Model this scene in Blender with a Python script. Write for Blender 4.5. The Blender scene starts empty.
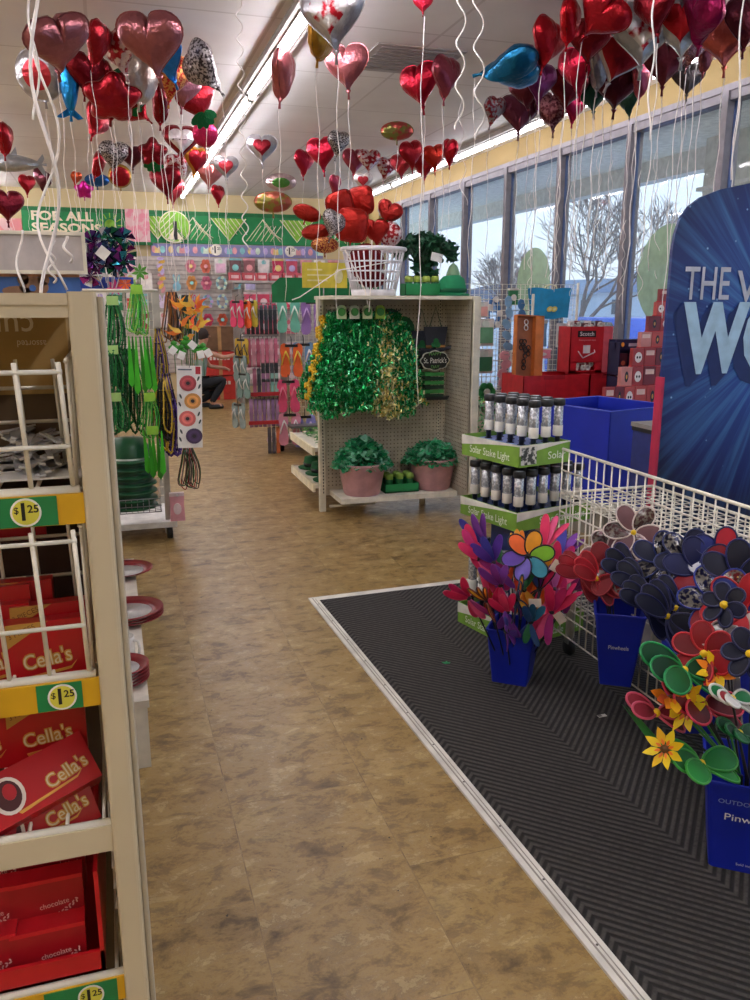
import bpy, math, random
from mathutils import Vector, Matrix, Euler
random.seed(7)
S = bpy.context.scene
COL = S.collection
PI = math.pi
# ---------------------------------------------------------------- camera
FOC, EYE = 820.0, 1.6
TH = math.atan(195/820); YAW = math.atan(268/math.hypot(820, 195))
FW = Vector((math.sin(YAW)*math.cos(TH), math.cos(YAW)*math.cos(TH), -math.sin(TH)))
RT = Vector((math.cos(YAW), -math.sin(YAW), 0)); UP = RT.cross(FW)
cam_d = bpy.data.cameras.new('camera'); cam = bpy.data.objects.new('camera', cam_d); COL.objects.link(cam)
cam_d.sensor_fit = 'VERTICAL'; cam_d.sensor_height = 36; cam_d.lens = 36*FOC/1000; cam_d.clip_start = .02; cam_d.clip_end = 500
mw = Matrix((RT, UP, -FW)).transposed().to_4x4(); mw.translation = (0, 0, EYE); cam.matrix_world = mw
S.camera = cam
def at(x, y, X=None, Y=None, Z=None):
    """point of the place seen at a pixel, on the plane X=, Y= or Z="""
    d = FW*FOC + RT*(x-375) - UP*(y-500)
    t = X/d.x if X is not None else Y/d.y if Y is not None else (Z-EYE)/d.z
    return Vector((0, 0, EYE)) + d*t
# ---------------------------------------------------------------- light and exposure
S.view_settings.view_transform = 'Standard'; S.view_settings.look = 'None'
S.view_settings.exposure = 2.38; S.view_settings.gamma = 1.0; S.view_settings.use_curve_mapping = False
SKY, TUBE = .40, 11.0
w = bpy.data.worlds.new('daylight'); S.world = w; w.use_nodes = True
nt = w.node_tree; bg = nt.nodes['Background']
tc = nt.nodes.new('ShaderNodeTexCoord'); sp = nt.nodes.new('ShaderNodeSeparateXYZ'); rp = nt.nodes.new('ShaderNodeValToRGB')
nt.links.new(tc.outputs['Generated'], sp.inputs[0]); nt.links.new(sp.outputs['Z'], rp.inputs[0]); nt.links.new(rp.outputs[0], bg.inputs[0])
rp.color_ramp.elements[0].position = 0; rp.color_ramp.elements[0].color = (.46, .54, .63, 1)
rp.color_ramp.elements[1].position = .5; rp.color_ramp.elements[1].color = (.28, .46, .75, 1)
e = rp.color_ramp.elements.new(.18); e.color = (.44, .57, .72, 1)
bg.inputs[1].default_value = SKY

# ---------------------------------------------------------------- materials
def lin(h):
    h = h.lstrip('#'); v = [int(h[i:i+2], 16)/255 for i in (0, 2, 4)]
    return tuple((c/12.92 if c <= .04045 else ((c+.055)/1.055)**2.4) for c in v)+(1,)
MC = {}
def M(h, rough=.5, metal=0, var=.12, scale=12, bump=0, alpha=1, em=0, trans=0, spec=.5, h2=None, pat=None):
    k = (h, rough, metal, var, scale, bump, alpha, em, trans, spec, h2, pat)
    if k in MC: return MC[k]
    m = bpy.data.materials.new('surface_'+h.strip('#')); m.use_nodes = True; n = m.node_tree; b = n.nodes['Principled BSDF']
    b.inputs['Roughness'].default_value = rough; b.inputs['Metallic'].default_value = metal
    b.inputs['Alpha'].default_value = alpha; b.inputs['Transmission Weight'].default_value = trans
    b.inputs['Specular IOR Level'].default_value = spec
    c = lin(h); t = n.nodes.new('ShaderNodeTexCoord')
    if pat in ('spots', 'scales'):
        no = n.nodes.new('ShaderNodeTexVoronoi'); no.inputs['Scale'].default_value = scale
        r = n.nodes.new('ShaderNodeValToRGB'); r.color_ramp.interpolation = 'CONSTANT' if pat == 'spots' else 'LINEAR'
        r.color_ramp.elements[0].color = lin(h2); r.color_ramp.elements[1].position = .36; r.color_ramp.elements[1].color = c
        n.links.new(no.outputs['Distance'], r.inputs[0])
    else:
        no = n.nodes.new('ShaderNodeTexNoise'); no.inputs['Scale'].default_value = scale; no.inputs['Detail'].default_value = 3
        r = n.nodes.new('ShaderNodeValToRGB')
        c2 = lin(h2) if h2 else c
        r.color_ramp.elements[0].position = .35 if not h2 else .46; r.color_ramp.elements[0].color = tuple(x*(1-var) for x in c[:3])+(1,)
        r.color_ramp.elements[1].position = .65 if not h2 else .54; r.color_ramp.elements[1].color = tuple(min(1, x*(1+var)) for x in c2[:3])+(1,)
        n.links.new(no.outputs['Fac'], r.inputs[0])
    n.links.new(t.outputs['Object'], no.inputs['Vector']); n.links.new(r.outputs[0], b.inputs['Base Color'])
    if em:
        b.inputs['Emission Color'].default_value = c; b.inputs['Emission Strength'].default_value = em
    if bump:
        nb = n.nodes.new('ShaderNodeTexNoise'); nb.inputs['Scale'].default_value = scale*1.5; nb.inputs['Detail'].default_value = 2
        bp = n.nodes.new('ShaderNodeBump'); bp.inputs['Strength'].default_value = bump; bp.inputs['Distance'].default_value = .02
        n.links.new(t.outputs['Object'], nb.inputs['Vector']); n.links.new(nb.outputs['Fac'], bp.inputs['Height']); n.links.new(bp.outputs[0], b.inputs['Normal'])
    MC[k] = m; return m
def foil(h, rough=.28, h2=None, scale=9, pat=None): return M(h, rough, .8, .1, scale, .35, h2=h2, pat=pat)

# ---------------------------------------------------------------- mesh builder
TXT = {}
def text_mesh(s, bold=0):
    if (s, bold) in TXT: return TXT[(s, bold)]
    c = bpy.data.curves.new('t', 'FONT'); c.body = s; c.size = 1; c.align_x = 'CENTER'; c.align_y = 'CENTER'; c.offset = bold; c.resolution_u = 3
    o = bpy.data.objects.new('t', c); COL.objects.link(o)
    me = o.evaluated_get(bpy.context.evaluated_depsgraph_get()).to_mesh()
    d = ([tuple(v.co) for v in me.vertices], [tuple(p.vertices) for p in me.polygons])
    o.to_mesh_clear(); bpy.data.objects.remove(o); bpy.data.curves.remove(c)
    TXT[(s, bold)] = d; return d
def FR(o, ax, ay):
    """frame at o with x along ax, y along ay"""
    ax = Vector(ax).normalized(); ay = Vector(ay); ay = (ay-ax*ay.dot(ax)).normalized(); az = ax.cross(ay)
    m = Matrix((ax, ay, az)).transposed().to_4x4(); m.translation = Vector(o); return m
def RZ(a): return Matrix.Rotation(a, 4, 'Z')
def RX(a): return Matrix.Rotation(a, 4, 'X')
def RY(a): return Matrix.Rotation(a, 4, 'Y')
def TR(*v): return Matrix.Translation(Vector(v if len(v) == 3 else v[0]))
class MB:
    def __init__(s): s.v = []; s.f = []; s.m = []; s.mats = []; s.sm = []
    def mi(s, m):
        if m not in s.mats: s.mats.append(m)
        return s.mats.index(m)
    def add(s, vs, fs, m, T=None, sm=False):
        b = len(s.v); s.v += [tuple(T @ Vector(p)) if T else tuple(p) for p in vs]; i = s.mi(m)
        for f in fs: s.f.append([b+q for q in f]); s.m.append(i); s.sm.append(sm)
        return s
    def box(s, x0, x1, y0, y1, z0, z1, m, T=None, bev=0):
        if bev:
            r = bev; pts = []
            for cx, cy, a0 in ((x1-r, y1-r, 0), (x0+r, y1-r, 1), (x0+r, y0+r, 2), (x1-r, y0+r, 3)):
                for k in range(4):
                    a = (a0+k/3)*PI/2; pts.append((cx+r*math.cos(a), cy+r*math.sin(a)))
            return s.prism(pts, z1-z0, m, (T or Matrix()) @ TR(0, 0, z0))
        v = [(x, y, z) for z in (z0, z1) for y in (y0, y1) for x in (x0, x1)]
        return s.add(v, [(0, 2, 3, 1), (4, 5, 7, 6), (0, 1, 5, 4), (2, 6, 7, 3), (0, 4, 6, 2), (1, 3, 7, 5)], m, T)
    def prism(s, pts, t, m, T=None, sm=False):
        n = len(pts)
        v = [(p[0], p[1], 0) for p in pts]+[(p[0], p[1], t) for p in pts]
        f = [tuple(reversed(range(n))), tuple(range(n, 2*n))]+[(i, (i+1) % n, n+(i+1) % n, n+i) for i in range(n)]
        return s.add(v, f, m, T, sm)
    def tube(s, P, r, m, n=6, T=None, cap=True):
        P = [Vector(p) for p in P]; v = []; f = []; L = len(P)
        rr = r if isinstance(r, (list, tuple)) else [r]*L
        t0 = (P[1]-P[0]).normalized(); a = t0.orthogonal().normalized()
        for i, p in enumerate(P):
            t = (P[min(i+1, L-1)]-P[max(i-1, 0)])
            t = t.normalized() if t.length > 1e-9 else t0
            a = (a-t*a.dot(t)); a = a.normalized() if a.length > 1e-6 else t.orthogonal().normalized(); b = t.cross(a)
            for k in range(n):
                an = 2*PI*k/n; v.append(p+(a*math.cos(an)+b*math.sin(an))*rr[i])
        for i in range(L-1):
            for k in range(n): f.append((i*n+k, i*n+(k+1) % n, (i+1)*n+(k+1) % n, (i+1)*n+k))
        if cap: f += [tuple(reversed(range(n))), tuple(range((L-1)*n, L*n))]
        return s.add(v, f, m, T, True)
    def lathe(s, prof, m, n=20, T=None, sm=True, sq=0):
        v = []; f = []
        for r, z in prof:
            for k in range(n):
                a = 2*PI*k/n; v.append((r*math.cos(a), r*math.sin(a), z))
        L = len(prof)
        for i in range(L-1):
            for k in range(n): f.append((i*n+k, i*n+(k+1) % n, (i+1)*n+(k+1) % n, (i+1)*n+k))
        if prof[0][0] > 1e-6: f.append(tuple(reversed(range(n))))
        if prof[-1][0] > 1e-6: f.append(tuple(range((L-1)*n, L*n)))
        return s.add(v, f, m, T, sm)
    def disc(s, rx, ry, t, m, T=None, n=20): return s.prism([(rx*math.cos(2*PI*k/n), ry*math.sin(2*PI*k/n)) for k in range(n)], t, m, T)
    def text(s, st, size, m, T, bold=0.0, fit=None):
        v, f = text_mesh(st, bold)
        if not v: return s
        wd = max(p[0] for p in v)-min(p[0] for p in v); k = size if not fit else fit/wd
        return s.add([(p[0]*k, p[1]*(size if fit else k), 0) for p in v], f, m, T)
    def build(s, name, parent=None, T=None, **kw):
        me = bpy.data.meshes.new(name); me.from_pydata(s.v, [], s.f)
        for m in s.mats: me.materials.append(m)
        me.polygons.foreach_set('material_index', s.m); me.polygons.foreach_set('use_smooth', s.sm); me.update()
        o = bpy.data.objects.new(name, me); COL.objects.link(o)
        if parent: o.parent = parent
        if T: o.matrix_local = T
        for k, q in kw.items(): o[k] = q
        return o
def thing(name, label, cat, loc=(0, 0, 0), rz=0, group=None, T=None):
    o = bpy.data.objects.new(name, None); COL.objects.link(o); o.empty_display_size = .05
    if T: o.matrix_local = T
    else: o.location = Vector(loc); o.rotation_euler = (0, 0, rz)
    o['label'] = label; o['category'] = cat
    if group: o['group'] = group
    return o
def tag(o, label, cat, group=None):
    o['label'] = label; o['category'] = cat
    if group: o['group'] = group
    return o
def copy_tree(o, parent=None, T=None):
    c = o.copy(); COL.objects.link(c)
    if parent: c.parent = parent
    if T is not None: c.matrix_local = T
    for ch in list(o.children): copy_tree(ch, c)
    return c
def inst(me, name, parent, T):
    o = bpy.data.objects.new(name, me); COL.objects.link(o); o.parent = parent; o.matrix_local = T; return o
def structure(mb, name, **kw):
    o = mb.build(name, **kw); o['kind'] = 'structure'; return o
def ordn(i): return ['first', 'second', 'third', 'fourth', 'fifth', 'sixth', 'seventh', 'eighth', 'ninth', 'tenth', 'eleventh', 'twelfth', 'thirteenth', 'fourteenth', 'fifteenth', 'sixteenth'][i]
CREAM = M('#d9d2bd', .45); WIRE = M('#e6dfce', .4, .1); WHITE = M('#e8e6e2', .5); BLACK = M('#141414', .5)
STEEL = M('#9a9a98', .35, .8); RIBBON = M('#efe6df', .45); PLASTIC_BLUE = M('#0c1ea0', .4)

# ================================================================ THE ROOM
CZ, WX, BY, LX, FY = 3.5, 4.75, 15.5, -7.0, -3.5
def node_mat(name):
    m = bpy.data.materials.new(name); m.use_nodes = True; n = m.node_tree
    return m, n, n.nodes['Principled BSDF'], n.nodes.new('ShaderNodeTexCoord')
def ramp(n, src, stops, interp='LINEAR'):
    r = n.nodes.new('ShaderNodeValToRGB'); r.color_ramp.interpolation = interp; el = r.color_ramp.elements
    while len(el) < len(stops): el.new(.5)
    for q, (p, c) in zip(el, stops): q.position = p; q.color = lin(c) if isinstance(c, str) else (c, c, c, 1)
    n.links.new(src, r.inputs[0]); return r.outputs[0]
def mix(n, a, b, fac, mode='MIX'):
    x = n.nodes.new('ShaderNodeMix'); x.data_type = 'RGBA'; x.blend_type = mode
    for i, val in ((6, a), (7, b), (0, fac)):
        if hasattr(val, 'links'): n.links.new(val, x.inputs[i])
        elif isinstance(val, str): x.inputs[i].default_value = lin(val)
        else: x.inputs[i].default_value = val
    return x.outputs[2]
def noise(n, vec, scale, detail=4, dist=0, rough=.6):
    q = n.nodes.new('ShaderNodeTexNoise'); q.inputs['Scale'].default_value = scale; q.inputs['Detail'].default_value = detail
    q.inputs['Distortion'].default_value = dist; q.inputs['Roughness'].default_value = rough; n.links.new(vec, q.inputs['Vector']); return q.outputs['Fac']
# floor: stone pattern vinyl tiles
fm, n, b, t = node_mat('vinyl_stone_tile')
mp = n.nodes.new('ShaderNodeMapping'); mp.inputs['Scale'].default_value = (1, 1, 1); mp.inputs['Location'].default_value = (.58, .19, 0)
mp.inputs['Rotation'].default_value = (0, 0, PI/2)
n.links.new(t.outputs['Object'], mp.inputs['Vector'])
br = n.nodes.new('ShaderNodeTexBrick'); n.links.new(mp.outputs[0], br.inputs['Vector'])
br.inputs['Scale'].default_value = 1; br.inputs['Brick Width'].default_value = .92; br.inputs['Row Height'].default_value = .46; br.inputs['Mortar Size'].default_value = .0022; br.inputs['Mortar Smooth'].default_value = .4
br.inputs['Color1'].default_value = (0, 0, 0, 1); br.inputs['Color2'].default_value = (1, 1, 1, 1); br.offset = .5
st = n.nodes.new('ShaderNodeMapping'); st.inputs['Scale'].default_value = (1.0, 1.45, 1); n.links.new(t.outputs['Object'], st.inputs['Vector'])
off = n.nodes.new('ShaderNodeVectorMath'); off.operation = 'MULTIPLY_ADD'; off.inputs[1].default_value = (5, 3, 0)
n.links.new(br.outputs['Color'], off.inputs[0]); n.links.new(st.outputs[0], off.inputs[2])
n1 = noise(n, off.outputs[0], 2.8, 10, .25, .72); n2 = noise(n, off.outputs[0], 8.5, 12, .35, .76)
c1 = ramp(n, n1, [(.34, '#5f4a2d'), (.43, '#7c623b'), (.47, '#927547'), (.52, '#a08350'), (.57, '#967c52'), (.6, '#b59b66'), (.68, '#a88e5c')])
c2 = ramp(n, n2, [(.34, '#43341f'), (.43, '#6f5733'), (.475, '#94773f'), (.53, '#a88b55'), (.56, '#8f764e'), (.6, '#c4ac78'), (.68, '#b0965f')])
cc = mix(n, c1, c2, .55)
ca = mix(n, cc, '#5a4a34', ramp(n, br.outputs['Fac'], [(.0, 0.0), (1, .3)]))
sc = ramp(n, noise(n, t.outputs['Object'], 34, 2), [(.735, 0.0), (.75, .85)])
ca = mix(n, ca, '#1d1814', sc)
n.links.new(ca, b.inputs['Base Color'])
n.links.new(ramp(n, n2, [(.3, .42), (.7, .3)]), b.inputs['Roughness'])
bp = n.nodes.new('ShaderNodeBump'); bp.inputs['Strength'].default_value = .12; bp.inputs['Distance'].default_value = .01; n.links.new(n2, bp.inputs['Height']); n.links.new(bp.outputs[0], b.inputs['Normal'])
structure(MB().box(LX, WX+.12, FY, BY+.1, -.12, 0, fm), 'floor')
# ceiling: lay-in tiles
cm, n, b, t = node_mat('ceiling_tile')
br = n.nodes.new('ShaderNodeTexBrick'); n.links.new(t.outputs['Object'], br.inputs['Vector']); br.offset = 0
br.inputs['Scale'].default_value = 1; br.inputs['Brick Width'].default_value = 1.22; br.inputs['Row Height'].default_value = 1.22; br.inputs['Mortar Size'].default_value = .012
br.inputs['Color1'].default_value = lin('#e9e5e0'); br.inputs['Color2'].default_value = lin('#e3deda'); br.inputs['Mortar'].default_value = lin('#cfc8c2')
n.links.new(mix(n, br.outputs['Color'], '#cfc8c3', ramp(n, noise(n, t.outputs['Object'], 1.3, 3), [(.4, 0.0), (.8, .5)])), b.inputs['Base Color']); b.inputs['Roughness'].default_value = .9
structure(MB().box(LX, WX+.12, FY, BY+.1, CZ, CZ+.1, cm), 'ceiling')
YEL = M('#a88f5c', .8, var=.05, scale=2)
structure(MB().box(LX, WX, BY, BY+.12, 0, CZ, M('#d2bf92', .8, var=.05, scale=2)), 'wall_back')
structure(MB().box(LX-.12, LX, FY, BY, 0, CZ, M('#c9b98a', .8)), 'wall_left')
structure(MB().box(LX, WX, FY-.12, FY, 0, CZ, M('#c9b98a', .8)), 'wall_front')
HEAD, SILL = 3.22, .45
MUL = [13.42+1.27*k for k in range(1, -14, -1)]   # 14.69 .. -3.1
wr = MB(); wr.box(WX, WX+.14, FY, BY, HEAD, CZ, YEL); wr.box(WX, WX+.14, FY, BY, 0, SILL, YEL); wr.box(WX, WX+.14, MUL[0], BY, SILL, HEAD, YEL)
structure(wr, 'wall_right')
FRM = M('#857f84', .45, .3); FRB = M('#5a6c96', .3, .5); GLASS = M('#dfe9ea', .02, 0, 0, trans=0, alpha=.1, spec=1.0)
for i in range(len(MUL)-1):
    y1, y0 = MUL[i], MUL[i+1]
    root = structure(MB().box(WX-.035, WX+.1, y0-.035, y0+.035, SILL, HEAD, FRM).box(WX-.02, WX+.1, y0+.035, y1-.035, HEAD-.07, HEAD, FRM)
        .box(WX-.02, WX+.1, y0+.035, y1-.035, SILL, SILL+.08, FRM), 'window_%d' % (i+1))
    MB().box(WX+.03, WX+.06, y0+.035, y0+.045, SILL+.08, HEAD-.07, FRB).box(WX+.03, WX+.06, y1-.045, y1-.035, SILL+.08, HEAD-.07, FRB).build('glazing_bead', root)
    MB().box(WX+.045, WX+.051, y0+.05, y1-.05, SILL+.05, HEAD-.04, GLASS).build('pane', root)
structure(MB().box(WX-.03, WX, FY, MUL[0], HEAD, HEAD+.05, FRM), 'trim_1')
# entry mat and its metal edge
rm, n, b, t = node_mat('ribbed_mat')
sx = n.nodes.new('ShaderNodeSeparateXYZ'); n.links.new(t.outputs['Object'], sx.inputs[0])
def mth(op, a, c=None):
    q = n.nodes.new('ShaderNodeMath'); q.operation = op
    for i, val in enumerate((a, c)):
        if val is None: continue
        if hasattr(val, 'links'): n.links.new(val, q.inputs[i])
        else: q.inputs[i].default_value = val
    return q.outputs[0]
pp = mth('PINGPONG', mth('ADD', sx.outputs[0], 10.0), .42)
ph = mth('MULTIPLY', mth('ADD', mth('MULTIPLY', pp, 1.0), sx.outputs[1]), 2*PI/.034)
si = mth('ADD', mth('MULTIPLY', mth('SINE', ph), .5), .5)
n.links.new(mix(n, ramp(n, si, [(.25, '#1b1917'), (.8, '#4b4743')]), '#2a2725', ramp(n, noise(n, t.outputs['Object'], 60, 2), [(.4, 0.0), (.7, .6)])), b.inputs['Base Color']); b.inputs['Roughness'].default_value = .95
bp = n.nodes.new('ShaderNodeBump'); bp.inputs['Strength'].default_value = .6; bp.inputs['Distance'].default_value = .004; n.links.new(si, bp.inputs['Height']); n.links.new(bp.outputs[0], b.inputs['Normal'])
mat_root = thing('entrance_mat', 'dark ribbed entrance mat with a pale metal edge strip on the floor', 'mat', (.955, 4.235, 0), math.radians(2))
MB().box(.045, 3.58, -6.5, -.045, 0, .008, rm).build('mat_field', mat_root)
EDG = M('#dedad0', .4, .0, var=.15, scale=8)
e = MB()
for x0, x1, y0, y1 in ((0, .05, -6.5, 0), (.05, 3.58, -.05, 0)): e.box(x0, x1, y0, y1, 0, .010, EDG)
for x0, x1, y0, y1 in ((.018, .022, -6.5, -.02), (.032, .034, -6.5, -.03)): e.box(x0, x1, y0, y1, .010, .0125, M('#a39d92', .4, .3))
for k in range(24): e.lathe([(.004, .0125), (.003, .014)], M('#6d6860', .3, .6), 8, TR(.027, -.12-k*.26, 0))
e.build('edge_strip', mat_root)
# ceiling lights
EM = M('#f6f4ff', .5, em=TUBE); EMW = M('#f6f4fe', .5, em=TUBE*.45)
def strip(x, y, lab, L=2.4, em=None):
    r = thing('ceiling_light', lab, 'ceiling light', (x, y, CZ), 0, 'fluorescent strip lights on the ceiling')
    MB().box(-.09, .09, -L/2, L/2, -.05, 0, M('#8d867e', .6)).box(-.05, .05, -L/2, L/2, -.06, -.05, M('#8a847c', .6)).build('fixture_body', r)
    MB().tube([(0, -L/2+.04, -.085), (0, L/2-.04, -.085)], .019, em or EM, 10).build('tube', r)
    for yy in (-L/2+.02, 0, L/2-.02): MB().box(-.028, .028, yy-.02, yy+.02, -.11, -.05, M('#d8d2c8', .5)).build('lamp_holder', r)
for k in range(8):
    y = 14.1-2.44*k
    strip(1.37, y, 'fluorescent strip light above the main aisle, %s from the back wall' % ordn(k))
    if y > -3: strip(4.38, y, 'fluorescent strip light along the windows, %s from the back wall' % ordn(k), em=EMW)
    strip(-1.7, y, 'fluorescent strip light on the ceiling left of the aisle, %s from the back wall' % ordn(k))
    strip(-4.8, y, 'fluorescent strip light near the left wall, %s from the back wall' % ordn(k))
r = thing('ceiling_vent', 'square grey air vent set flush in the ceiling right of the aisle', 'vent', (2.42, 6.75, CZ))
MB().box(-.36, .36, -.36, .36, -.008, 0, M('#a59d98', .6)).build('frame', r)
s = MB()
for k in range(9): s.box(-.31, .31, -.3+k*.07, -.27+k*.07, -.014, -.008, M('#918a86', .6))
s.build('louvre', r)
# ================================================================ OUTSIDE THE WINDOWS
structure(MB().box(WX+.14, 130, -30, 220, -.3, -.1, M('#c9ccce', .9, scale=.5)), 'ground_outside')
cn = MB(); cn.box(WX+.14, 7.0, -6, 26, 3.42, 3.6, M('#e4ebe4', .8)); cn.box(6.85, 7.05, -6, 26, 3.17, 3.62, M('#d9ded9', .8))
structure(cn, 'canopy_outside')
structure(MB().box(6.55, 7.35, 4.6, 8.3, -.1, 3.42, M('#c9cfc6', .85)).box(6.5, 7.4, 4.55, 8.35, 2.86, 2.9, M('#d8dcd8', .7)), 'column_outside')
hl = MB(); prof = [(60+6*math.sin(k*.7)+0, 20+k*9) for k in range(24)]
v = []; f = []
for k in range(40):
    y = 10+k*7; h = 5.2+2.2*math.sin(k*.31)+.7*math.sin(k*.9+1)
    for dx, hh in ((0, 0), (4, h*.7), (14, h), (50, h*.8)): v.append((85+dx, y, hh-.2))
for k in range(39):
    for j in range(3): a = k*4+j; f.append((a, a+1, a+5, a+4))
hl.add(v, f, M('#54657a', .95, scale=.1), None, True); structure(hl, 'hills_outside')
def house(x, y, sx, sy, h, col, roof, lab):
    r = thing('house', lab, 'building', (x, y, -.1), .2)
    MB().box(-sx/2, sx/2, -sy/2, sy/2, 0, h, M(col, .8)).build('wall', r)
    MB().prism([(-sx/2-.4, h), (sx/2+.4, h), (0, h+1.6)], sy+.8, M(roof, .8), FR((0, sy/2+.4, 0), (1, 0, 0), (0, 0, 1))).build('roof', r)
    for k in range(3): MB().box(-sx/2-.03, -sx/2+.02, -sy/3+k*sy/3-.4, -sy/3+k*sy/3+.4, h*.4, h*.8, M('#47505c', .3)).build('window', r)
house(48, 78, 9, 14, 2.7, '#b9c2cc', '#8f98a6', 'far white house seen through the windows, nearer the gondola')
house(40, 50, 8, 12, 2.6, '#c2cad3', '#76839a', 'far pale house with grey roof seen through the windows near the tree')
# bare tree
def bare_tree(loc, lab, seed, H=1.0):
    random.seed(seed); root = thing('bare_tree', lab, 'tree', loc); bark = M('#6a5c5a', .9); tr = MB(); br = MB()
    def grow(p, d, L, r, dep):
        P = [p]; q = p.copy(); dd = d.copy()
        for k in range(3):
            dd = (dd+Vector((random.gauss(0, .12), random.gauss(0, .12), random.gauss(.05, .08)))).normalized(); q = q+dd*L/3; P.append(q.copy())
        (tr if dep == 0 else br).tube(P, [r, r*.88, r*.76, r*.66], bark, 4 if dep > 1 else 7, cap=False)
        if dep >= 7: return
        nb = 3 if dep < 6 else 2
        for k in range(nb):
            ax = dd.orthogonal().normalized(); ax = Matrix.Rotation(random.uniform(0, 2*PI), 3, dd) @ ax
            nd = (Matrix.Rotation(random.uniform(.25, .75), 3, ax) @ dd); nd.z = nd.z*.8+.12
            grow(P[-1] if k else P[2], nd.normalized(), L*random.uniform(.68, .86), max(r*.6, .008), dep+1)
    grow(Vector((0, 0, 0)), Vector((0, 0, 1)), 1.35*H, .10*H, 0)
    tr.build('trunk', root); br.build('branches', root)
bare_tree((12.5, 20.6, -.1), 'bare leafless tree outside the middle windows', 3, 1.12)
bare_tree((16.5, 33.0, -.1), 'smaller bare tree farther off outside the left windows', 8, 1.0)
# car outside
def car(loc, rz, lab):
    r = thing('car', lab, 'car', loc, rz); bl = M('#2a62d8', .2, .2)
    side = [(-2.1, .35), (-2.15, .75), (-1.9, .95), (-1.2, 1.02), (-.6, 1.45), (.7, 1.48), (1.35, 1.05), (2.0, .92), (2.15, .6), (2.1, .35)]
    MB().prism(side, 1.7, bl, FR((0, .85, 0), (1, 0, 0), (0, 0, 1)), True).build('body', r)
    g = M('#26323f', .1)
    MB().prism([(-1.05, 1.03), (-.55, 1.4), (.62, 1.42), (1.15, 1.05)], 1.72, g, FR((0, .86, 0), (1, 0, 0), (0, 0, 1))).build('side_windows', r)
    for sx in (-1.35, 1.35):
        for sy in (-.86, .68): MB().lathe([(.1, 0), (.33, .0), (.34, .09), (.33, .18), (.1, .18)], BLACK, 20, TR(sx, sy+.18, .33) @ RX(PI/2)).build('wheel', r)
car((9.4, 13.4, -.1), 1.5, 'bright blue car parked outside the window behind the boxed candies')
# round green stickers on the glass, seen from the back
STK = M('#9dbb98', .6, alpha=.7)
def sticker(y, z, r_, lab):
    o = MB().disc(r_, r_*1.0, .004, STK, FR((WX+.035, y, z), (0, 1, 0), (0, 0, 1)), 40); s = o.build('window_decal', tag and None)
    tag(s, lab, 'decal')
sticker(8.93, 1.85, .40, 'pale green round decal stuck on the window behind the blue tote bag')
sticker(6.45, 1.86, .44, 'pale green round decal stuck on the window beside the blue standee')

# ================================================================ BACK WALL
YB = BY-.01
def wfr(x, z, y=YB): return FR((x, y, z), (1, 0, 0), (0, 0, 1))     # a frame facing the room
GRN = M('#1f8a4c', .6, var=.06); GRD = M('#17703c', .6); LIM = M('#8cc63f', .6); IVO = M('#f0e6c8', .6)
r = thing('wall_banner', 'green wall banner reading FOR ALL SEASONS with striped lime diamonds on the back wall', 'banner', (0, YB, 0))
MB().box(-1.25, 4.7, -.03, 0, 2.66, 3.2, GRN).box(-1.25, 4.7, -.04, -.03, 3.13, 3.2, GRD).build('board', r)
s = MB(); zc, hh = 2.91, .19
for k in range(9):
    x0 = .62+k*.62
    if x0 > 4.4: break
    up = k % 2
    tri = [(x0, zc-hh), (x0+.6, zc-hh), (x0+.3, zc+hh)] if up else [(x0, zc+hh), (x0+.3, zc-hh), (x0+.6, zc+hh)]
    s.prism(tri, .004, LIM if not up else M('#2f9a4e', .6), FR((0, -.034, 0), (1, 0, 0), (0, 0, 1)))
    for j in range(5):
        a = .06+j*.1; d = 1 if up else -1
        xa, xb = x0+a*.9+.02, min(x0+a*.9+.32, x0+.6)
        z0 = zc-hh if d > 0 else zc+hh
        s.tube([(xa, -.04, z0), (xa+.2, -.04, z0+d*.27)], .009, IVO, 4)
for k in range(7):
    x0 = .62+k*.62
    s.tube([(x0, -.042, zc+hh*(-1 if k % 2 else 1)), (x0+.31, -.042, zc+hh*(1 if k % 2 else -1)), (x0+.62, -.042, zc+hh*(-1 if k % 2 else 1))], .012, IVO, 4)
    if k % 2:
        for j in range(5): s.tube([(x0+.31+.05*j, -.04, zc+hh*(.9-.3*j)), (x0+.45+.05*j, -.04, zc+hh*(-.3-.12*j))], .008, IVO, 4)
s.build('diamond_pattern', r)
MB().text('FOR ALL', .2, IVO, wfr(-.62, 3.05, -.042), .035, fit=.98).text('SEASONS', .2, IVO, wfr(-.55, 2.86, -.042), .035, fit=1.12).build('lettering', r)
s = MB(); s.lathe([(.075, 0), (.095, .005)], LIM, 20, wfr(.15, 2.93, -.045))
for k in range(12):
    a = k*PI/6; s.tube([(.15+.12*math.cos(a), -.045, 2.93+.12*math.sin(a)), (.15+.2*math.cos(a), -.045, 2.93+.2*math.sin(a))], .012, LIM, 4)
s.build('sun_symbol', r)
r = thing('round_logo_sign', 'round lime and green striped sign with a black 1 on the back wall banner', 'sign', (1.22, YB-.06, 2.93))
s = MB(); s.disc(.27, .27, .02, IVO, wfr(0, 0, 0), 40).disc(.25, .25, .022, M('#8ac53e', .6), wfr(0, 0, -.002), 40)
s.build('disc', r); s = MB()
for k in range(-3, 4):
    x = k*.07; L = math.sqrt(max(0, .24**2-x*x*1.0))
    s.box(-L, L*.1 if k < 2 else L, -.007, .007, 0, .002, IVO, wfr(0, 0, -.026) @ RZ(PI/4) @ TR(0, x, 0))
for k in range(4): s.box(.0, .22-.02*k, -.007, .007, 0, .002, GRD, wfr(.03, -.03-k*.035, -.028) @ RZ(-PI/4))
s.prism([(-.14, -.21), (.14, -.21), (0, -.02)], .003, IVO, wfr(0, 0, -.03)).build('stripes', r)
MB().text('1', .42, BLACK, wfr(.01, -.08, -.036), .03).build('numeral', r)
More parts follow.
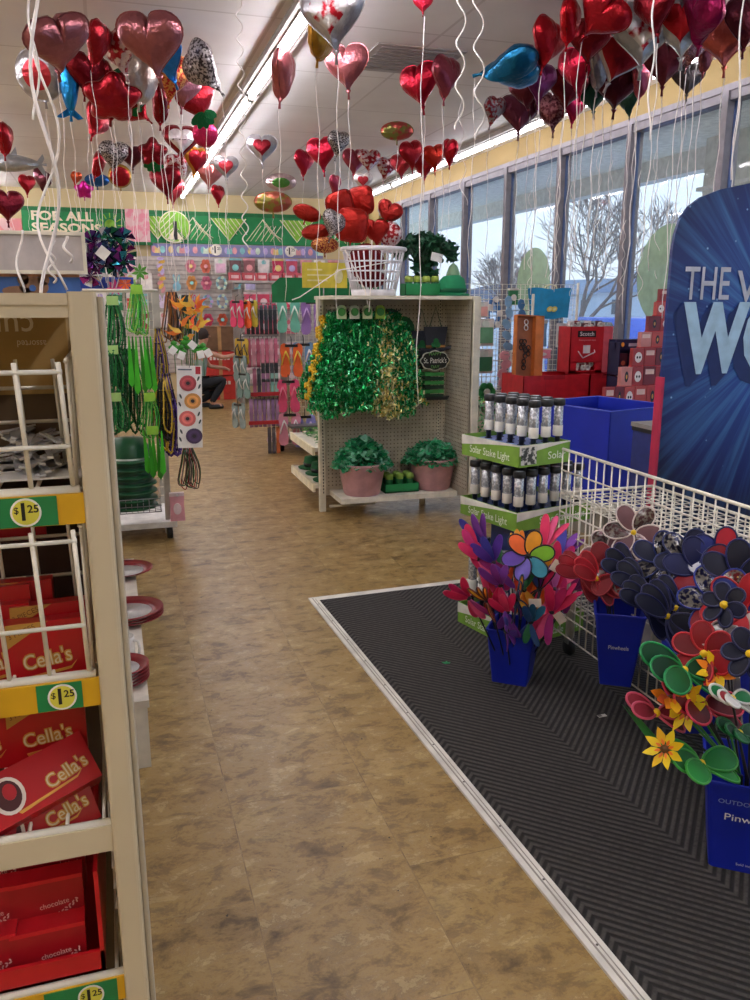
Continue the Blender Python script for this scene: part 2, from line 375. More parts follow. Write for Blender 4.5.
r = thing('hanging_sign', 'pink greeting card sign with roses hanging by the green banner', 'sign', (.6, YB-.11, 2.93), 0)
MB().box(-.2, .2, -.01, .01, -.27, .27, M('#efc3c4', .5, h2='#d98796', scale=7)).build('panel', r)
MB().box(-.23, .23, -.06, .05, -.32, -.27, GRD).build('base_rail', r)
tag(structure(MB().box(-2.2, -1.26, -.03, 0, 2.55, 3.0, M('#efc4c3', .6, h2='#d98a8c', scale=5)), 'poster'), 'pink patterned poster on the back wall at the far left edge', 'poster'); 
o = bpy.data.objects['poster']; o.location = (0, YB, 0); del o['kind']
r = thing('shelf_banner', 'lavender pastel letter border strip with price circles above the slatwall', 'banner', (0, YB, 0))
LAV = M('#9d9ac4', .6, h2='#8587b8', scale=6)
MB().box(.8, 3.9, -.03, 0, 2.44, 2.65, LAV).build('strip', r)
s = MB(); pc = ['#e9a3a8', '#8fd0cf', '#f1d487', '#d8ecd5', '#c9b5e2']
for k in range(22):
    x = .86+k*.14
    s.disc(.045, .062, .004, M(pc[k % 5], .6), wfr(x, 2.55, -.032), 10)
    if k % 3 == 0: s.prism([(-.05, -.06), (.05, -.06), (.04, .05), (.0, .02), (-.04, .05)], .004, M(pc[(k+2) % 5], .6), wfr(x+.05, 2.55, -.036))
s.build('egg_and_letter_pattern', r)
for x in (1.93, 3.28):
    q = MB().disc(.1, .1, .01, M('#f2ecdc', .5), wfr(x, 2.56, -.04), 24).build('price_circle', r)
    MB().text('1', .17, BLACK, wfr(x-.02, 2.555, -.052), .02).text('25', .07, BLACK, wfr(x+.05, 2.58, -.052), .01).text('$', .05, BLACK, wfr(x-.06, 2.58, -.052), .005).build('price_lettering', q)
sl = MB(); SLC = M('#b6ada6', .6)
sl.box(-1.6, 4.7, -.02, 0, .4, 2.43, SLC)
for k in range(26): sl.box(-1.6, 4.7, -.035, -.02, .42+k*.078, .42+k*.078+.055, M('#c8c0b8', .6))
o = sl.build('slatwall_panel'); o.location = (0, YB, 0); tag(o, 'grey slatted display wall under the lavender border at the back of the shop', 'wall panel')

def pack(kind, w, h, c, c2, r):
    A = M(c, .45); B = M(c2, .45); s = MB(); card = M('#ece6e0', .5)
    if kind == 'bag':
        s.prism([(-w/2, -h/2), (w/2, -h/2), (w*.46, h*.1), (w/2, h*.38), (-w/2, h*.38), (-w*.46, h*.1)], .03, A, wfr(0, 0, 0)).box(-w/2, w/2, -.035, 0, h*.38, h/2, B)
        s.disc(w*.28, h*.2, .012, B, wfr(0, -h*.06, -.03), 12)
    elif kind == 'card':
        s.box(-w/2, w/2, -.006, 0, -h/2, h/2, card).box(-w*.4, w*.4, -.03, -.006, -h*.4, h*.18, A).disc(w*.2, w*.2, .01, B, wfr(0, h*.3, -.008), 10)
    elif kind == 'flower':
        for k in range(6):
            a = k*PI/3; s.disc(w*.2, h*.2, .012, A, wfr(w*.26*math.cos(a), h*.26*math.sin(a), 0), 10)
        s.disc(w*.16, w*.16, .02, B, wfr(0, 0, -.008), 10)
    elif kind == 'bunny':
        s.disc(w*.34, h*.24, .03, A, wfr(0, -h*.2, 0), 14)
        for sx in (-1, 1): s.disc(w*.11, h*.25, .02, A, wfr(sx*w*.17, h*.22, 0) @ RZ(-sx*.2), 10).disc(w*.05, h*.16, .02, B, wfr(sx*w*.17, h*.22, -.006) @ RZ(-sx*.2), 8)
    elif kind == 'ring':
        P = [(w*.36*math.cos(2*PI*k/14), -.015, h*.36*math.sin(2*PI*k/14)) for k in range(15)]
        s.tube(P, .022, A, 6)
        for k in range(0, 14, 3): s.disc(.03, .03, .02, B, wfr(P[k][0], P[k][2], -.04), 8)
    elif kind == 'garland':
        for k in range(5): s.disc(w*.3, h*.11, .015, A if k % 2 else B, wfr(w*.12*math.sin(k*2), h*.42-k*h*.2, 0) @ RZ(.3*k), 7)
    s.box(-.004, .004, -.1, .02, h*.44, h*.45, STEEL)
    return s
kinds = dict(bag='bagged party favour', card='carded toy', flower='flower decoration', bunny='bunny ear toy', ring='wreath ring', garland='paper garland')
# colour, word, width, height, kind per row; x from left to right
rows = [
 (2.27, 'top', .3, [('card', '#b9d4dc', 'pale blue'), ('card', '#8aa7c4', 'dusty blue'), ('card', '#e9b7c0', 'pale pink'), None, ('garland', '#e2b24a', 'gold'), None, ('flower', '#ef8fa3', 'pink'), ('flower', '#e8765c', 'coral'), ('card', '#efc3d8', 'rose pink'), ('bag', '#7d5a5e', 'brown striped'), ('bag', '#a0686a', 'dusty rose'), ('card', '#e9dcd8', 'cream'), ('bag', '#c9365a', 'crimson'), ('bag', '#d8586e', 'bright pink'), ('bag', '#e89ab0', 'light pink'), ('card', '#efe3e0', 'off-white'), ('bag', '#d0667c', 'rose')]),
 (1.98, 'second', .32, [('card', '#e6e4de', 'white'), ('card', '#d9a04e', 'orange'), ('card', '#9fca6a', 'lime'), ('card', '#efe7df', 'ivory'), ('garland', '#ecc350', 'yellow'), ('bunny', '#8ec4d6', 'light blue'), ('flower', '#f0a75c', 'orange'), ('flower', '#e77b98', 'pink'), ('ring', '#8fc7d4', 'aqua'), ('ring', '#7fb6cf', 'blue'), ('card', '#c9bfe0', 'lilac'), None, ('bag', '#dd6a72', 'salmon'), ('bag', '#e07f86', 'pale salmon'), ('bag', '#d8565f', 'red-pink'), ('bag', '#cf4c58', 'red')]),
 (1.66, 'third', .3, [('card', '#d9d2cc', 'grey'), ('bag', '#3a8a5c', 'green'), ('card', '#d94f4a', 'red'), ('bag', '#b9b3ae', 'silver'), ('bunny', '#e7d9ee', 'pale lilac'), ('bunny', '#cfe7e4', 'mint'), ('bunny', '#d93b8c', 'magenta'), ('ring', '#8cc2d6', 'sky blue'), ('ring', '#93b7d9', 'periwinkle'), ('bunny', '#e8b6c8', 'soft pink'), ('card', '#e2d3cf', 'beige'), ('flower', '#d9557a', 'deep pink'), ('flower', '#e06f92', 'warm pink'), ('bag', '#b9464f', 'brick red')]),
 (1.34, 'fourth', .3, [('card', '#b0a8a4', 'taupe'), ('card', '#88827f', 'dark grey'), ('card', '#caa4b4', 'mauve'), ('bag', '#a94d58', 'wine'), ('card', '#efe0e4', 'blush'), ('bunny', '#efc7d6', 'baby pink'), ('ring', '#e9e06c', 'lemon'), ('flower', '#dd4a6c', 'raspberry'), ('flower', '#ea6a48', 'tangerine'), ('card', '#d9c0cc', 'pinkish')]),
]
random.seed(11)
for z, rn, h, L in rows:
    x = -.1
    for i, q in enumerate(L):
        if q:
            k, c, wd = q; ww = .21
            o = pack(k, ww, h*random.uniform(.85, 1), c, random.choice(pc), None).build('hanging_'+kinds[k].split()[-1])
            o.location = (x, YB-random.uniform(.1, .18), z)
            tag(o, '%s %s hanging in the %s row of the back slatwall' % (wd, kinds[k], rn), kinds[k].split()[-1], 'goods hanging in the %s row of the slatwall' % rn)
        x += .26
# red cartons and brown carton on the floor at the back
for k, (z, lab) in enumerate(((0, 'red carton at the bottom of the stack in the far aisle'), (.42, 'red carton in the middle of the stack in the far aisle'), (.84, 'brown carton on top of the red cartons in the far aisle'))):
    r = thing('carton', lab, 'carton', (1.78, 14.6, z+.0005*k), .05); c = '#c8372f' if k < 2 else '#7a5a40'
    MB().box(-.24, .24, -.2, .2, 0, .40, M(c, .6)).build('box_body', r)
    MB().box(-.03, .03, -.202, .202, 0, .402, M('#b98d5c', .5)).build('packing_tape', r)
    if k < 2:
        q = MB()
        for j in range(6): q.box(-.18+j*.06, -.14+j*.06, -.204, -.2, .26, .32, M('#eadcd0', .5))
        q.build('printed_panel', r)
# ================================================================ GREEN AND CREAM END DISPLAY (GONDOLA)
GX0, GX1, GY = 1.53, 2.57, 6.2
PEG = M('#c3b9a4', .55); HOLE = M('#6d6556', .8)
gon = thing('pegboard_gondola', 'cream metal pegboard end display with base shelf holding green party goods', 'shelf', (0, 0, 0))
s = MB(); s.box(GX0, GX1, GY, GY+.03, .12, 1.64, PEG)
for i in range(33):
    for j in range(46):
        x = GX0+.055+i*.0305; z = .2+j*.031
        s.box(x-.0045, x+.0045, GY-.0015, GY, z-.0045, z+.0045, HOLE)
s.build('pegboard', gon)
s = MB(); s.box(GX1, GX1+.02, 5.7, GY, .12, 1.64, M('#b8b09f', .55))
for i in range(15):
    for j in range(46):
        y = 5.75+i*.0305; z = .2+j*.031
        s.box(GX1-.0015, GX1, y-.0045, y+.0045, z-.0045, z+.0045, HOLE)
s.build('side_pegboard', gon)
MB().box(GX0-.03, GX0+.02, GY-.05, GY, .0, 1.66, CREAM, bev=.008).build('upright', gon)
MB().box(GX1, GX1+.06, 5.68, 5.73, 0, 1.66, CREAM, bev=.008).build('upright', gon)
s = MB().box(GX1-.065, GX1-.047, GY-.002, GY-.001, .2, 1.64, CREAM)
for j in range(56): s.box(GX1-.06, GX1-.052, GY-.003, GY-.001, .25+j*.025, .262+j*.025, BLACK)
s.build('slotted_strip', gon); s = MB().box(GX0-.008, GX0+.006, GY-.0505, GY-.05, .12, 1.64, CREAM)
for j in range(56): s.box(GX0-.005, GX0+.003, GY-.053, GY-.0505, .15+j*.026, .165+j*.026, BLACK)
s.build('slotted_strip', gon)
MB().box(GX0-.03, GX1+.06, 5.72, GY+.04, 1.64, 1.665, CREAM).build('top_cap', gon)
MB().box(GX0+.06, GX1-.03, 5.84, GY, .125, .165, M('#e6e0cf', .45)).build('base_shelf', gon)
for x, y in ((GX0+.35, 6.25), (GX1-.2, 6.15)): MB().box(x-.02, x+.02, y, y+.04, 0, .13, CREAM).build('foot', gon)
MB().box(GX0+.04, GX0+.42, GY-.09, GY-.06, .04, .055, CREAM).build('foot_rail', gon)
# run of shelves behind, facing the left aisle
run = thing('shelf_run', 'cream shelf run behind the green end display with two low shelves towards the aisle', 'shelf', (0, 0, 0))
MB().box(GX0+.35, GX0+.39, GY+.05, 7.2, .1, 1.60, PEG).build('back_panel', run)
for z in (.16, .46): MB().box(GX0-.03, GX0+.35, GY+.1, 7.15, z, z+.03, M('#e6e0cf', .45)).box(GX0-.05, GX0-.03, GY+.1, 7.15, z-.03, z+.035, IVO).build('shelf', run)
for y in (GY+.15, 7.12): MB().box(GX0+.33, GX0+.41, y, y+.04, 0, 1.64, CREAM).build('upright', run)
for k in range(3):
    y = 6.45+k*.28; r_ = thing('green_felt_hat', 'dark green felt hat on the lower aisle shelf, %s from the end display' % ordn(k), 'hat', (GX0+.12, y, .19), 0, 'green hats on the low aisle shelf')
    MB().lathe([(.13, 0), (.135, .01), (.08, .015), (.085, .05), (.075, .1), (.0, .11)], M('#0f5a2c', .8), 16).build('hat_body', r_)
    MB().lathe([(.086, .02), (.087, .05)], BLACK, 16).build('hat_band', r_)
for k in range(2):
    y = 6.5+k*.4; o = MB()
    random.seed(k)
    for j in range(40): o.box(-.05, .05, -.003, .003, 0, .004, M('#3f8f3c', .5), TR(random.uniform(-.08, .08), random.uniform(-.15, .15), .01+random.random()*.05) @ RZ(random.uniform(0, 3)))
    o = o.build('green_garland_bundle'); o.location = (GX0+.12, y, .49); tag(o, 'flat green garland bundle on the upper aisle shelf, %s from the end display' % ordn(k), 'garland', 'garland bundles on the aisle shelf')
# hooks with tinsel garlands
TIN = [M('#149048', .25, .6), M('#1cb85c', .25, .6), M('#0c6a34', .3, .6), M('#6fe09a', .22, .5)]
GOLD = [M('#e6d38a', .3, .4), M('#f3e8bc', .3, .3), M('#cdb45c', .3, .5)]
def tinsel(x0, x1, z1, y1, seed, gold, lab, card=None, n=1100, r=.06):
    random.seed(seed); top = Vector((x0, GY-.1, 1.53)); root = thing('tinsel_garland', lab, 'garland', top, 0, 'green tinsel garlands on the pegboard')
    s = MB(); mid = Vector((x1, y1, z1))-top
    for k in range(n):
        t = random.random(); c = Vector((mid.x*(t**.75)+.02*math.sin(6*t), mid.y*math.sin(min(1, t*1.25)*PI/2), mid.z*t))
        rr = r*(.55+.75*t); a = random.uniform(0, 2*PI); q = rr*math.sqrt(random.random())
        p = c+Vector((q*math.cos(a), q*math.sin(a), random.uniform(-.02, .02)))
        m = random.choice(GOLD) if random.random() < gold*(.3+t) else random.choice(TIN)
        s.box(-.015, .015, -.006, .006, 0, .0008, m, TR(p) @ Euler((random.uniform(0, PI), random.uniform(0, PI), random.uniform(0, PI))).to_matrix().to_4x4())
    s.tube([(0, 0, 0), mid*.5+Vector((0, -.04, 0)), mid*.9], .006, TIN[2], 5)
    s.build('tinsel_strand', root)
    MB().tube([(0, .1, .03), (0, .0, .02), (0, -.12, .03), (0, -.13, .045)], .004, BLACK, 5).build('peg_hook', root)
    if card: MB().box(-.038, .038, -.13, -.127, -.03, .04, M(card, .5)).disc(.038, .03, .003, M(card, .5), FR((0, -.127, .04), (1, 0, 0), (0, 0, 1)), 16).disc(.03, .03, .003, M('#3f8c3a', .5), FR((0, -.134, .02), (1, 0, 0), (0, 0, 1)), 12).build('header_card', root)
    return root
G = [ # x top, x bottom, z bottom, y bottom, gold, label, card
 (1.60, 1.36, .93, 5.95, .02, 'dark green tinsel garland spilling over the left edge of the pegboard', None),
 (1.64, 1.43, .84, 5.88, .0, 'green tinsel garland leftmost of the full strands', '#cfe3b0'),
 (1.69, 1.52, .80, 5.85, .0, 'green tinsel garland second of the full strands from the left', None),
 (1.74, 1.64, .82, 5.84, .03, 'green tinsel garland hanging beneath the pale header card at left', '#e5ead0'),
 (1.79, 1.70, .84, 5.84, .02, 'bright green tinsel garland left of the middle strands', None),
 (1.84, 1.77, .85, 5.84, .02, 'bright green tinsel garland hanging in the middle', '#d8e6b8'),
 (1.89, 1.84, .84, 5.84, .1, 'green tinsel garland right of the middle strand', None),
 (1.94, 1.91, .80, 5.84, .65, 'gold and green tinsel garland at the centre right', '#a7c94e'),
 (1.99, 1.98, .78, 5.84, .75, 'mostly gold tinsel garland with green bits', None),
 (2.03, 2.06, .78, 5.86, .35, 'green tinsel garland flecked with gold right of the gold one', None),
 (2.07, 2.14, .80, 5.88, .15, 'green tinsel garland second from the right end', None),
 (2.10, 2.24, .86, 5.92, .3, 'green tinsel garland with gold glitter at the right end of the bunch', None)]
for k, g in enumerate(G): tinsel(g[0], g[1], g[2], g[3], 40+k, g[4], g[5], g[6])
random.seed(5)
r = thing('daisy_bead_garland', 'yellow flower bead garland hanging down the left edge of the tinsel', 'garland', (1.52, GY-.12, 1.5))
s = MB()
for k in range(15):
    t = k/14; p = Vector((-.17*t+.02*math.sin(k*2), -.2*math.sin(t*PI/2), -.55*t)); 
    for j in range(5):
        a = j*2*PI/5; s.lathe([(0, -.006), (.016, 0), (0, .006)], M('#e8b52a', .4), 7, TR(p+Vector((.016*math.cos(a), 0, .016*math.sin(a)))) @ RX(PI/2))
    s.lathe([(0, -.01), (.01, 0), (0, .01)], M('#f3df6a', .4), 7, TR(p) @ RX(PI/2))
s.build('flower_beads', r)
MB().tube([(-.17*t, -.2*math.sin(t*PI/2), -.55*t) for t in (0, .2, .4, .6, .8, 1)], .003, TIN[2], 4).build('cord', r)
# shamrock plaque
r = thing('shamrock_plaque', 'dark green scalloped shamrock plaque hung beside the tinsel', 'sign', (2.12, GY-.02, 1.37))
s = MB()
for a in (0, 1, 2, 3): s.disc(.1, .1, .015, M('#155c30', .7), FR((.075*math.cos(a*PI/2+.5), 0, .14*math.sin(a*PI/2+.5)-.02), (1, 0, 0), (0, 0, 1)))
s.build('backing', r)
MB().disc(.06, .06, .01, M('#4f9a3e', .7), FR((0, -.018, 0), (1, 0, 0), (0, 0, 1))).disc(.05, .05, .01, M('#4f9a3e', .7), FR((.05, -.018, -.09), (1, 0, 0), (0, 0, 1))).build('green_leaf', r)
# hat signs
for k, (x, z, sc_, lab) in enumerate(((2.335, 1.37, .9, 'dark hanging top hat sign with shamrock, the left of two on the pegboard'), (2.44, 1.385, 1.0, 'dark hanging top hat sign with shamrock, the right of two on the pegboard'))):
    r = thing('hat_sign', lab, 'sign', (x, GY-.06-.03*k, z-.11)); D = M('#343845', .7)
    MB().prism([(-.08*sc_, 0), (.075*sc_, 0), (.1*sc_, .16*sc_), (-.1*sc_, .16*sc_)], .01, D, wfr(0, 0, 0)).build('hat_crown', r)
    MB().prism([(-.14*sc_, -.02), (0, -.045), (.14*sc_, -.01), (.13*sc_, .015), (0, -.012), (-.13*sc_, .0)], .012, D, wfr(0, 0, 0)).build('hat_brim', r)
    q = MB()
    for a in (90, 210, 330): q.disc(.022, .022, .006, M('#1f7a42', .6), wfr(.02*math.cos(math.radians(a)), .03+.02*math.sin(math.radians(a)), -.012), 10)
    q.box(-.08*sc_, .078*sc_, -.013, -.011, .0, .018, M('#b8864e', .5)).build('shamrock_band', r)
    MB().tube([(-.05, 0, .16*sc_), (0, 0, .31), (.05, 0, .16*sc_)], .004, M('#2c5a40', .6), 5).build('hanging_cord', r)
for k, (x, y, lab) in enumerate(((2.34, GY-.04, 'black scalloped sign partly hidden behind the St. Patrick\'s Day sign'), (2.425, GY-.12, 'black scalloped sign reading HAPPY St. Patrick\'s DAY with striped hanging board'))):
    r = thing('scalloped_sign', lab, 'sign', (x, y, 1.175))
    pts = [( (.115+.01*abs(math.cos(4*a)))*math.cos(a), (.07+.01*abs(math.cos(4*a)))*math.sin(a)) for a in [2*PI*i/48 for i in range(48)]]
    MB().prism(pts, .008, M('#e8eadf', .5), wfr(0, 0, 0)).prism([(p[0]*.93, p[1]*.9) for p in pts], .01, M('#1d221f', .6), wfr(0, 0, -.002)).build('board', r)
    if k: MB().text('St. Patrick\'s', .06, M('#f1f1ea', .5), wfr(0, 0, -.014), .004, fit=.19).text('HAPPY', .035, M('#6fae57', .5), wfr(0, .052, -.014), .008).text('DAY', .035, M('#6fae57', .5), wfr(0, -.05, -.014), .008).build('lettering', r)
    q = MB(); 
    for j in range(6): q.box(-.08, .08, -.006, 0, -.12-j*.034, -.092-j*.034, M('#3f9a4c' if j % 2 == 0 else '#173a26', .6))
    q.build('striped_board', r)
    MB().prism([(-.11, -.31), (.11, -.31), (.13, -.28), (.04, -.285), (-.1, -.28)], .01, M('#1b1f1c', .6), wfr(0, 0, 0)).build('lower_brim', r)
# pots with glossy greenery
def pot(x, y, lab, seed, spread, tall):
    r = thing('potted_shamrock', lab, 'plant pot', (x, y, .165))
    MB().lathe([(.0, 0), (.135, 0), (.142, .01), (.185, .235), (.19, .25), (.178, .25), (.165, .21), (0, .21)], M('#c09092', .5), 32).build('pot', r)
    random.seed(seed); s = MB()
    for k in range(620):
        a = random.uniform(0, 2*PI); q = spread*math.sqrt(random.random()); z = .25+tall*(1-(q/spread)**2)*random.uniform(.3, 1)-.03*(q > spread*.85)
        m = random.choice([M('#2a9a62', .3, .3), M('#4fc088', .3, .3), M('#1a7a4a', .3, .3), M('#a8e8c8', .25, .4)])
        T = TR(q*math.cos(a), q*math.sin(a)*.75, z) @ Euler((random.uniform(-.9, .9), random.uniform(-.9, .9), a)).to_matrix().to_4x4()
        for j in range(3):
            an = j*2*PI/3; s.disc(.023, .018, .001, m, T @ TR(.018*math.cos(an), .016*math.sin(an), 0), 6)
    s.build('foliage', r)
    q = MB()
    for k in range(14): a = k*.45; q.tube([(0, 0, .2), (.08*math.cos(a), .06*math.sin(a), .26)], .003, M('#1a6b3c', .6), 4)
    q.build('stem', r)
pot(1.80, 6.0, 'pink pot of shiny green shamrock foliage at the left of the base shelf', 1, .22, .2)
pot(2.40, 6.03, 'pink pot of shamrock foliage at the right of the base shelf', 2, .23, .13)
r = thing('cup_tray', 'green tray of small green topped cups between the two pink pots', 'tray', (2.11, 6.02, .165))
MB().box(-.14, .14, -.09, .09, 0, .012, GRN).box(-.14, .14, -.09, -.085, 0, .07, GRN).box(-.14, .14, .085, .09, 0, .09, GRN).box(-.14, -.135, -.09, .09, 0, .07, GRN).box(.135, .14, -.09, .09, 0, .07, GRN).build('tray', r)
def cup(x, y, z, lab, grp, c='#8fb54a'):
    q = thing('green_cup', lab, 'cup', (x, y, z), 0, grp)
    MB().lathe([(0, 0), (.025, 0), (.03, .09), (.026, .095)], M('#1c6a3a', .3), 12).build('cup_body', q)
    MB().lathe([(.031, .09), (.031, .125), (.02, .135), (0, .135)], M(c, .4), 12).build('lid', q)
for k in range(6): cup(2.02+.085*(k % 3), 5.98+.08*(k//3), .178, 'small lime lidded green cup standing in the base shelf tray', 'cups in the base shelf tray')
# ---- on top of the gondola
TZ = 1.665
def basket(x, y, z, lab):
    r = thing('laundry_basket', lab, 'basket', (x, y, z)); W_ = M('#e9e6ea', .4)
    rb, rt, h = .165, .225, .34
    s = MB()
    for k in range(32):
        a = 2*PI*k/32; s.box(-.006, .006, -.002, .002, 0, 1, W_, Matrix.Identity(4) @ FR((rb*math.cos(a), rb*math.sin(a)*.85, 0), (-math.sin(a), math.cos(a), 0), (-(rt-rb)*math.cos(a), -(rt-rb)*math.sin(a), 0) if 0 else (math.cos(a), math.sin(a), 0)) @ Matrix.Identity(4)) if 0 else s.tube([(rb*math.cos(a), rb*math.sin(a)*.85, .04), (rt*math.cos(a), rt*math.sin(a)*.85, h-.03)], .006, W_, 4)
    for t in (.0, .25, .5, .75):
        R_ = rb+(rt-rb)*t; zz = .04+(h-.07)*t
        s.tube([(R_*math.cos(2*PI*k/32), R_*math.sin(2*PI*k/32)*.85, zz) for k in range(33)], .006, W_, 5)
    s.build('lattice_wall', r)
    MB().lathe([(0, .0), (rb, 0), (rb+.006, .045), (rb, .045), (rb-.01, .01), (0, .01)], W_, 32, Matrix.Scale(.85, 4, (0, 1, 0))).build('base', r)
    MB().tube([((rt+.008)*math.cos(2*PI*k/40), (rt+.008)*math.sin(2*PI*k/40)*.85, h-.01) for k in range(41)], .016, W_, 8).build('rim', r)
    return r
basket(1.885, 5.96, TZ, 'white slatted laundry basket full of foil balloons on top of the end display')
r = thing('silk_plant', 'bushy dark green artificial ivy with price tag on top of the end display', 'plant', (2.34, 6.1, TZ))
random.seed(9); s = MB(); q = MB()
for k in range(700):
    a = random.uniform(0, 2*PI); v_ = random.random(); rad = .27*math.sqrt(random.random()); z = .42-.1*(rad/.27)**2+random.uniform(-.06, .05)
    if random.random() < .22: rad *= .35; z = random.uniform(.12, .34)
    T = TR(rad*math.cos(a), rad*math.sin(a)*.7, z) @ Euler((random.uniform(-1.2, 1.2), random.uniform(-1.2, 1.2), a)).to_matrix().to_4x4()
    s.prism([(0, -.02), (.022, -.012), (.03, .008), (.012, .012), (0, .032), (-.012, .012), (-.03, .008), (-.022, -.012)], .001, random.choice([M('#1d4f33', .6), M('#173f2a', .6), M('#2a6a46', .6)]), T)
for k in range(16): a = k*.4; q.tube([(0, 0, .02), (.03*math.cos(a), .03*math.sin(a), .2), (.18*math.cos(a), .12*math.sin(a), .4)], .004, M('#1f5a2c', .6), 5)
s.build('foliage', r); q.build('stem', r)
MB().lathe([(0, 0), (.04, 0), (.045, .12), (0, .12)], M('#2a8a3c', .5), 16).build('pot_base', r)
MB().box(-.045, .045, -.003, 0, -.03, .03, WHITE, TR(.02, -.19, .28) @ RY(.2)).build('price_tag', r)
r = thing('green_carton', 'low green shop carton of lime lidded cups on top of the end display', 'tray', (2.26, 5.95, TZ))
MB().box(-.15, .15, -.06, .06, 0, .01, GRN).box(-.15, .15, -.06, -.055, 0, .09, GRN).box(-.15, .15, .055, .06, 0, .09, GRN).box(-.15, -.145, -.06, .06, 0, .09, GRN).box(.145, .15, -.06, .06, 0, .09, GRN).build('carton_body', r)
for k in range(4): cup(2.26-.105+.07*k, 5.95, TZ+.012, 'lime lidded cup standing in the green carton on the end display', 'cups in the green carton', '#b7cf5a')
r = thing('leprechaun_hat', 'green plush leprechaun hat with pale cone top at the right of the end display', 'hat', (2.49, 5.9, TZ))
HG = M('#1c8a5a', .8)
MB().lathe([(0, 0), (.125, .0), (.13, .012), (.11, .02), (0, .02)], HG, 28).build('brim', r)
MB().lathe([(.1, .018), (.105, .06), (.095, .12), (.06, .15), (0, .155)], HG, 28, RY(-.08)).build('crown', r)
MB().lathe([(.06, .12), (.05, .17), (.03, .22), (0, .245)], M('#7f9f7c', .8), 20, TR(.01, .02, 0)).build('cone_top', r)
MB().lathe([(.108, .03), (.109, .055)], M('#125a3a', .8), 28).build('hat_band', r)
# yellow and green signs behind the basket
r = thing('yellow_card_sign', 'yellow rectangular card sign held above the sandals behind the laundry basket', 'sign', (1.62, 6.42, 1.73))
MB().box(-.17, .19, -.006, 0, 0, .19, M('#ded04a', .5)).build('card', r)
q = MB()
for k, l in enumerate((.12, .2, .16)): q.box(-.13, -.13+l, -.008, -.006, .13-k*.04, .142-k*.04, M('#eee6a8', .5))
q.disc(.035, .055, .002, M('#eeeab8', .5), wfr(.12, .09, -.007)).build('printed_lines', r)
MB().tube([(0, 0, 0), (0, 0, -.09)], .005, STEEL).build('sign_stem', r)
r = thing('green_shelf_sign', 'dark green panel sign below the yellow card sign', 'sign', (1.75, 6.9, 1.62))
MB().prism([(-.45, 0), (.5, 0), (.5, .2), (-.38, .2), (-.45, .14)], .015, M('#0f7a48', .6), wfr(0, 0, 0)).build('panel', r)
# ================================================================ SOLAR STAKE LIGHT DISPLAY
SF = FR((1.717, 3.26, 0), (math.cos(.245), math.sin(.245), 0), (-math.sin(.245), math.cos(.245), 0))
sol = thing('tray_display', 'three tier cardboard tray display with green Solar Stake Light fascia behind the rainbow pinwheel bucket', 'display stand', T=SF)
FG = M('#7aa63a', .5); FW_ = M('#ddd9cf', .5); DBL = M('#20336f', .5, h2='#2a3f7e', scale=20); PUR = M('#9a9fd0', .6)
W, D = .47, .42
for z0, z1 in ((0, .115), (.585, .675), (.885, .985)):
    W = .31 if z0 > .8 else .47
    s = MB().box(.004, W-.004, .004, D-.004, z1-.03, z1-.022, DBL if z0 < .8 else M('#7f8fca', .55))
    for i in range(4 if z0 > .8 else 6):
        for j in range(5): s.disc(.02, .02, .001, M('#141d44', .7), TR(.045+i*.075, .045+j*.08, z1-.0215), 12)
    s.build('tray', sol)
    q = MB().box(0, W, 0, .006, z0, z1, FG).box(0, .006, 0, D, z0, z1, FG).box(0, W, D-.006, D, z0, z1, FG).box(W-.006, W, 0, D, z0, z1, FG)
    def wave(L, fr): # pale wavy upper band
        pts = [(0, z1)]+[(L*(1-k/12), z1) for k in range(0)]+[(L*k/12, z1-(z1-z0)*(.42*(1-k/12)**1.3+.05)) for k in range(13)]+[(L, z1)]
        q.prism(pts, .0015, FW_, fr)
    wave(W, FR((0, -.0005, 0), (1, 0, 0), (0, 0, 1)))
    wave(D, FR((-.0005, D, 0), (0, -1, 0), (0, 0, 1)))
    q.build('fascia', sol)
    c = M('#e9efd9', .5)
    l = MB().text('Solar Stake Light' if W > .4 else 'Solar', .05, c, FR((W*.6 if W > .4 else .225, -.003, z0+(z1-z0)*.4), (1, 0, 0), (0, 0, 1)), .006, fit=.29 if W > .4 else .11).text('Solar Stake Light', .05, c, FR((-.003, D*.5, z0+(z1-z0)*.38), (0, -1, 0), (0, 0, 1)), .006, fit=.29)
    l.build('fascia_lettering', sol)
    if z0 > .8: MB().box(.01, .1, -.004, -.0005, z0+.01, z1-.01, M('#3a3f3c', .4, h2='#c9c9c4', scale=40)).build('photo_panel', sol)
MB().box(.09, .24, D*.32, D*.68, 0, .885, M('#22336f', .6)).build('centre_column', sol)
GLT = M('#dfe2e6', .12, .5, .2, 90, h2='#8b8e93'); CAPM = M('#232323', .45)
def stake(z, h, lab, grp, band):
    r = thing('solar_stake_light', lab, 'garden light', (0, 0, 0), 0, grp)
    MB().lathe([(0, 0), (.012, 0), (.013, h*.3), (.016, h*.38), (.01, h*.42), (.004, h*.5)], M('#181a20', .4), 10).build('stake', r)
    MB().lathe([(.021, h*.32), (.022, h*.38), (.022, h*.86), (.019, h*.87)], GLT, 12).build('glass_tube', r)
    MB().lathe([(.027, h*.86), (.029, h*.87), (.029, h*.97), (.026, h), (0, h)], CAPM, 14).lathe([(0, h+.0005), (.02, h+.0005), (.02, h+.001), (0, h+.0015)], M('#a9adb2', .2), 12).build('solar_cap', r)
    MB().lathe([(.0225, h*.2), (.0235, h*.21), (.0235, h*.42), (.0225, h*.43)], M(band, .5), 10).build('paper_label', r)
    r.parent = None; return r
protos = {}
def put_stakes(z, h, lab, grp, cells, band):
    p = None
    for (i, j) in cells:
        T = SF @ TR(.045+i*.075, .045+j*.08, z)
        if p is None: p = stake(z, h, lab, grp, band); p.matrix_local = T
        else: copy_tree(p, T=T)
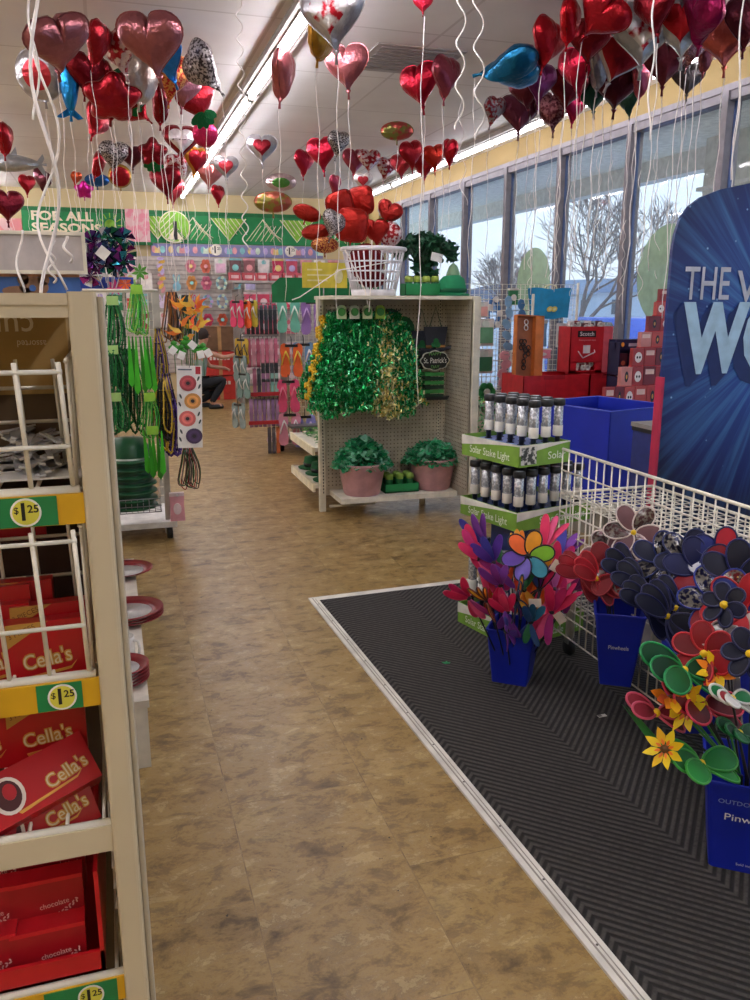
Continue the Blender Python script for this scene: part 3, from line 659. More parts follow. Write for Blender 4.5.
put_stakes(.963, .215, 'black capped glitter solar stake light standing in the top tray', 'solar stakes in the top tray', [(i, j) for i in range(1, 4) for j in range(0, 5)], '#e6e2d6')
put_stakes(.653, .205, 'black capped glitter solar stake light standing in the middle tray', 'solar stakes in the middle tray', [(i, j) for i in range(0, 6) for j in (0, 1, 4)]+[(0, 2), (0, 3), (1, 3), (1, 2)], '#cfc9bd')
put_stakes(.093, .36, 'tall glitter solar stake light standing in the bottom tray', 'solar stakes in the bottom tray', [(0, j) for j in range(5)]+[(1, 4), (1, 3), (5, 0), (4, 0), (3, 0)], '#d9d9d0')

# ================================================================ BLUE STANDEE
def ray_mat():
    m, n, b, t = node_mat('starburst_print'); s_ = n.nodes.new('ShaderNodeSeparateXYZ'); n.links.new(t.outputs['Object'], s_.inputs[0])
    def mm(op, a, c=None):
        q = n.nodes.new('ShaderNodeMath'); q.operation = op
        for i, val in enumerate((a, c)):
            if val is None: continue
            if hasattr(val, 'links'): n.links.new(val, q.inputs[i])
            else: q.inputs[i].default_value = val
        return q.outputs[0]
    dx = mm('SUBTRACT', s_.outputs[0], .72); dz = mm('SUBTRACT', s_.outputs[2], 1.45)
    an = mm('ARCTAN2', dz, dx); ra = mm('POWER', mm('ADD', mm('MULTIPLY', dx, dx), mm('MULTIPLY', dz, dz)), .5)
    cb = n.nodes.new('ShaderNodeCombineXYZ'); n.links.new(mm('MULTIPLY', an, 9.0), cb.inputs[0]); n.links.new(mm('MULTIPLY', ra, .6), cb.inputs[1])
    ry = ramp(n, noise(n, cb.outputs[0], 1.6, 3), [(.45, 0.0), (.8, .6)])
    base = ramp(n, ra, [(.1, '#1f52ae'), (.45, '#163684'), (.8, '#0f1f60'), (1.25, '#090e2e')])
    fac = mix(n, ry, (0, 0, 0, 1), ramp(n, ra, [(.2, 0.0), (1.0, .6)]))
    c = mix(n, base, '#5fa4e0', fac)
    vo = n.nodes.new('ShaderNodeTexVoronoi'); vo.inputs['Scale'].default_value = 14; n.links.new(t.outputs['Object'], vo.inputs['Vector'])
    c = mix(n, c, '#9cc4ee', ramp(n, vo.outputs['Distance'], [(.03, .8), (.1, 0.0)]))
    n.links.new(c, b.inputs['Base Color']); b.inputs['Roughness'].default_value = .35; return m
std = thing('standee', 'tall blue arch topped cardboard standee with starburst print and large lettering', 'standee', (2.62, 3.5, 0))
SW = 1.3
arc = [(0, 0), (0, 1.86), (.008, 1.93), (.03, 2.0), (.075, 2.06), (.14, 2.105), (.25, 2.145), (.42, 2.18), (.65, 2.195)]
arc = arc+[(SW-x, z) for x, z in reversed(arc[:-1])]
MB().prism(arc, .02, ray_mat(), FR((0, .02, 0), (1, 0, 0), (0, 0, 1))).build('printed_board', std)
MB().box(-.016, .0, -.02, .03, 0, 1.25, M('#b5264a', .5)).build('red_edge_strip', std)
MB().prism([(.1, 0), (SW-.1, 0), (SW/2, 1.2)], .02, M('#2a2f3e', .7), FR((0, .3, 0), (1, 0, 0), (0, .17, 1))).build('rear_easel', std)
SIL = M('#a9c6d9', .35, .2); GRYL = M('#b9bcc9', .4)
MB().text('THE', .225, GRYL, wfr(.215, 1.695, -.006), .006, fit=.27).text('W', .225, GRYL, wfr(.51, 1.68, -.006), .006).build('lettering', std)
big = MB()
for k in range(9): big.text('WO', .45, M('#1a2c66', .5), wfr(.42-.006*k, 1.415-.007*k, -.008+.0006*k), .05, fit=.66)
big.text('WO', .45, SIL, wfr(.425, 1.42, -.010), .05, fit=.66)
big.build('large_lettering', std)

# ================================================================ BLUE DUMP BIN, CABINET
bt = FR((3.19, 4.78, 0), (math.cos(.26), math.sin(.26), 0), (-math.sin(.26)*.5, math.cos(.26), 0))
r = thing('dump_bin', 'large open blue cardboard dump bin behind the cart rail', 'bin', T=bt); BL = M('#1c2fae', .45, scale=3); 
s = MB()
for b_ in ((0, .66, 0, .008), (0, .66, .712, .72), (0, .008, 0, .72), (.652, .66, 0, .72)): s.box(b_[0], b_[1], b_[2], b_[3], .25, .9, BL)
s.box(0, .66, 0, .72, .25, .26, BL); s.build('bin_walls', r)
MB().tube([(0, 0, .9), (.66, 0, .9), (.66, .72, .9), (0, .72, .9), (0, 0, .9)], .005, M('#5a6ad0', .4), 5).build('folded_rim', r)
MB().box(-.03, .69, -.03, .74, .2, .25, CREAM).box(.02, .64, .02, .70, 0, .2, M('#8f8878', .6)).build('pallet_base', r)
r = thing('counter_cabinet', 'blue counter cabinet with pale top beside the standee', 'cabinet', (3.0, 4.0, 0))
MB().box(0, .55, 0, .25, 0, .86, M('#2a3575', .5)).build('body', r); MB().box(-.01, .56, -.01, .26, .885, .91, M('#8f8a86', .4)).box(-.005, .555, -.005, .255, .86, .885, M('#26262c', .5)).build('top', r)
MB().box(.02, .5, -.008, 0, .06, .82, M('#323e86', .5)).build('door', r)

# ================================================================ RED BINS, TAPE DISPLAY, SUNGLASSES, TOTE
RED = M('#c21f2b', .45); RDD = M('#a81a26', .5)
r = thing('display_table', 'low cream display table carrying the red bins by the window', 'table', (3.2, 6.25, 0))
MB().box(0, 1.15, 0, .5, .70, .74, CREAM).build('tabletop', r)
for x, y in ((.03, .03), (1.09, .03), (.03, .44), (1.09, .44)): MB().box(x, x+.03, y, y+.03, 0, .70, CREAM).build('leg', r)
for k, (x0, x1, lab) in enumerate(((.1, .74, 'wide red open cardboard bin, left of two below the tape display'), (.745, 1.14, 'red open cardboard bin, right of two below the tape display'))):
    r = thing('red_bin', lab, 'bin', (3.21+x0, 6.27, .745)); w_ = x1-x0
    s = MB()
    for a in ((0, w_, 0, .006), (0, w_, .4, .406), (0, .006, 0, .406), (w_-.006, w_, 0, .406)): s.box(*a, 0, .27, RED)
    s.box(0, w_, 0, .406, 0, .006, RED).box(w_*.33, w_*.335, -.0005, 0, 0, .27, RDD); s.build('bin_walls', r)
    MB().box(w_*.3, w_*.62, -.002, 0, .235, .27, RDD).build('front_flap', r)
tp = thing('tape_display', 'red cardboard tape display box reading Scotch with packets of tape above the red bins', 'display box', (3.83, 6.42, 1.016))
MB().box(0, .42, 0, .008, .09, .40, RED).box(0, .42, .2, .208, 0, .40, RED).box(0, .008, 0, .208, 0, .40, RED).box(.33, .42, -.004, .0, 0, .40, M('#d7606c', .45)).box(.412, .42, 0, .208, 0, .40, RED).box(0, .33, 0, .008, 0, .02, RED).box(0, .07, 0, .008, 0, .1, RED).box(.26, .42, 0, .008, 0, .1, RED).box(0, .42, 0, .208, 0, .006, RED).build('box_body', tp)
MB().box(.07, .25, -.004, 0, .31, .365, M('#151515', .4)).build('black_label', tp)
MB().text('Scotch', .05, WHITE, wfr(.16, .337, -.006), .012, fit=.14).text('Transparent tape', .02, M('#e7a9ad', .5), wfr(.165, .285, -.003), .003, fit=.17).build('lettering', tp)
MB().box(.13, .2, -.003, -.001, .17, .24, M('#e6dcdc', .5), TR(0, 0, 0)).tube([(.08, -.003, .19), (.13, -.003, .13), (.25, -.003, .18)], .006, M('#e6dcdc', .5), 4).tube([(.24, -.003, .2), (.25, -.003, .18), (.23, -.003, .165)], .004, M('#e6dcdc', .5), 4).build('tape_drawing', tp)
random.seed(3)
def tape(x, y, z, lab, grp):
    q = thing('tape_packet', lab, 'tape', (x, y, z), random.uniform(-.5, .5), grp)
    MB().box(-.03, .03, -.008, .008, 0, .07, M(random.choice(['#8f3b40', '#e2d5cf', '#b04b50', '#5c3a3c']), .35)).build('packet_card', q)
    MB().lathe([(.012, 0), (.026, 0), (.026, .014), (.012, .014), (.012, 0)], M('#d9d5cf', .2), 12, FR((0, -.02, .035), (1, 0, 0), (0, 0, 1))).build('tape_roll', q)
for k in range(8): tape(3.87+k*.047, 6.50+.03*(k % 3), 1.395-.02*(k % 2), 'small tape packet poking from the top of the red tape display', 'tape packets on top of the display')
for k in range(6): tape(3.91+k*.03, 6.46+.02*(k % 2), 1.024+.03*(k % 2), 'small tape packet in the opening at the base of the red tape display', 'tape packets in the display opening')
r = thing('sunglass_display', 'tall orange cardboard sunglasses display leaning by the red bins', 'display box', T=FR((3.33, 6.5, 1.0), (1, 0, -.06), (.06, .12, 1)))
OR = M('#cf7433', .5)
MB().box(0, .25, 0, .52, -.01, .0, M('#a8643c', .5)).box(.17, .25, 0, .52, 0, .06, OR).box(-.008, 0, 0, .52, -.01, .05, OR).box(0, .25, .51, .52, -.01, .06, OR).build('tray_box', r)
for k, (x, y) in enumerate(((.1, .44), (.09, .27), (.1, .2), (.09, .1), (.06, .27), (.13, .22))):
    s = MB().tube([(x, y-.02, .012), (x, y+.02, .012)], .004, BLACK, 4)
    for d in (-.022, .022): s.tube([(x+.018*math.cos(a*PI/5), y+d*1.1+.022*math.sin(a*PI/5), .015) for a in range(11)], .005, M('#efe9df' if k == 0 else '#2a2020', .3), 5)
    s.build('sunglasses', r)
grid = thing('wire_grid_rack', 'wire grid rack with small hanging goods in front of the window behind the tape display', 'rack', (3.0, 7.62, 0))
s = MB()
for k in range(33): s.tube([(k*.05, 0, .5), (k*.05, 0, 1.8)], .003, WIRE, 4)
for k in range(27): s.tube([(0, 0, .5+k*.05), (1.6, 0, .5+k*.05)], .003, WIRE, 4)
s.build('wire_grid', grid)
for x in (0, 1.6): MB().tube([(x, 0, 0), (x, 0, 1.82)], .014, WIRE, 8).tube([(x, -.25, .015), (x, .2, .015)], .014, WIRE, 8).build('post', grid)
tote = thing('tote_bag', 'bright blue tote bag with two yellow lemons hanging on the wire grid by the window', 'bag', (4.22, 7.5, 1.47))
v = []; f = []; nx, nz = 12, 8
for i in range(nx+1):
    for j in range(nz+1):
        u, w_ = i/nx, j/nz; wd = .205+.035*w_
        v.append(((u-.5)*2*wd, -.03*math.sin(PI*u)*(1-w_*.5)+.006*math.sin(u*17+w_*5), w_*.29+.008*math.sin(u*9)))
for i in range(nx):
    for j in range(nz): a = i*(nz+1)+j; f.append((a, a+nz+1, a+nz+2, a+1))
TB = M('#1c93c8', .55)
n0 = len(v); v += [(p[0], -p[1]+.02, p[2]) for p in v]; f += [tuple(reversed([q+n0 for q in g])) for g in f]
MB().add(v, f, TB, None, True).build('bag_body', tote)
q = MB()
for dx in (-.025, .025): q.disc(.034, .026, .004, M('#f2d95a', .5), wfr(dx, .09, -.045) @ RZ(.4), 14).disc(.02, .015, .005, M('#f8efb0', .5), wfr(dx, .09, -.046) @ RZ(.4), 10)
q.build('lemon_print', tote)
MB().tube([(-.08, 0, .25), (-.06, .0, .31), (0, 0, .33), (.06, 0, .31), (.08, 0, .25)], .006, M('#e7dcb0', .6), 5).build('handle', tote)
goods = [('#3f6fa8', 'blue beaded necklace bundle', 'ring', .16, .38, 3.62, 1.52), ('#7a9cc0', 'blue patterned bag', 'bag', .2, .26, 4.12, 1.32), ('#7c5f66', 'patterned card pack', 'card', .14, .26, 3.95, 1.33), ('#a98f94', 'grey pink card pack', 'card', .14, .2, 3.9, 1.1), ('#e6899a', 'pink boxed favour', 'bag', .26, .1, 4.15, 1.12), ('#c9b6b4', 'floral card pack', 'card', .16, .24, 4.42, 1.3), ('#2d7a4c', 'small green pouch', 'bag', .1, .16, 3.83, 1.68)]
for c, lb, k, w_, h_, x, z in goods:
    o = pack(k, w_, h_, c, '#dcd6d0', None).build('hanging_item'); o.location = (x, 7.56, z); tag(o, lb+' hanging on the wire grid by the window', 'merchandise')
# goods to the right of the end display
rk = thing('side_wire_rack', 'wire rack of green and pastel goods just right of the end display', 'rack', (2.95, 7.0, 0))
s = MB()
for k in range(19): s.tube([(k*.045, 0, .4), (k*.045, 0, 1.66)], .003, WIRE, 4)
for k in range(26): s.tube([(0, 0, .4+k*.05), (.81, 0, .4+k*.05)], .003, WIRE, 4)
s.build('wire_grid', rk)
for x in (0, .81): MB().tube([(x, 0, 0), (x, 0, 1.7)], .014, WIRE, 8).tube([(x, -.2, .015), (x, .2, .015)], .014, WIRE, 8).build('post', rk)
items = [('card', '#e58d6a', 'coral card pack', 3.02, 1.56, .14, .14), ('card', '#efb0a4', 'peach card pack', 3.2, 1.56, .14, .14), ('bag', '#9fc6ae', 'clear pack of mint shapes', 3.06, 1.36, .17, .24), ('card', '#6fae86', 'clear pack of green shamrock stickers', 3.25, 1.36, .17, .24), ('card', '#3b7f5a', 'dark green sticker pack', 3.25, 1.1, .17, .22), ('bag', '#12814a', 'white and green striped sock pair', 3.06, 1.08, .14, .3), ('garland', '#7fa8c8', 'blue bead strand', 3.47, 1.42, .12, .5), ('garland', '#3c6f9e', 'dark blue bead strand', 3.6, 1.42, .12, .44), ('garland', '#e0a0a8', 'pink bead strand', 3.45, .98, .18, .4), ('bunny', '#1d8a4e', 'green leprechaun figure', 3.08, .8, .16, .26), ('flower', '#38a55a', 'green bow', 3.28, .82, .2, .2), ('card', '#d98a90', 'pink carded toy', 3.6, .95, .14, .3)]
for k, c, lb, x, z, w_, h_ in items:
    o = pack(k, w_, h_, c, '#dfe6dc' if k != 'garland' else c, None).build('hanging_item'); o.location = (x, 6.93, z); tag(o, lb+' hanging right of the end display', 'merchandise')
# shelf with boxes behind the top solar tray
r = thing('low_shelf', 'cream low shelf with boxed goods behind the solar lights', 'shelf', (2.78, 5.75, 0))
MB().box(0, .5, 0, .4, .05, .09, CREAM).box(0, .5, 0, .4, .36, .39, CREAM).box(0, .5, 0, .4, .78, .82, M('#5f5a50', .5)).build('shelf_board', r)
MB().box(0, .03, 0, .4, 0, .8, CREAM).build('side_panel', r); MB().box(.47, .5, 0, .4, 0, .8, CREAM).build('side_panel', r)
for k, (x, c, lb) in enumerate(((.12, '#9aa09a', 'silver grey box'), (.24, '#c96a35', 'orange box'), (.37, '#3f9a4a', 'green box'))):
    q = thing('shelf_box', lb+' on the low shelf behind the solar lights', 'box', (2.78+x, 5.82, .391)); MB().box(-.055, .055, -.05, .1, 0, .18, M(c, .5)).build('carton', q); MB().box(-.04, .04, -.052, -.05, .04, .12, M('#e9e4d8', .5)).build('label_panel', q)
o = MB().tube([(0, 0, .5), (.02, 0, .25), (-.01, 0, 0)], .006, M('#3fae5c', .4), 5); random.seed(4)
for k in range(260):
    z = random.uniform(0, .5); o.box(-.012, .012, -.005, .005, 0, .001, M(random.choice(['#3fae5c', '#8fd98a', '#d8efd2']), .35, .3), TR(random.gauss(0, .045), random.gauss(0, .03), z) @ Euler((random.random()*3, random.random()*3, random.random()*3)).to_matrix().to_4x4())
o = o.build('leaf_garland'); o.location = (2.72, 5.72, .42); tag(o, 'pale green leaf garland hanging against the right post of the end display', 'garland')
# dark snack display
r = thing('snack_display', 'dark navy cardboard display with carded snacks below the window behind the candy boxes', 'display box', (4.0, 5.98, .8))
NV = M('#1b2140', .45)
MB().box(0, .46, .1, .11, 0, .52, NV).box(0, .01, -.05, .11, 0, .5, NV).box(0, .46, -.05, .11, .0, .02, NV).box(0, .46, .0, .02, .44, .52, M('#2a2d50', .4)).box(0, .46, -.05, .11, .22, .23, M('#c9c0b4', .5)).build('display_body', r)
MB().box(.12, .24, -.003, 0, .465, .49, M('#b8bccb', .4)).disc(.015, .02, .003, M('#e59a3a', .4), wfr(.06, .48, -.003), 12).build('header_print', r)
for k in range(4):
    q = thing('snack_card', 'dark maroon snack packet in the navy display, %s from the left' % ordn(k), 'snack', (4.06+k*.105, 5.97, 1.04)); MB().box(-.04, .04, -.012, .0, 0, .17, M('#4a2634', .4)).build('packet', q); MB().disc(.02, .02, .002, M('#a5553f', .4), wfr(0, .09, -.014), 10).build('packet_print', q)
MB().box(0, .46, 0, .12, -.8, 0, M('#23284a', .5), TR(0, 0, 0)).build('base_box', r)
# stepped candy boxes
stp = thing('stepped_riser', 'red stepped cardboard riser holding small candy boxes beside the standee', 'display stand', (0, 0, 0))
sr = MB(); CB = []
cs = ['#a83a3c', '#c2504a', '#8e2f36', '#d28a80', '#7a2a34', '#b7433f', '#5a3038']
steps = [(600, 645, 434, 408), (604, 652, 408, 386), (620, 672, 386, 366), (632, 672, 366, 347), (640, 672, 347, 331), (648, 672, 331, 315), (656, 672, 315, 301), (660, 672, 301, 288)]
random.seed(21); bx_labels = ['lowest', 'second lowest', 'third', 'fourth', 'fifth', 'sixth', 'seventh', 'topmost']
for k, (xa, xb, yb, yt) in enumerate(steps):
    Y = 5.58+.05*k
    a = at(xa, yb, Y=Y); b_ = at(xb, yb, Y=Y); tpz = at(xa, yt, Y=Y).z; h_ = tpz-a.z
    sr.box(a.x, a.x+.75, Y, Y+.05, a.z-(.3 if k < 7 else .2), a.z, RED)
    x = a.x; i = 0
    while x < max(b_.x, a.x+.1)+.12:
        w_ = random.uniform(.085, .115); c = random.choice(cs)
        q = thing('candy_box', 'small reddish candy box on the %s step of the riser, %s from the left' % (bx_labels[k], ordn(i)), 'candy box', (x+w_/2, Y, a.z), 0, 'boxes on the stepped riser')
        MB().box(-w_/2+.003, w_/2-.003, 0, .045, 0, h_*.93, M(c, .4)).build('carton', q)
        z = h_*.45; p_ = MB()
        if (k+i) % 3 == 0: p_.disc(w_*.3, h_*.28, .001, M('#ece4dc', .4), wfr(0, z, -.0005), 14).disc(w_*.07, h_*.07, .002, BLACK, wfr(-w_*.11, z, -.001), 8).disc(w_*.07, h_*.07, .002, BLACK, wfr(w_*.11, z, -.001), 8)
        elif (k+i) % 3 == 1: p_.box(-w_*.35, w_*.35, -.001, 0, h_*.55, h_*.8, M('#e5c2b4', .4))
        else: p_.disc(w_*.16, h_*.28, .001, M('#2a2632', .4), wfr(0, z, -.0005), 10).disc(w_*.07, h_*.12, .002, M('#d9a04e', .4), wfr(0, z, -.001), 8)
        p_.build('printed_face', q)
        x += w_; i += 1
sr.build('steps', stp)
MB().box(3.95, 4.6, 5.58, 5.9, 0, .75, M('#8f1d28', .5)).build('pedestal', stp)

# ================================================================ WIRE CART WITH PINWHEELS
cx0, cx1, cy0, cy1, zt, zb = 1.925, 2.42, 1.0, 3.24, .965, .22
cart = thing('wire_cart', 'cream wire grid bin on casters with pinwheel buckets along its side', 'cart', (0, 0, 0))
def gridp(name, P0, P1, n, z0, z1, m_, r_=.0035):
    s = MB(); P0 = Vector(P0); P1 = Vector(P1)
    for k in range(n+1):
        p = P0.lerp(P1, k/n); s.tube([(p.x, p.y, z0), (p.x, p.y, z1)], r_, m_, 5)
    zz = z0
    while zz < z1+.001: s.tube([(P0.x, P0.y, zz), (P1.x, P1.y, zz)], r_*1.1, m_, 5); zz += (z1-z0)/round((z1-z0)/.1)
    s.tube([(P0.x, P0.y, z1), (P1.x, P1.y, z1)], .007, m_, 8)
    return s.build(name, cart)
gridp('side_grid', (cx0, cy0, 0), (cx0, cy1, 0), 40, .1, zt, WIRE); gridp('side_grid', (cx1, cy0, 0), (cx1, cy1, 0), 40, zb, .76, WIRE)
gridp('end_grid', (cx0, cy1, 0), (cx1, cy1, 0), 9, zb, .76, WIRE); gridp('end_grid', (cx0, cy0, 0), (cx1, cy0, 0), 9, zb, zt, WIRE)
s = MB()
for k in range(10): s.tube([(cx0+k*.055, cy0, .74), (cx0+k*.055, cy1, .74)], .003, WIRE, 4)
for k in range(41): s.tube([(cx0, cy0+k*.056, .74), (cx1, cy0+k*.056, .74)], .003, WIRE, 4)
s.build('wire_shelf', cart); s = MB()
for k in range(10): s.tube([(cx0+k*.055, cy0, .24), (cx0+k*.055, cy1, .24)], .003, WIRE, 4)
for k in range(41): s.tube([(cx0, cy0+k*.056, .24), (cx1, cy0+k*.056, .24)], .003, WIRE, 4)
s.build('wire_base', cart)
for x in (cx0, cx1):
    for y in (cy0, cy1-.1):
        MB().tube([(x+.03, y, .09), (x+.03, y, .5)], .02, WIRE, 10).build('leg', cart)
        c = MB().box(-.02, .02, -.015, .015, .06, .1, STEEL, TR(x+.03, y, 0)).build('caster_fork', cart)
        MB().lathe([(.012, -.014), (.036, -.014), (.04, -.008), (.04, .008), (.036, .014), (.012, .014)], BLACK, 18, TR(x+.03, y, .041) @ RY(PI/2)).build('caster_wheel', c)
r = thing('white_carton_stack', 'white cartons on the wire floor of the cart', 'box', (2.0, 1.6, .247))
MB().box(.0, .38, 0, .5, 0, .3, WHITE).box(.0, .36, .5, 1.3, 0, .24, M('#d9d7d2', .6)).build('cartons', r)



# ---- buckets
def bucket(name, T, wt, wb, h, lab, text=None):
    r = thing(name, lab, 'bucket', T=T); B = M('#1426a0', .4, scale=4, bump=.02); s = MB()
    def ring(w_, z, rr=.12):
        pts = []
        for (sx, sy, a0) in ((1, 1, 0), (-1, 1, 1), (-1, -1, 2), (1, -1, 3)):
            for k in range(4):
                a = (a0+k/3)*PI/2; pts.append((sx*w_/2*(1-rr)+w_/2*rr*math.cos(a), sy*w_/2*(1-rr)+w_/2*rr*math.sin(a), z))
        return pts
    L = [ring(wb, 0), ring(wt, h), ring(wt+.008, h), ring(wt+.008, h+.008), ring(wt-.008, h+.008), ring(wb-.01, .01)]
    v = sum(L, []); f = [tuple(reversed(range(16))), tuple(range(80, 96))]
    for i in range(5):
        for k in range(16): f.append((i*16+k, i*16+(k+1) % 16, (i+1)*16+(k+1) % 16, (i+1)*16+k))
    s.add(v, f, B); s.build('bucket_body', r)
    if text: text(r)
    return r
PC = {}
def petal_mesh(L, Wd, c, rim, kind='oval', glit=False):
    k = (L, Wd, c, rim, kind)
    if k in PC: return PC[k]
    s = MB(); fm_ = M(c, .5, 0, .15, 40 if glit else 10, spec=.3) if not glit else M(c, .2, .6, .3, 90, h2='#6d6a66')
    rm_ = M(rim, .4)
    if kind == 'oval':
        N = 18; out = [(Wd/2*math.sin(2*PI*i/N)*(1+.15*-math.cos(2*PI*i/N)), L/2-L/2*math.cos(2*PI*i/N)) for i in range(N)]
        f_ = lambda x, y: .06*L*math.sin(PI*y/L)-3*x*x
        v = [(x, y, f_(x, y)) for x, y in out]+[(x*.5, L/2+(y-L/2)*.5, f_(x*.5, L/2+(y-L/2)*.5)) for x, y in out]+[(0, L/2, f_(0, L/2))]
        v2 = [(a, b_, c_-.0012) for a, b_, c_ in v]
        fs = [(i, (i+1) % N, N+(i+1) % N, N+i) for i in range(N)]+[(N+i, N+(i+1) % N, 2*N) for i in range(N)]
        s.add(v, fs, fm_, None, True); s.add(v2, [tuple(reversed(q)) for q in fs], fm_, None, True)
        s.tube([v[i % N] for i in range(N+1)], .0035 if c != rim else .002, rm_, 5, cap=False)
    else:
        out = [(0, 0), (Wd*.35, L*.25), (Wd/2, L*.5), (Wd*.25, L*.8), (0, L), (-Wd*.25, L*.8), (-Wd/2, L*.5), (-Wd*.35, L*.25)]
        s.prism(out, .0015, fm_); s.prism([(x*.35, y*.4) for x, y in out], .003, M('#f07c1e', .4))
    o = s.build('petal_proto'); me = o.data; bpy.data.objects.remove(o); PC[k] = me; return me
def pinwheel(base, head, face, cols, lab, L=.1, Wd=.06, fold=.2, rim=None, hub='#e8c21f', kind='oval', grp=None, glit=False, nm='pinwheel', rot=None, fan=None, via=None):
    base = Vector(base); head = Vector(head); r = thing(nm, lab, 'pinwheel', base, 0, grp)
    h = head-base; face = Vector(face).normalized()
    MB().tube([(0, 0, 0), (Vector(via)-base) if via else h*.5+Vector((.004, .003, 0)), h], .0035, M('#26262a', .5) if nm == 'pinwheel' else M('#3f8a3a', .5), 5).build('stick', r)
    if fan:
        ay = Vector(fan).normalized(); ax = ay.cross(face); ax = ax.normalized() if ax.length > .05 else ay.orthogonal(); FN = FR(h+face*.012, ax, ay)
    F_ = face.to_track_quat('Z', 'Y').to_matrix().to_4x4(); F_.translation = h+face*.012
    MB().lathe([(0, -.012), (.006, -.012), (.012, 0), (.009, .01), (0, .014)], M(hub, .4), 10, F_).build('hub', r)
    a0 = random.uniform(0, 6) if rot is None else rot
    for i, c in enumerate(cols):
        me = petal_mesh(L, Wd, c, rim or c, kind, glit and i % 2 == 0)
        if fan: # petals folded together along one line, as the pinwheel is sold
            j = i//2; an = (PI if i % 2 else 0)+(j-1)*.42+random.uniform(-.1, .1)
            T = FN @ RZ(an) @ TR(0, .006, .004*j) @ RX(.12*j) @ RY(.25*(j-1))
        else:
            T = F_ @ RZ(a0+2*PI*i/len(cols)) @ TR(0, .008, .002*(i % 2)) @ RX(fold+random.uniform(-.06, .06)) @ RY(.22)
        inst(me, 'petal', r, T)
    return r
bA = Vector((1.585, 2.99, 0))
bucket('blue_bucket', TR(bA) @ RZ(PI/4+.1), .20, .15, .25, 'square blue bucket of rainbow pinwheels standing on the dark mat')
RB = ['#7a6ac8', '#5aa6b8', '#5fb7bd', '#8fcf3f', '#f0a02a', '#f26a2a']
PKS = ['#d92b5a', '#e0406a', '#c82a6a', '#e85a8a', '#d92b5a', '#a8307a']; PUS = ['#7a3a9a', '#5a3aa0', '#8a4ab0', '#6a3a9a', '#4a4ab0', '#8a3a8a']
ORS = ['#f08a2a', '#e8602a', '#f0a83a', '#d94a2a', '#f0b02a', '#e87a2a']; MIX = ['#d92b5a', '#f08a2a', '#7a3a9a', '#3f9a5a', '#4a6ab8', '#e8406a']
cam_dir = lambda p: (Vector((0, 0, EYE))-Vector(p)).normalized()
random.seed(31)
PA = [ # px, py, Y, cols, fold, L, label bits
 (528, 556, 2.86, ['#f0a02a', '#f26a2a', '#6a4ab0', '#7a6ac8', '#4fa6c0', '#8fcf3f'], .05, .10, 'rainbow pinwheel with open petals facing out at the top of the bucket', '#1c1c2a'),
 (476, 560, 3.00, PKS, 1.0, .15, 'pink and red pinwheel leaning far to the left of the bucket', None),
 (488, 545, 3.04, PUS, 1.15, .15, 'violet pinwheel folded upright at the left back of the bucket', None),
 (470, 597, 2.92, PKS, .95, .12, 'pink pinwheel low at the left rim', None),
 (489, 600, 2.86, ORS, .55, .09, 'orange pinwheel with half open petals at the left', '#7a3a2a'),
 (502, 585, 2.9, ['#8a4ab0', '#d92b5a', '#8a3a9a', '#e0406a', '#7a3a9a', '#c82a6a'], .9, .12, 'purple and crimson pinwheel left of the middle', None),
 (515, 600, 2.82, ['#f0a02a', '#c82a6a', '#f08a2a', '#8a3a8a', '#d92b5a', '#e8a83a'], .7, .10, 'golden and magenta pinwheel low in front', '#2a3a5a'),
 (505, 632, 2.82, ['#8a4ab0', '#7a3a9a', '#4a4a9a', '#7a3a9a', '#8a4ab0', '#5a3a8a'], .6, .085, 'purple pinwheel drooping over the front rim', None),
 (531, 622, 2.84, ['#2a6a8a', '#3a4a8a', '#2a5a7a', '#3f8a5a', '#2a4a7a', '#3a5a8a'], .8, .10, 'teal pinwheel low at the front right', None),
 (541, 590, 2.88, MIX, .8, .12, 'mixed colour pinwheel right of the middle', '#1c1c2a'),
 (552, 575, 3.02, PKS, 1.0, .15, 'hot pink pinwheel rising at the right back', None),
 (560, 560, 3.1, PUS, 1.1, .14, 'lilac pinwheel at the back right', None),
 (565, 605, 2.9, ['#e8307a', '#e0287a', '#d92b6a', '#e8307a', '#c8246a', '#e0406a'], .5, .10, 'magenta pinwheel hanging out at the right', None),
 (552, 612, 2.84, PKS, .95, .13, 'crimson pinwheel leaning right of the rim', None),
 (572, 590, 3.0, ['#7a2a6a', '#8a3a7a', '#6a2a6a', '#8a3a7a', '#a8307a', '#7a2a6a'], .6, .11, 'plum pinwheel at the far right of the bucket', None),
 (512, 560, 3.08, ORS, 1.2, .13, 'orange pinwheel standing upright at the back', None),
 (498, 575, 3.08, ['#3f9a5a', '#8fcf3f', '#d92b5a', '#3f9a5a', '#4a6ab8', '#8fcf3f'], 1.2, .12, 'green and red pinwheel upright at the back left', None)]
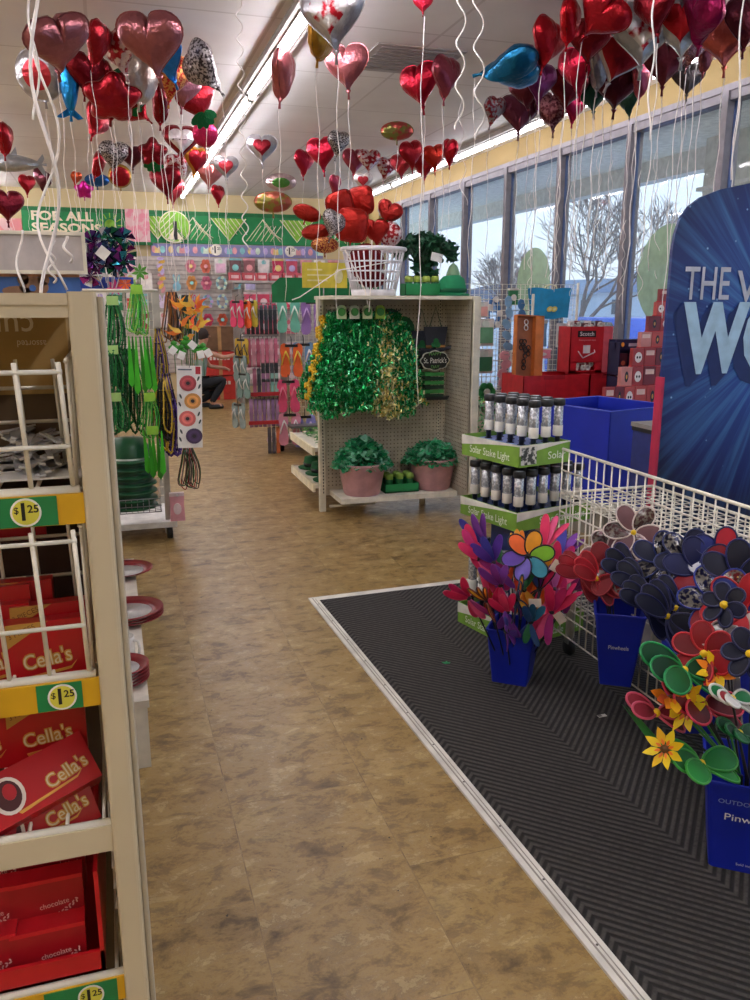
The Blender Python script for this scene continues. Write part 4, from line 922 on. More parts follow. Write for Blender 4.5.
PA += [
 (482, 575, 3.02, ['#d92b5a', '#d94a2a', '#c82a6a', '#e0406a', '#d92b5a', '#b8307a'], 1, .13, 'pink and coral pinwheel spiking upright at the left', None),
 (494, 562, 2.98, ['#5a3aa0', '#7a3a9a', '#4a4ab0', '#6a3a9a', '#5a3aa0', '#8a4ab0'], 1, .13, 'deep violet pinwheel spiking upright left of the open one', None),
 (547, 548, 3.06, ['#e0406a', '#d92b5a', '#e85a8a', '#c82a6a', '#d92b5a', '#e0406a'], 1, .14, 'rose red pinwheel spiking high right of the open one', None),
 (556, 590, 2.98, ['#e85a8a', '#c86ab0', '#d92b5a', '#e85a8a', '#c86ab0', '#d92b5a'], 1, .13, 'light pink pinwheel spiking at the right of the bunch', None),
 (508, 612, 2.86, ['#d92b5a', '#7a3a9a', '#e0406a', '#8a4ab0', '#d92b5a', '#7a3a9a'], 1, .11, 'pink and purple pinwheel close to the front rim', None),
 (522, 590, 2.9, ['#3f9a5a', '#f0a02a', '#3f8a5a', '#f08a2a', '#3f9a5a', '#e8a83a'], 1, .11, 'green and orange pinwheel in the middle of the bunch', None),
 (536, 575, 2.94, ['#f0a02a', '#f26a2a', '#f0b02a', '#e87a2a', '#f0a02a', '#f26a2a'], 1, .12, 'amber pinwheel right under the open one', None)]
for px, py, Y, cols, fold, L, lb, rim in PA:
    hd = at(px, py, Y=Y); d = (hd-(bA+Vector((0, 0, .2)))); 
    fc = cam_dir(hd) if fold < .3 else (Vector((d.x*1.2, d.y, .12))+cam_dir(hd)*.05+Vector((0, 0, .15))).normalized()
    base = bA+Vector((d.x*.15, d.y*.15, .02))
    if fold < .3: fan = None
    else:
        fan = Vector((d.x*1.3+random.uniform(-.03, .03), d.y*.8, .36)); an = random.uniform(-1.1, 1.1); q_ = cam_dir(hd); fc = (Matrix.Rotation(an, 3, fan.normalized()) @ q_)
    pinwheel(base, hd, fc, cols, lb, fan=fan, L=L*(1 if fold < .3 else 1.0), Wd=L*(.66 if fold < .3 else .29), fold=fold, rim=rim, grp='rainbow pinwheels in the bucket on the mat', rot=-.3 if fold < .3 else None, hub='#1c1c1c' if fold < .3 else '#2a2a30')
# hanging product tags in bucket A
for k, (px, py) in enumerate(((556, 566), (535, 603), (560, 618))):
    p = at(px, py, Y=2.8); o = MB().box(-.018, .018, -.001, .001, -.025, .025, M('#e6d6c4', .6), Matrix.Translation(p) @ RZ(-.5) @ RY(.5+k)).build('paper_tag'); tag(o, 'small paper tag hanging among the rainbow pinwheels, %s' % ('beside the open pinwheel', 'in the middle of the bunch', 'at the lower right')[k], 'tag')
# cart buckets
def brand(r):
    MB().text('Pinwheels', .024, WHITE, FR((0, -.087, .17), (1, 0, 0), (0, -.1, 1)), .003, fit=.075).build('lettering', r)
bucket('hanging_bucket', TR(1.835, 2.60, .14) @ RZ(-.55), .19, .12, .30, 'tall blue bucket of red pinwheels hooked on the cart side', brand)
bucket('hanging_bucket', TR(1.85, 2.17, .16) @ RZ(-.35), .19, .12, .30, 'tall blue bucket of dark blue pinwheels hooked on the cart side')
bucket('hanging_bucket', TR(1.87, 1.80, .2) @ RZ(-.2), .19, .12, .30, 'blue bucket of star spangled pinwheels hooked on the near cart side')
def brandD(r):
    Fr = FR((0, -.1235, .19), (1, 0, 0), (0, -.1, 1))
    MB().text('Pinwheels', .032, WHITE, Fr, .003, fit=.15).text('OUTDOOR LIVING', .02, M('#8f9fd0', .5), FR((0, -.129, .24), (1, 0, 0), (0, -.09, 1)), .001, fit=.19).build('lettering', r)
    MB().text('Sold individually', .012, WHITE, FR((.01, -.1075, .035), (1, 0, 0), (0, -.09, 1)), .001, fit=.08).build('small_print', r)
    q = MB()
    for k, c in enumerate(('#e8c21f', '#e2512a', '#4a8ad0', '#8fcf3f')): q.prism([(0, 0), (.014, .006), (.004, .016)], .001, M(c, .4), FR((0, -.1305, .243), (1, 0, 0), (0, -.09, 1)) @ RZ(k*PI/2))
    q.build('pinwheel_emblem', r)
DB = at(706, 862, Z=0)
bD = Vector((1.70, 1.71, 0))
bucket('blue_bucket', TR(bD) @ RZ(-.65), .26, .20, .29, 'blue bucket lettered Pinwheels at the right edge of the photo on the mat', brandD)
REDS = ['#8a101a', '#740c16', '#980f1e', '#7e0e1a', '#8a101a', '#660a12']; ROSE = ['#6a454a', '#785356', '#5f3c42', '#704c50', '#6a454a', '#644448']
NAV = ['#040824', '#060b2e', '#03061c', '#050928', '#040824', '#040720']; MUT = ['#171b38', '#151933', '#1c2140', '#171b38', '#141737', '#1a1e3c']
USA = ['#0c1446', '#8a1c28', '#8b8a8e', '#101d5c', '#801420', '#0c1446']
GRN_ = ['#064020', '#085028', '#05341a', '#064020', '#0a5a2c']; YLW = ['#eccb1a', '#ecc01a', '#f0d52a', '#eab41a', '#eccb1a', '#f0d52a', '#ecc01a', '#eccb1a']
PB = [ # px py X(plane) cols fold L label rim kind
 (609, 556, 1.84, ROSE, .15, .11, 'rose pinwheel with pale rims, the left of two at the top of the cart', '#cbb9b0', 'oval'),
 (634, 533, 1.87, ROSE, .1, .115, 'rose pinwheel with pale rims, the right of two at the top of the cart', '#d2c2ba', 'oval'),
 (582, 577, 1.76, REDS, .3, .12, 'deep red pinwheel at the far left of the cart side', '#8f0f1c', 'oval'),
 (597, 580, 1.74, REDS, .35, .12, 'deep red pinwheel with yellow centre over the red bucket', '#b81a28', 'oval'),
 (612, 570, 1.8, REDS, .25, .12, 'deep red pinwheel pressed against the rose pinwheel', '#8f0f1c', 'oval'),
 (630, 575, 1.72, NAV, .3, .12, 'dark navy pinwheel overlapping the red ones', '#0c1650', 'oval'),
 (642, 590, 1.70, NAV, .35, .12, 'dark navy pinwheel at the centre of the navy bunch', '#0a1244', 'oval'),
 (650, 608, 1.68, NAV, .5, .12, 'dark navy pinwheel with yellow hub at the lower left of the navy bunch', '#0a1244', 'oval'),
 (668, 618, 1.68, NAV, .5, .13, 'dark navy pinwheel with yellow hub at the bottom of the navy bunch', '#0c144a', 'oval'),
 (676, 610, 1.72, NAV, .5, .12, 'dark navy pinwheel right of the navy bunch', '#101c5c', 'oval'),
 (662, 562, 1.80, MUT, .1, .11, 'muted blue glitter pinwheel behind the navy bunch', '#1a2a6a', 'oval'),
 (688, 560, 1.82, MUT, .2, .11, 'muted slate pinwheel right of the glitter one', '#1f2a5c', 'oval'),
 (700, 572, 1.82, USA, .15, .12, 'red white and blue pinwheel with striped petals in the cart row', '#0c1650', 'oval'),
 (718, 602, 1.74, USA, .1, .12, 'star spangled pinwheel with a bright yellow centre', '#1a2f8a', 'oval'),
 (738, 578, 1.80, NAV, .1, .12, 'navy pinwheel near the right edge of the photo', '#101c5c', 'oval'),
 (722, 560, 1.88, ['#14226a', '#9fb0d8', '#14226a', '#b32030', '#14226a', '#c9c9cf'], .15, .11, 'navy and silver pinwheel highest at the right of the cart', '#0c1650', 'oval'),
 (744, 612, 1.7, ['#a81420', '#b9b6b4', '#14226a', '#a81420', '#14226a', '#b81a28'], .2, .12, 'red and navy pinwheel cut by the right edge', '#a81420', 'oval')]
random.seed(77)
for px, py, X, cols, fold, L, lb, rim, kd in PB:
    hd = at(px, py, X=X); yb = 2.60 if px < 625 else (2.17 if px < 690 else 1.80)
    base = Vector((1.84, yb, .2 if yb > 2 else .24)); fc = cam_dir(hd)+Vector((-.25, -.1, .25)) if fold < .28 else cam_dir(hd)*.6+Vector((-.3, -.1, .6)); fan = None if fold < .28 else Vector((-.35+random.uniform(-.1, .1), .25+random.uniform(-.1, .1), .35))
    dv = hd-base; u = Vector((dv.x, dv.y, 0)); u = u.normalized()*min(.06, u.length); via = Vector((base.x, base.y, .46))+u
    pinwheel(base, hd, fc, cols, lb, fan=fan, via=via, L=L*.92, Wd=L*(.6 if not fan else .46), fold=fold, rim=rim, grp='pinwheels along the cart side', glit=('glitter' in lb or 'spangled' in lb or 'rose' in lb))
PD = [
 (682, 672, 1.60, GRN_, .9, .16, 'shiny green pinwheel with folded petals above the front bucket', '#158a48', 'oval', 'pinwheel'),
 (702, 706, 1.58, ['#6a0c18', '#5a0a14', '#6a0c18', '#740e1a', '#5a0a14'], .9, .16, 'crimson pinwheel in the middle of the front bucket', '#c8304a', 'oval', 'pinwheel'),
 (706, 655, 1.62, REDS, .25, .09, 'red pinwheel with cupped petals above the sunflowers', '#b81a28', 'oval', 'pinwheel'),
 (724, 645, 1.60, ['#8f898c', '#a39c9e', '#8a8488', '#a39c9e', '#8f898c', '#989194'], .15, .06, 'silver glitter pinwheel beneath the navy one', '#c9c4c2', 'oval', 'pinwheel'),
 (726, 606, 1.62, NAV, .1, .06, 'navy pinwheel with round petals right above the silver one', '#0a1244', 'oval', 'pinwheel'),
 (752, 655, 1.5, NAV, .2, .07, 'navy pinwheel at the right edge above the front bucket', '#0a1244', 'oval', 'pinwheel'),
 (688, 712, 1.55, YLW, .35, .062, 'yellow sunflower pinwheel in the middle left of the front bucket', None, 'point', 'sunflower_pinwheel'),
 (667, 750, 1.50, YLW, .3, .055, 'yellow sunflower pinwheel hanging low at the left of the front bucket', None, 'point', 'sunflower_pinwheel'),
 (672, 700, 1.55, ['#f28a1a', '#f0b01a', '#e8602a', '#f2c81a', '#f28a1a', '#e8602a', '#f0b01a', '#f2a81a'], .8, .07, 'orange sunflower pinwheel seen edge on at the left', None, 'point', 'sunflower_pinwheel'),
 (715, 672, 1.58, ['#f28a1a', '#f2c81a', '#f28a1a', '#f2c81a', '#f28a1a', '#f2c81a', '#f28a1a', '#f2c81a'], .4, .055, 'orange and yellow sunflower pinwheel beside the red petals', None, 'point', 'sunflower_pinwheel'),
 (732, 700, 1.5, ['#0f7a3a', '#b9b6b4', '#a81420', '#0f7a3a', '#d9d5d0'], .8, .09, 'green and white rimmed pinwheel on the right of the sunflowers', '#d9dbd4', 'oval', 'pinwheel'),
 (700, 765, 1.52, ['#1a7a34', '#2a8a3a', '#14602a', '#1a7a34', '#2a8a3a'], .5, .15, 'leaf green pinwheel over the rim of the front bucket', '#3a9a3a', 'oval', 'pinwheel'),
 (738, 735, 1.48, GRN_, .5, .09, 'dark green pinwheel low at the right of the front bucket', '#0c5f2e', 'oval', 'pinwheel'),
 (690, 698, 1.57, YLW, .3, .05, 'small yellow sunflower pinwheel right above the middle one', None, 'point', 'sunflower_pinwheel'),
 (655, 714, 1.58, ['#8a2a3a', '#7a2030', '#8a2a3a', '#7a2030'], 1.1, .10, 'pink rimmed pinwheel poking out to the left of the front bucket', '#c8506a', 'oval', 'pinwheel')]
for px, py, Y, cols, fold, L, lb, rim, kd, nm in PD:
    hd = at(px, py, Y=Y); d = hd-(bD+Vector((0, 0, .25)))
    fc = cam_dir(hd)*.7+Vector((-.75, -.1, .45)) if fold < .38 else cam_dir(hd)+Vector((random.uniform(-.5, .5), 0, .3)); fan = None if fold < .5 else Vector((d.x*1.2, d.y*.6, .12))
    u = Vector((d.x, d.y, 0)); u = u.normalized()*min(.085, u.length)
    pinwheel(bD+u*.5+Vector((0, 0, .03)), hd, fc, cols, lb, fan=fan, via=bD+u+Vector((0, 0, .30)), L=L*.85, Wd=L*(.62 if kd == 'oval' else .4) if fold < .4 else L*.42, fold=fold, rim=rim, kind=kd, grp='pinwheels in the front bucket', glit='glitter' in lb, nm=nm, hub='#5a3a1a' if nm != 'pinwheel' else '#e8c21f')
for k, (px, py, dx, dz) in enumerate(((630, 712, .1, -.13), (636, 725, .1, -.1), (655, 722, .06, -.12))):
    a = at(px, py, Y=1.6); s = MB(); s.prism([(0, 0), (.008, .05), (0, .2), (-.008, .05)], .001, M('#2a7a34', .5), FR(a+Vector((dx, -.02, dz)), (.8, .3, .6), Vector((-dx, .02, -dz)))); o = s.build('grass_blade'); tag(o, 'long green leaf blade sticking out left of the front bucket, %s' % ordn(k), 'leaf', 'leaf blades by the front bucket')
# litter on the mat
o = MB().prism([(0, 0), (.02, -.004), (.03, .008), (.018, .014), (.02, .026), (.008, .018), (-.008, .022), (-.004, .008)], .002, M('#1f9a5a', .3, .4)).build('shamrock_confetti'); o.location = at(445, 664, Z=.009); tag(o, 'tiny green foil shamrock lying on the dark mat', 'confetti')
o = MB().box(-.018, .018, -.008, .008, 0, .003, M('#d9d5cc', .6)).box(-.018, -.002, -.008, .008, .003, .0035, M('#6d6a66', .6)).build('paper_scrap'); o.location = at(602, 716, Z=.009); tag(o, 'small white paper scrap lying on the dark mat', 'litter')
# ================================================================ FOREGROUND CANDY RACK (left)
RC = M('#c9bc9f', .5, var=.05, scale=3); RX0, RX1, RY0, RY1 = -.64, -.046, 1.10, 1.50
rack = thing('wire_candy_rack', 'cream metal end rack with wire bins and yellow price strips in the left foreground', 'rack', (0, 0, 0))
s = MB().box(RX1, RX1+.034, RY0-.012, RY0+.03, 0, 1.616, RC, bev=.006); s.build('front_post', rack)
MB().box(RX1+.034, RX1+.042, RY0+.0, RY1+.02, 0, 1.61, M('#b9ae98', .5), bev=.003).build('side_panel', rack)
for x in (RX0-.034,): MB().box(x, x+.034, RY0-.012, RY0+.03, 0, 1.616, RC, bev=.006).build('front_post', rack)
MB().box(RX0-.03, RX1, RY0-.01, RY1, 1.60, 1.614, RC).box(RX0-.03, RX1, RY0-.008, RY0+.0, 1.585, 1.61, RC).build('top_panel', rack)
MB().box(RX0-.03, RX1+.03, RY1, RY1+.02, 0, 1.6, M('#5a4a3a', .7)).build('back_panel', rack)
MB().box(RX1-.02, RX1, RY1-.04, RY1, 0, 1.6, RC).box(RX0, RX0+.02, RY1-.04, RY1, 0, 1.6, RC).build('rear_post', rack)
ST = M('#d7a51c', .45); STG = M('#1b7f45', .45)
def wbin(z, lip, lean=.02, st=.05):
    s = MB()
    for k in range(12):
        x = RX1-.012-k*st
        s.tube([(x, RY0+.004, z), (x-.004, RY0-lean, z+lip)], .0033, WIRE, 6)
    for q in (.36, .93): s.tube([(RX0, RY0-lean*q, z+lip*q), (RX1-.012, RY0-lean*q, z+lip*q)], .0033, WIRE, 6)
    s.tube([(RX0, RY0+.004, z), (RX1-.004, RY0+.004, z)], .007, WIRE, 8)
    s.build('bin_front_wires', rack)
    s = MB()
    for k in range(13): s.tube([(RX1-.01-k*.05, RY0, z-.004), (RX1-.01-k*.05, RY1, z-.004)], .003, WIRE, 5)
    for k in range(4): s.tube([(RX0, RY0+.05+k*.11, z-.009), (RX1, RY0+.05+k*.11, z-.009)], .004, WIRE, 5)
    for k in range(5):
        s.tube([(RX1-.008, RY0+.03+k*.09, z), (RX1-.008, RY0+.03+k*.09, z+lip)], .003, WIRE, 5)
    for q in (.4, .7): s.tube([(RX0, RY0+.2, z+lip*q), (RX1-.01, RY0+.2, z+lip*q)], .003, WIRE, 5)
    for k in range(12): s.tube([(RX1-.03-k*.05, RY0+.2, z), (RX1-.035-k*.05, RY0+.19, z+lip*.95)], .003, WIRE, 5)
    s.tube([(RX1-.008, RY0, z+lip), (RX1-.008, RY1, z+lip)], .0035, WIRE, 5)
    s.build('bin_floor_wires', rack)
for z, lip in ((1.367, .165), (1.11, .21), (.882, .0), (.628, .0)):
    if lip: wbin(z, lip)
    else:
        s = MB()
        for k in range(13): s.tube([(RX1-.01-k*.05, RY0, z-.004), (RX1-.01-k*.05, RY1, z-.004)], .003, WIRE, 5)
        for j in range(14): s.tube([(RX1-.004, RY0+.05+j*.03, z-.17), (RX1-.004, RY0+.05+j*.03, z)], .0018, WIRE, 4)
        for j in range(5): s.tube([(RX1-.004, RY0+.02, z-.16+j*.035), (RX1-.004, RY1, z-.16+j*.035)], .0022, WIRE, 4)
        s.tube([(RX0, RY0, z), (RX1, RY0, z)], .006, WIRE, 6); s.build('bin_floor_wires', rack)
def price(z, mode):
    q = MB().box(RX0, RX1, RY0-.008, RY0-.003, z-.042, z-.002, ST if mode else RC).build('price_strip', rack)
    if mode:
        for k in range(3):
            xc = (-.11 if mode == 1 and z > 1 else -.088)-k*.2
            w0, w1 = (.07, .045) if mode == 1 else (.038, .028)
            p_ = MB().box(xc-w0, xc+w1*.7, RY0-.0095, RY0-.008, z-.041, z-.003, STG)
            f_ = FR((xc-.006, RY0-.010, z-.022), (1, 0, 0), (0, 0, 1))
            p_.disc(.0185, .0185, .0006, WHITE, f_, 24).disc(.016, .016, .0008, M('#d9d24a', .5), f_, 24)
            p_.build('price_label', q)
            MB().text('1', .032, BLACK, f_ @ TR(-.003, 0, .0012), .02).text('25', .014, BLACK, f_ @ TR(.009, .004, .0012), .02).text('$', .012, BLACK, f_ @ TR(-.011, .003, .0012), .01).build('price_lettering', q)
price(1.367, 1); price(1.11, 2); price(.882, 0); price(.628, 1)
# candy cartons
CR = M('#b5121c', .3, scale=5); CRD = M('#7d0c16', .35); CG = M('#e0a64a', .35, .3); CGT = M('#b98a3c', .4)
def carton(T, lab, w_=.1, h_=.088, d=.032, txt="Cella's", tri=True, cat='candy box', tx=0, tw=.62, ts=.03):
    r = thing('candy_box', lab, cat, T=T)
    MB().box(-w_/2, w_/2, 0, d, 0, h_, CR).build('carton', r)
    q = MB()
    if tri: q.prism([(-w_/2, h_), (w_*.05, h_), (-w_/2, h_*.62)], .0006, CGT, wfr(0, 0, -.0002)).text('3 PIECES', .01, M('#6b3f16', .5), wfr(-w_*.3, h_*.87, -.001) @ RZ(.35), .001)
    for a in (-1, 0, 1):
        for b_ in (-1, 0, 1): q.text(txt, ts, CG, wfr(tx, h_*.4, -.0012) @ RZ(.12) @ TR(a*.001, b_*.001, 0), .016, fit=w_*tw)
    q.text(txt, ts, M('#f2dfae', .4), wfr(tx, h_*.4, -.0022) @ RZ(.12), .0, fit=w_*tw)
    q.prism([(-w_*.28, h_*.15), (w_*.3, h_*.24), (w_*.38, h_*.33), (w_*.3, h_*.2), (-w_*.26, h_*.09)], .0006, CG, wfr(0, 0, -.001))
    q.build('gold_lettering', r); return r
def cbx(px, py, Y, lab, rz=0, lean=0, **k):
    p = at(px, py, Y=Y); return carton(TR(p) @ RZ(rz) @ RX(lean), lab, **k)
# second bin
cbx(50, 683, 1.135, 'red chocolate box in the second bin, front right', .05, -.12)
cbx(53, 664, 1.175, 'red chocolate box in the second bin, just behind the front right one', .05, -.12)
cbx(20, 641, 1.23, 'red chocolate box in the second bin standing highest at the back', .0, -.1)
cbx(-8, 690, 1.14, 'red chocolate box in the second bin cut by the left edge, front', .05, -.1)
cbx(-4, 668, 1.18, 'red chocolate box in the second bin cut by the left edge, middle', .05, -.12)
cbx(-3, 648, 1.21, 'red chocolate box in the second bin cut by the left edge, back', .05, -.12)
# third shelf
cbx(50, 758, 1.19, 'red chocolate box standing upright on the third shelf', .03, -.06, w_=.108)
cbx(-20, 772, 1.19, 'red chocolate box standing on the third shelf at the left edge', .03, -.06, w_=.1)
def lying(px, py, Y, rz, tilt, roll, lab):
    p = at(px, py, Y=Y); r = carton(TR(p) @ RZ(rz) @ RY(roll) @ RX(tilt), lab, w_=.15, h_=.075, d=.05, tri=False, tx=.035, tw=.4, ts=.028)
    q = MB().disc(.022, .027, .0008, M('#efe2d6', .35), wfr(-.045, .038, -.001), 20).disc(.017, .022, .001, M('#4a1a1c', .35), wfr(-.045, .038, -.0016), 20).disc(.009, .012, .0012, M('#b5202c', .3), wfr(-.042, .042, -.003), 14); q.build('chocolate_picture', r)
lying(52, 803, 1.12, .35, -.75, -.22, 'red chocolate box tipped on its back on the third shelf, upper of two')
lying(50, 842, 1.125, .25, -.45, -.2, 'red chocolate box tipped forward on the third shelf, lower of two')
# back layer under first strip: red tray and brown divider
o = MB().box(-.4, 0, 0, .01, 0, .19, M('#b5101c', .4)).box(-.4, 0, -.16, -.155, 0, .03, M('#8e0f18', .4)).box(-.4, 0, -.16, .01, 0, .006, M('#8e0f18', .4)).build('red_tray'); o.location = (RX1-.075, 1.40, 1.115); tag(o, 'red cardboard tray at the back of the second bin', 'tray')
o = MB().box(-.5, 0, 0, .012, 0, .12, M('#3a2218', .6)).build('cardboard_divider'); o.location = (RX1-.012, 1.36, 1.115); tag(o, 'dark brown cardboard divider behind the chocolate boxes', 'divider')
# top bin: tan carton with upside down letters, clear packets
r = thing('tan_carton', 'tan cardboard carton with upside down white lettering in the top bin', 'carton', (-.36, 1.33, 1.37))
TAN = M('#b08f55', .7)
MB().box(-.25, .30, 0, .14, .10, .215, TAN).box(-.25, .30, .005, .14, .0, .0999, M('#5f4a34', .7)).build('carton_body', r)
MB().text('curtio', .05, M('#e8dcc0', .6), wfr(.2, .2, -.002) @ RZ(PI), .004, fit=.11).text('assorted', .014, M('#e8dcc0', .6), wfr(.25, .175, -.002) @ RZ(PI), .001, fit=.04).text('candy', .05, M('#e8dcc0', .6), wfr(.08, .175, -.002) @ RZ(PI), .003, fit=.12).build('lettering', r)
for k in range(3):
    r = thing('clear_packet', 'clear plastic packet lying in the top bin, %s from the post' % ordn(k), 'packet', (-.10-.02*k, 1.2+.06*k, 1.372))
    random.seed(k); s = MB()
    for j in range(16): s.box(-.05, .05, -.004, .004, 0, .003, M('#d9d9dc', .1, .3), TR(random.uniform(-.02, .02), random.uniform(-.03, .03), .004+.003*j) @ RZ(random.uniform(-.6, .6)+1.3) @ RX(random.uniform(-.5, .5)))
    s.build('wrapped_pieces', r); MB().box(-.055, .055, -.04, .04, 0, .003, WHITE).build('backing_card', r)
# bottom shelf: red cartons in a tray
o = MB().box(-.5, 0, 0, .006, 0, .035, M('#c0161f', .4)).box(-.006, 0, 0, .26, 0, .17, M('#c0161f', .4)).box(-.5, 0, .26, .266, 0, .15, M('#9a121a', .4)).box(-.5, 0, 0, .26, 0, .004, M('#9a121a', .4)).build('red_tray'); o.location = (RX1-.025, 1.105, .632); tag(o, 'red display tray holding dark red cartons on the fourth shelf', 'tray')
def dark_carton(px, py, Y, lab, rz=0.0, w_=.105, h_=.085):
    p = at(px, py, Y=Y); r = thing('chocolate_carton', lab, 'candy box', T=TR(p) @ RZ(rz) @ RX(-.12))
    MB().box(-w_/2, w_/2, 0, .04, 0, h_, M('#9c101c', .35)).box(-w_/2, w_/2, -.0005, .0405, h_*.93, h_+.0005, M('#c41824', .35)).build('carton', r)
    q = MB(); W_ = M('#d9a9a0', .4); random.seed(int(px+py))
    for k in range(16):
        t = k/15; x = -w_*.35+w_*.75*t; z = h_*(.12+.38*t**2); q.disc(.0028, .0012, .0005, W_, wfr(x, z, -.001) @ RZ(random.uniform(0, 3)), 6).disc(.0025, .0012, .0005, W_, wfr(x, z+.004, -.001) @ RZ(random.uniform(0, 3)), 6)
    q.text('chocolate', .012, W_, wfr(.01, h_*.52, -.001) @ RZ(.1), .001, fit=w_*.4); q.build('floral_print', r)
dark_carton(52, 982, 1.125, 'dark red carton with floral print, lower right of the fourth shelf', .02)
dark_carton(50, 932, 1.17, 'dark red carton with floral print, upper right of the fourth shelf', .02)
dark_carton(-18, 996, 1.125, 'dark red carton with floral print, lower left at the photo edge', .02)
dark_carton(-16, 946, 1.17, 'dark red carton with floral print, upper left at the photo edge', .02)
dark_carton(52, 893, 1.22, 'dark red carton with floral print at the back of the fourth shelf', .02)
dark_carton(-12, 903, 1.22, 'dark red carton with floral print at the back left of the fourth shelf', .02)
# ================================================================ SIDE SHELVES WITH PLATES
sh = thing('plate_shelf', 'white base shelf of the left aisle with red rimmed plates on its deck', 'shelf', (0, 0, 0))
SWH = M('#d9d3c6', .5)
MB().box(-.45, .043, 2.73, 4.45, .235, .262, M('#ded6c8', .45)).build('deck', sh); MB().box(-.43, .036, 2.74, 4.44, 0, .235, SWH).build('kick_base', sh)
MB().box(-.5, -.45, 1.65, 5.2, 0, 1.545, PEG).build('back_panel', sh)
MB().box(-.45, -.01, 4.1, 4.13, .262, .55, SWH).build('end_divider', sh)
PR = M('#7d1a22', .3); PW = M('#e3dfd8', .25)
def plate(x, y, z, R_, lab, white=True, grp=None):
    r = thing('plate', lab, 'plate', (x, y, z), 0, grp)
    MB().lathe([(0, 0), (R_*.55, 0), (R_*.7, .006), (R_, .02), (R_, .024), (R_*.7, .011), (R_*.66, .0075)], PR, 40).build('rim', r)
    MB().lathe([(R_*.66, .0078), (R_*.6, .005), (0, .005)], PW if white else M('#8a232c', .3), 40).build('plate_centre', r)
plate(-.01, 4.18, .275, .14, 'red rimmed white dinner plate farthest along the base shelf')
for k in range(3): plate(-.005, 3.55, .264+.012*k, .15, ['red rimmed plate at the bottom of the middle stack', 'red rimmed plate in the middle of the middle stack', 'red rimmed white dinner plate on top of the middle stack beside the mug'][k])
for k in range(5): plate(-.045, 2.90, .264+.012*k, .1, 'small red plate in the near stack on the base shelf, %s from the bottom' % ordn(k))
mug = thing('mug', 'white mug standing on the base shelf between the plates', 'mug', (-.03, 3.12, .263))
MB().lathe([(0, 0), (.036, 0), (.04, .01), (.041, .09), (.037, .09), (.035, .012), (0, .01)], PW, 28).build('mug_body', mug)
MB().tube([(.038, 0, .075), (.06, 0, .075), (.066, 0, .045), (.06, 0, .02), (.038, 0, .018)], .006, PW, 8, RZ(-.5)).build('handle', mug)

# ================================================================ SIGN TOPPER BEHIND THE RACK
r = thing('sign_topper', 'blank grey framed sign board on top of a shelf behind the candy rack', 'sign', (-.06, 3.3, 1.71))
MB().box(-1.0, -.012, 0, .02, .012, .135, M('#b3aaa6', .6)).build('panel', r)
MB().box(-1.0, 0, -.008, .022, 0, .012, CREAM).box(-1.0, 0, -.008, .022, .135, .147, CREAM).box(-.012, 0, -.008, .022, .012, .135, CREAM).build('frame', r)
MB().box(-.5, -.49, 0, .02, -.16, 0, CREAM).build('support_stem', r)
r = thing('blue_header_card', 'blue cardboard header with brown bear print below the grey sign board', 'sign', (-.06, 3.34, 1.55))
MB().box(-.9, -.03, 0, .012, 0, .16, M('#3f6ab0', .5)).box(-.9, -.03, -.004, 0, .15, .16, M('#9a6a4a', .5)).build('card', r)
q = MB(); BR = M('#8f6a50', .6)
q.disc(.05, .035, .003, BR, wfr(-.19, .115, -.001), 20).disc(.02, .02, .003, BR, wfr(-.225, .14, -.001), 12).disc(.02, .02, .003, BR, wfr(-.155, .14, -.001), 12).disc(.05, .018, .003, BR, wfr(-.25, .1, -.001), 12).disc(.012, .012, .001, M('#3f6ab0', .5), wfr(-.195, .11, -.005), 10)
q.build('bear_print', r)
# ================================================================ GREEN BEAD RACK
BRK = thing('bead_rack', 'tall wire rack on casters hung with green beads left of the aisle', 'rack', (0, 0, 0))
for x, y in ((.31, 5.78), (-.14, 5.78), (.31, 6.3)): MB().box(x-.022, x+.022, y-.02, y+.02, .12, 1.69, M('#b8b6ae', .4, .3)).build('post', BRK)
s = MB()
for k in range(10): s.tube([(-.14+k*.05, 5.8, .3), (-.14+k*.05, 5.8, 1.68)], .003, WIRE, 4)
for k in range(24): s.tube([(-.14, 5.8, .3+k*.06), (.31, 5.8, .3+k*.06)], .003, WIRE, 4)
for k in range(11): s.tube([(.31, 5.8+k*.05, .3), (.31, 5.8+k*.05, 1.68)], .003, WIRE, 4)
for k in range(24): s.tube([(.31, 5.8, .3+k*.06), (.31, 6.3, .3+k*.06)], .003, WIRE, 4)
s.build('wire_grid', BRK)
MB().tube([(-.14, 5.5, 1.69), (.31, 5.5, 1.69), (.31, 5.8, 1.69), (-.14, 5.8, 1.69)], .008, WIRE, 6).build('top_frame', BRK)
MB().box(-.2, .36, 5.70, 6.36, .09, .13, WHITE).build('base_frame', BRK)
for x, y in ((.31, 5.74), (-.14, 5.74), (.31, 6.3)):
    MB().lathe([(.01, -.02), (.036, -.02), (.04, -.012), (.04, .012), (.036, .02), (.01, .02)], BLACK, 18, TR(x, y, .041) @ RY(PI/2)).build('caster_wheel', BRK)
    MB().box(x-.03, x-.023, y-.012, y+.012, .04, .1, STEEL).build('caster_fork', BRK)
s = MB()
for k in range(12): s.tube([(-.16+k*.037, 5.45, .27), (-.16+k*.037, 5.45, .36)], .003, STEEL, 4)
for z in (.27, .31, .36): s.tube([(-.16, 5.8, z), (-.16, 5.45, z), (.25, 5.45, z), (.25, 5.8, z)], .004, STEEL, 5)
for k in range(8): s.tube([(-.16, 5.45+k*.05, .27), (.25, 5.45+k*.05, .27)], .003, STEEL, 4)
s.build('wire_basket', BRK)
BG = M('#12532f', .35)
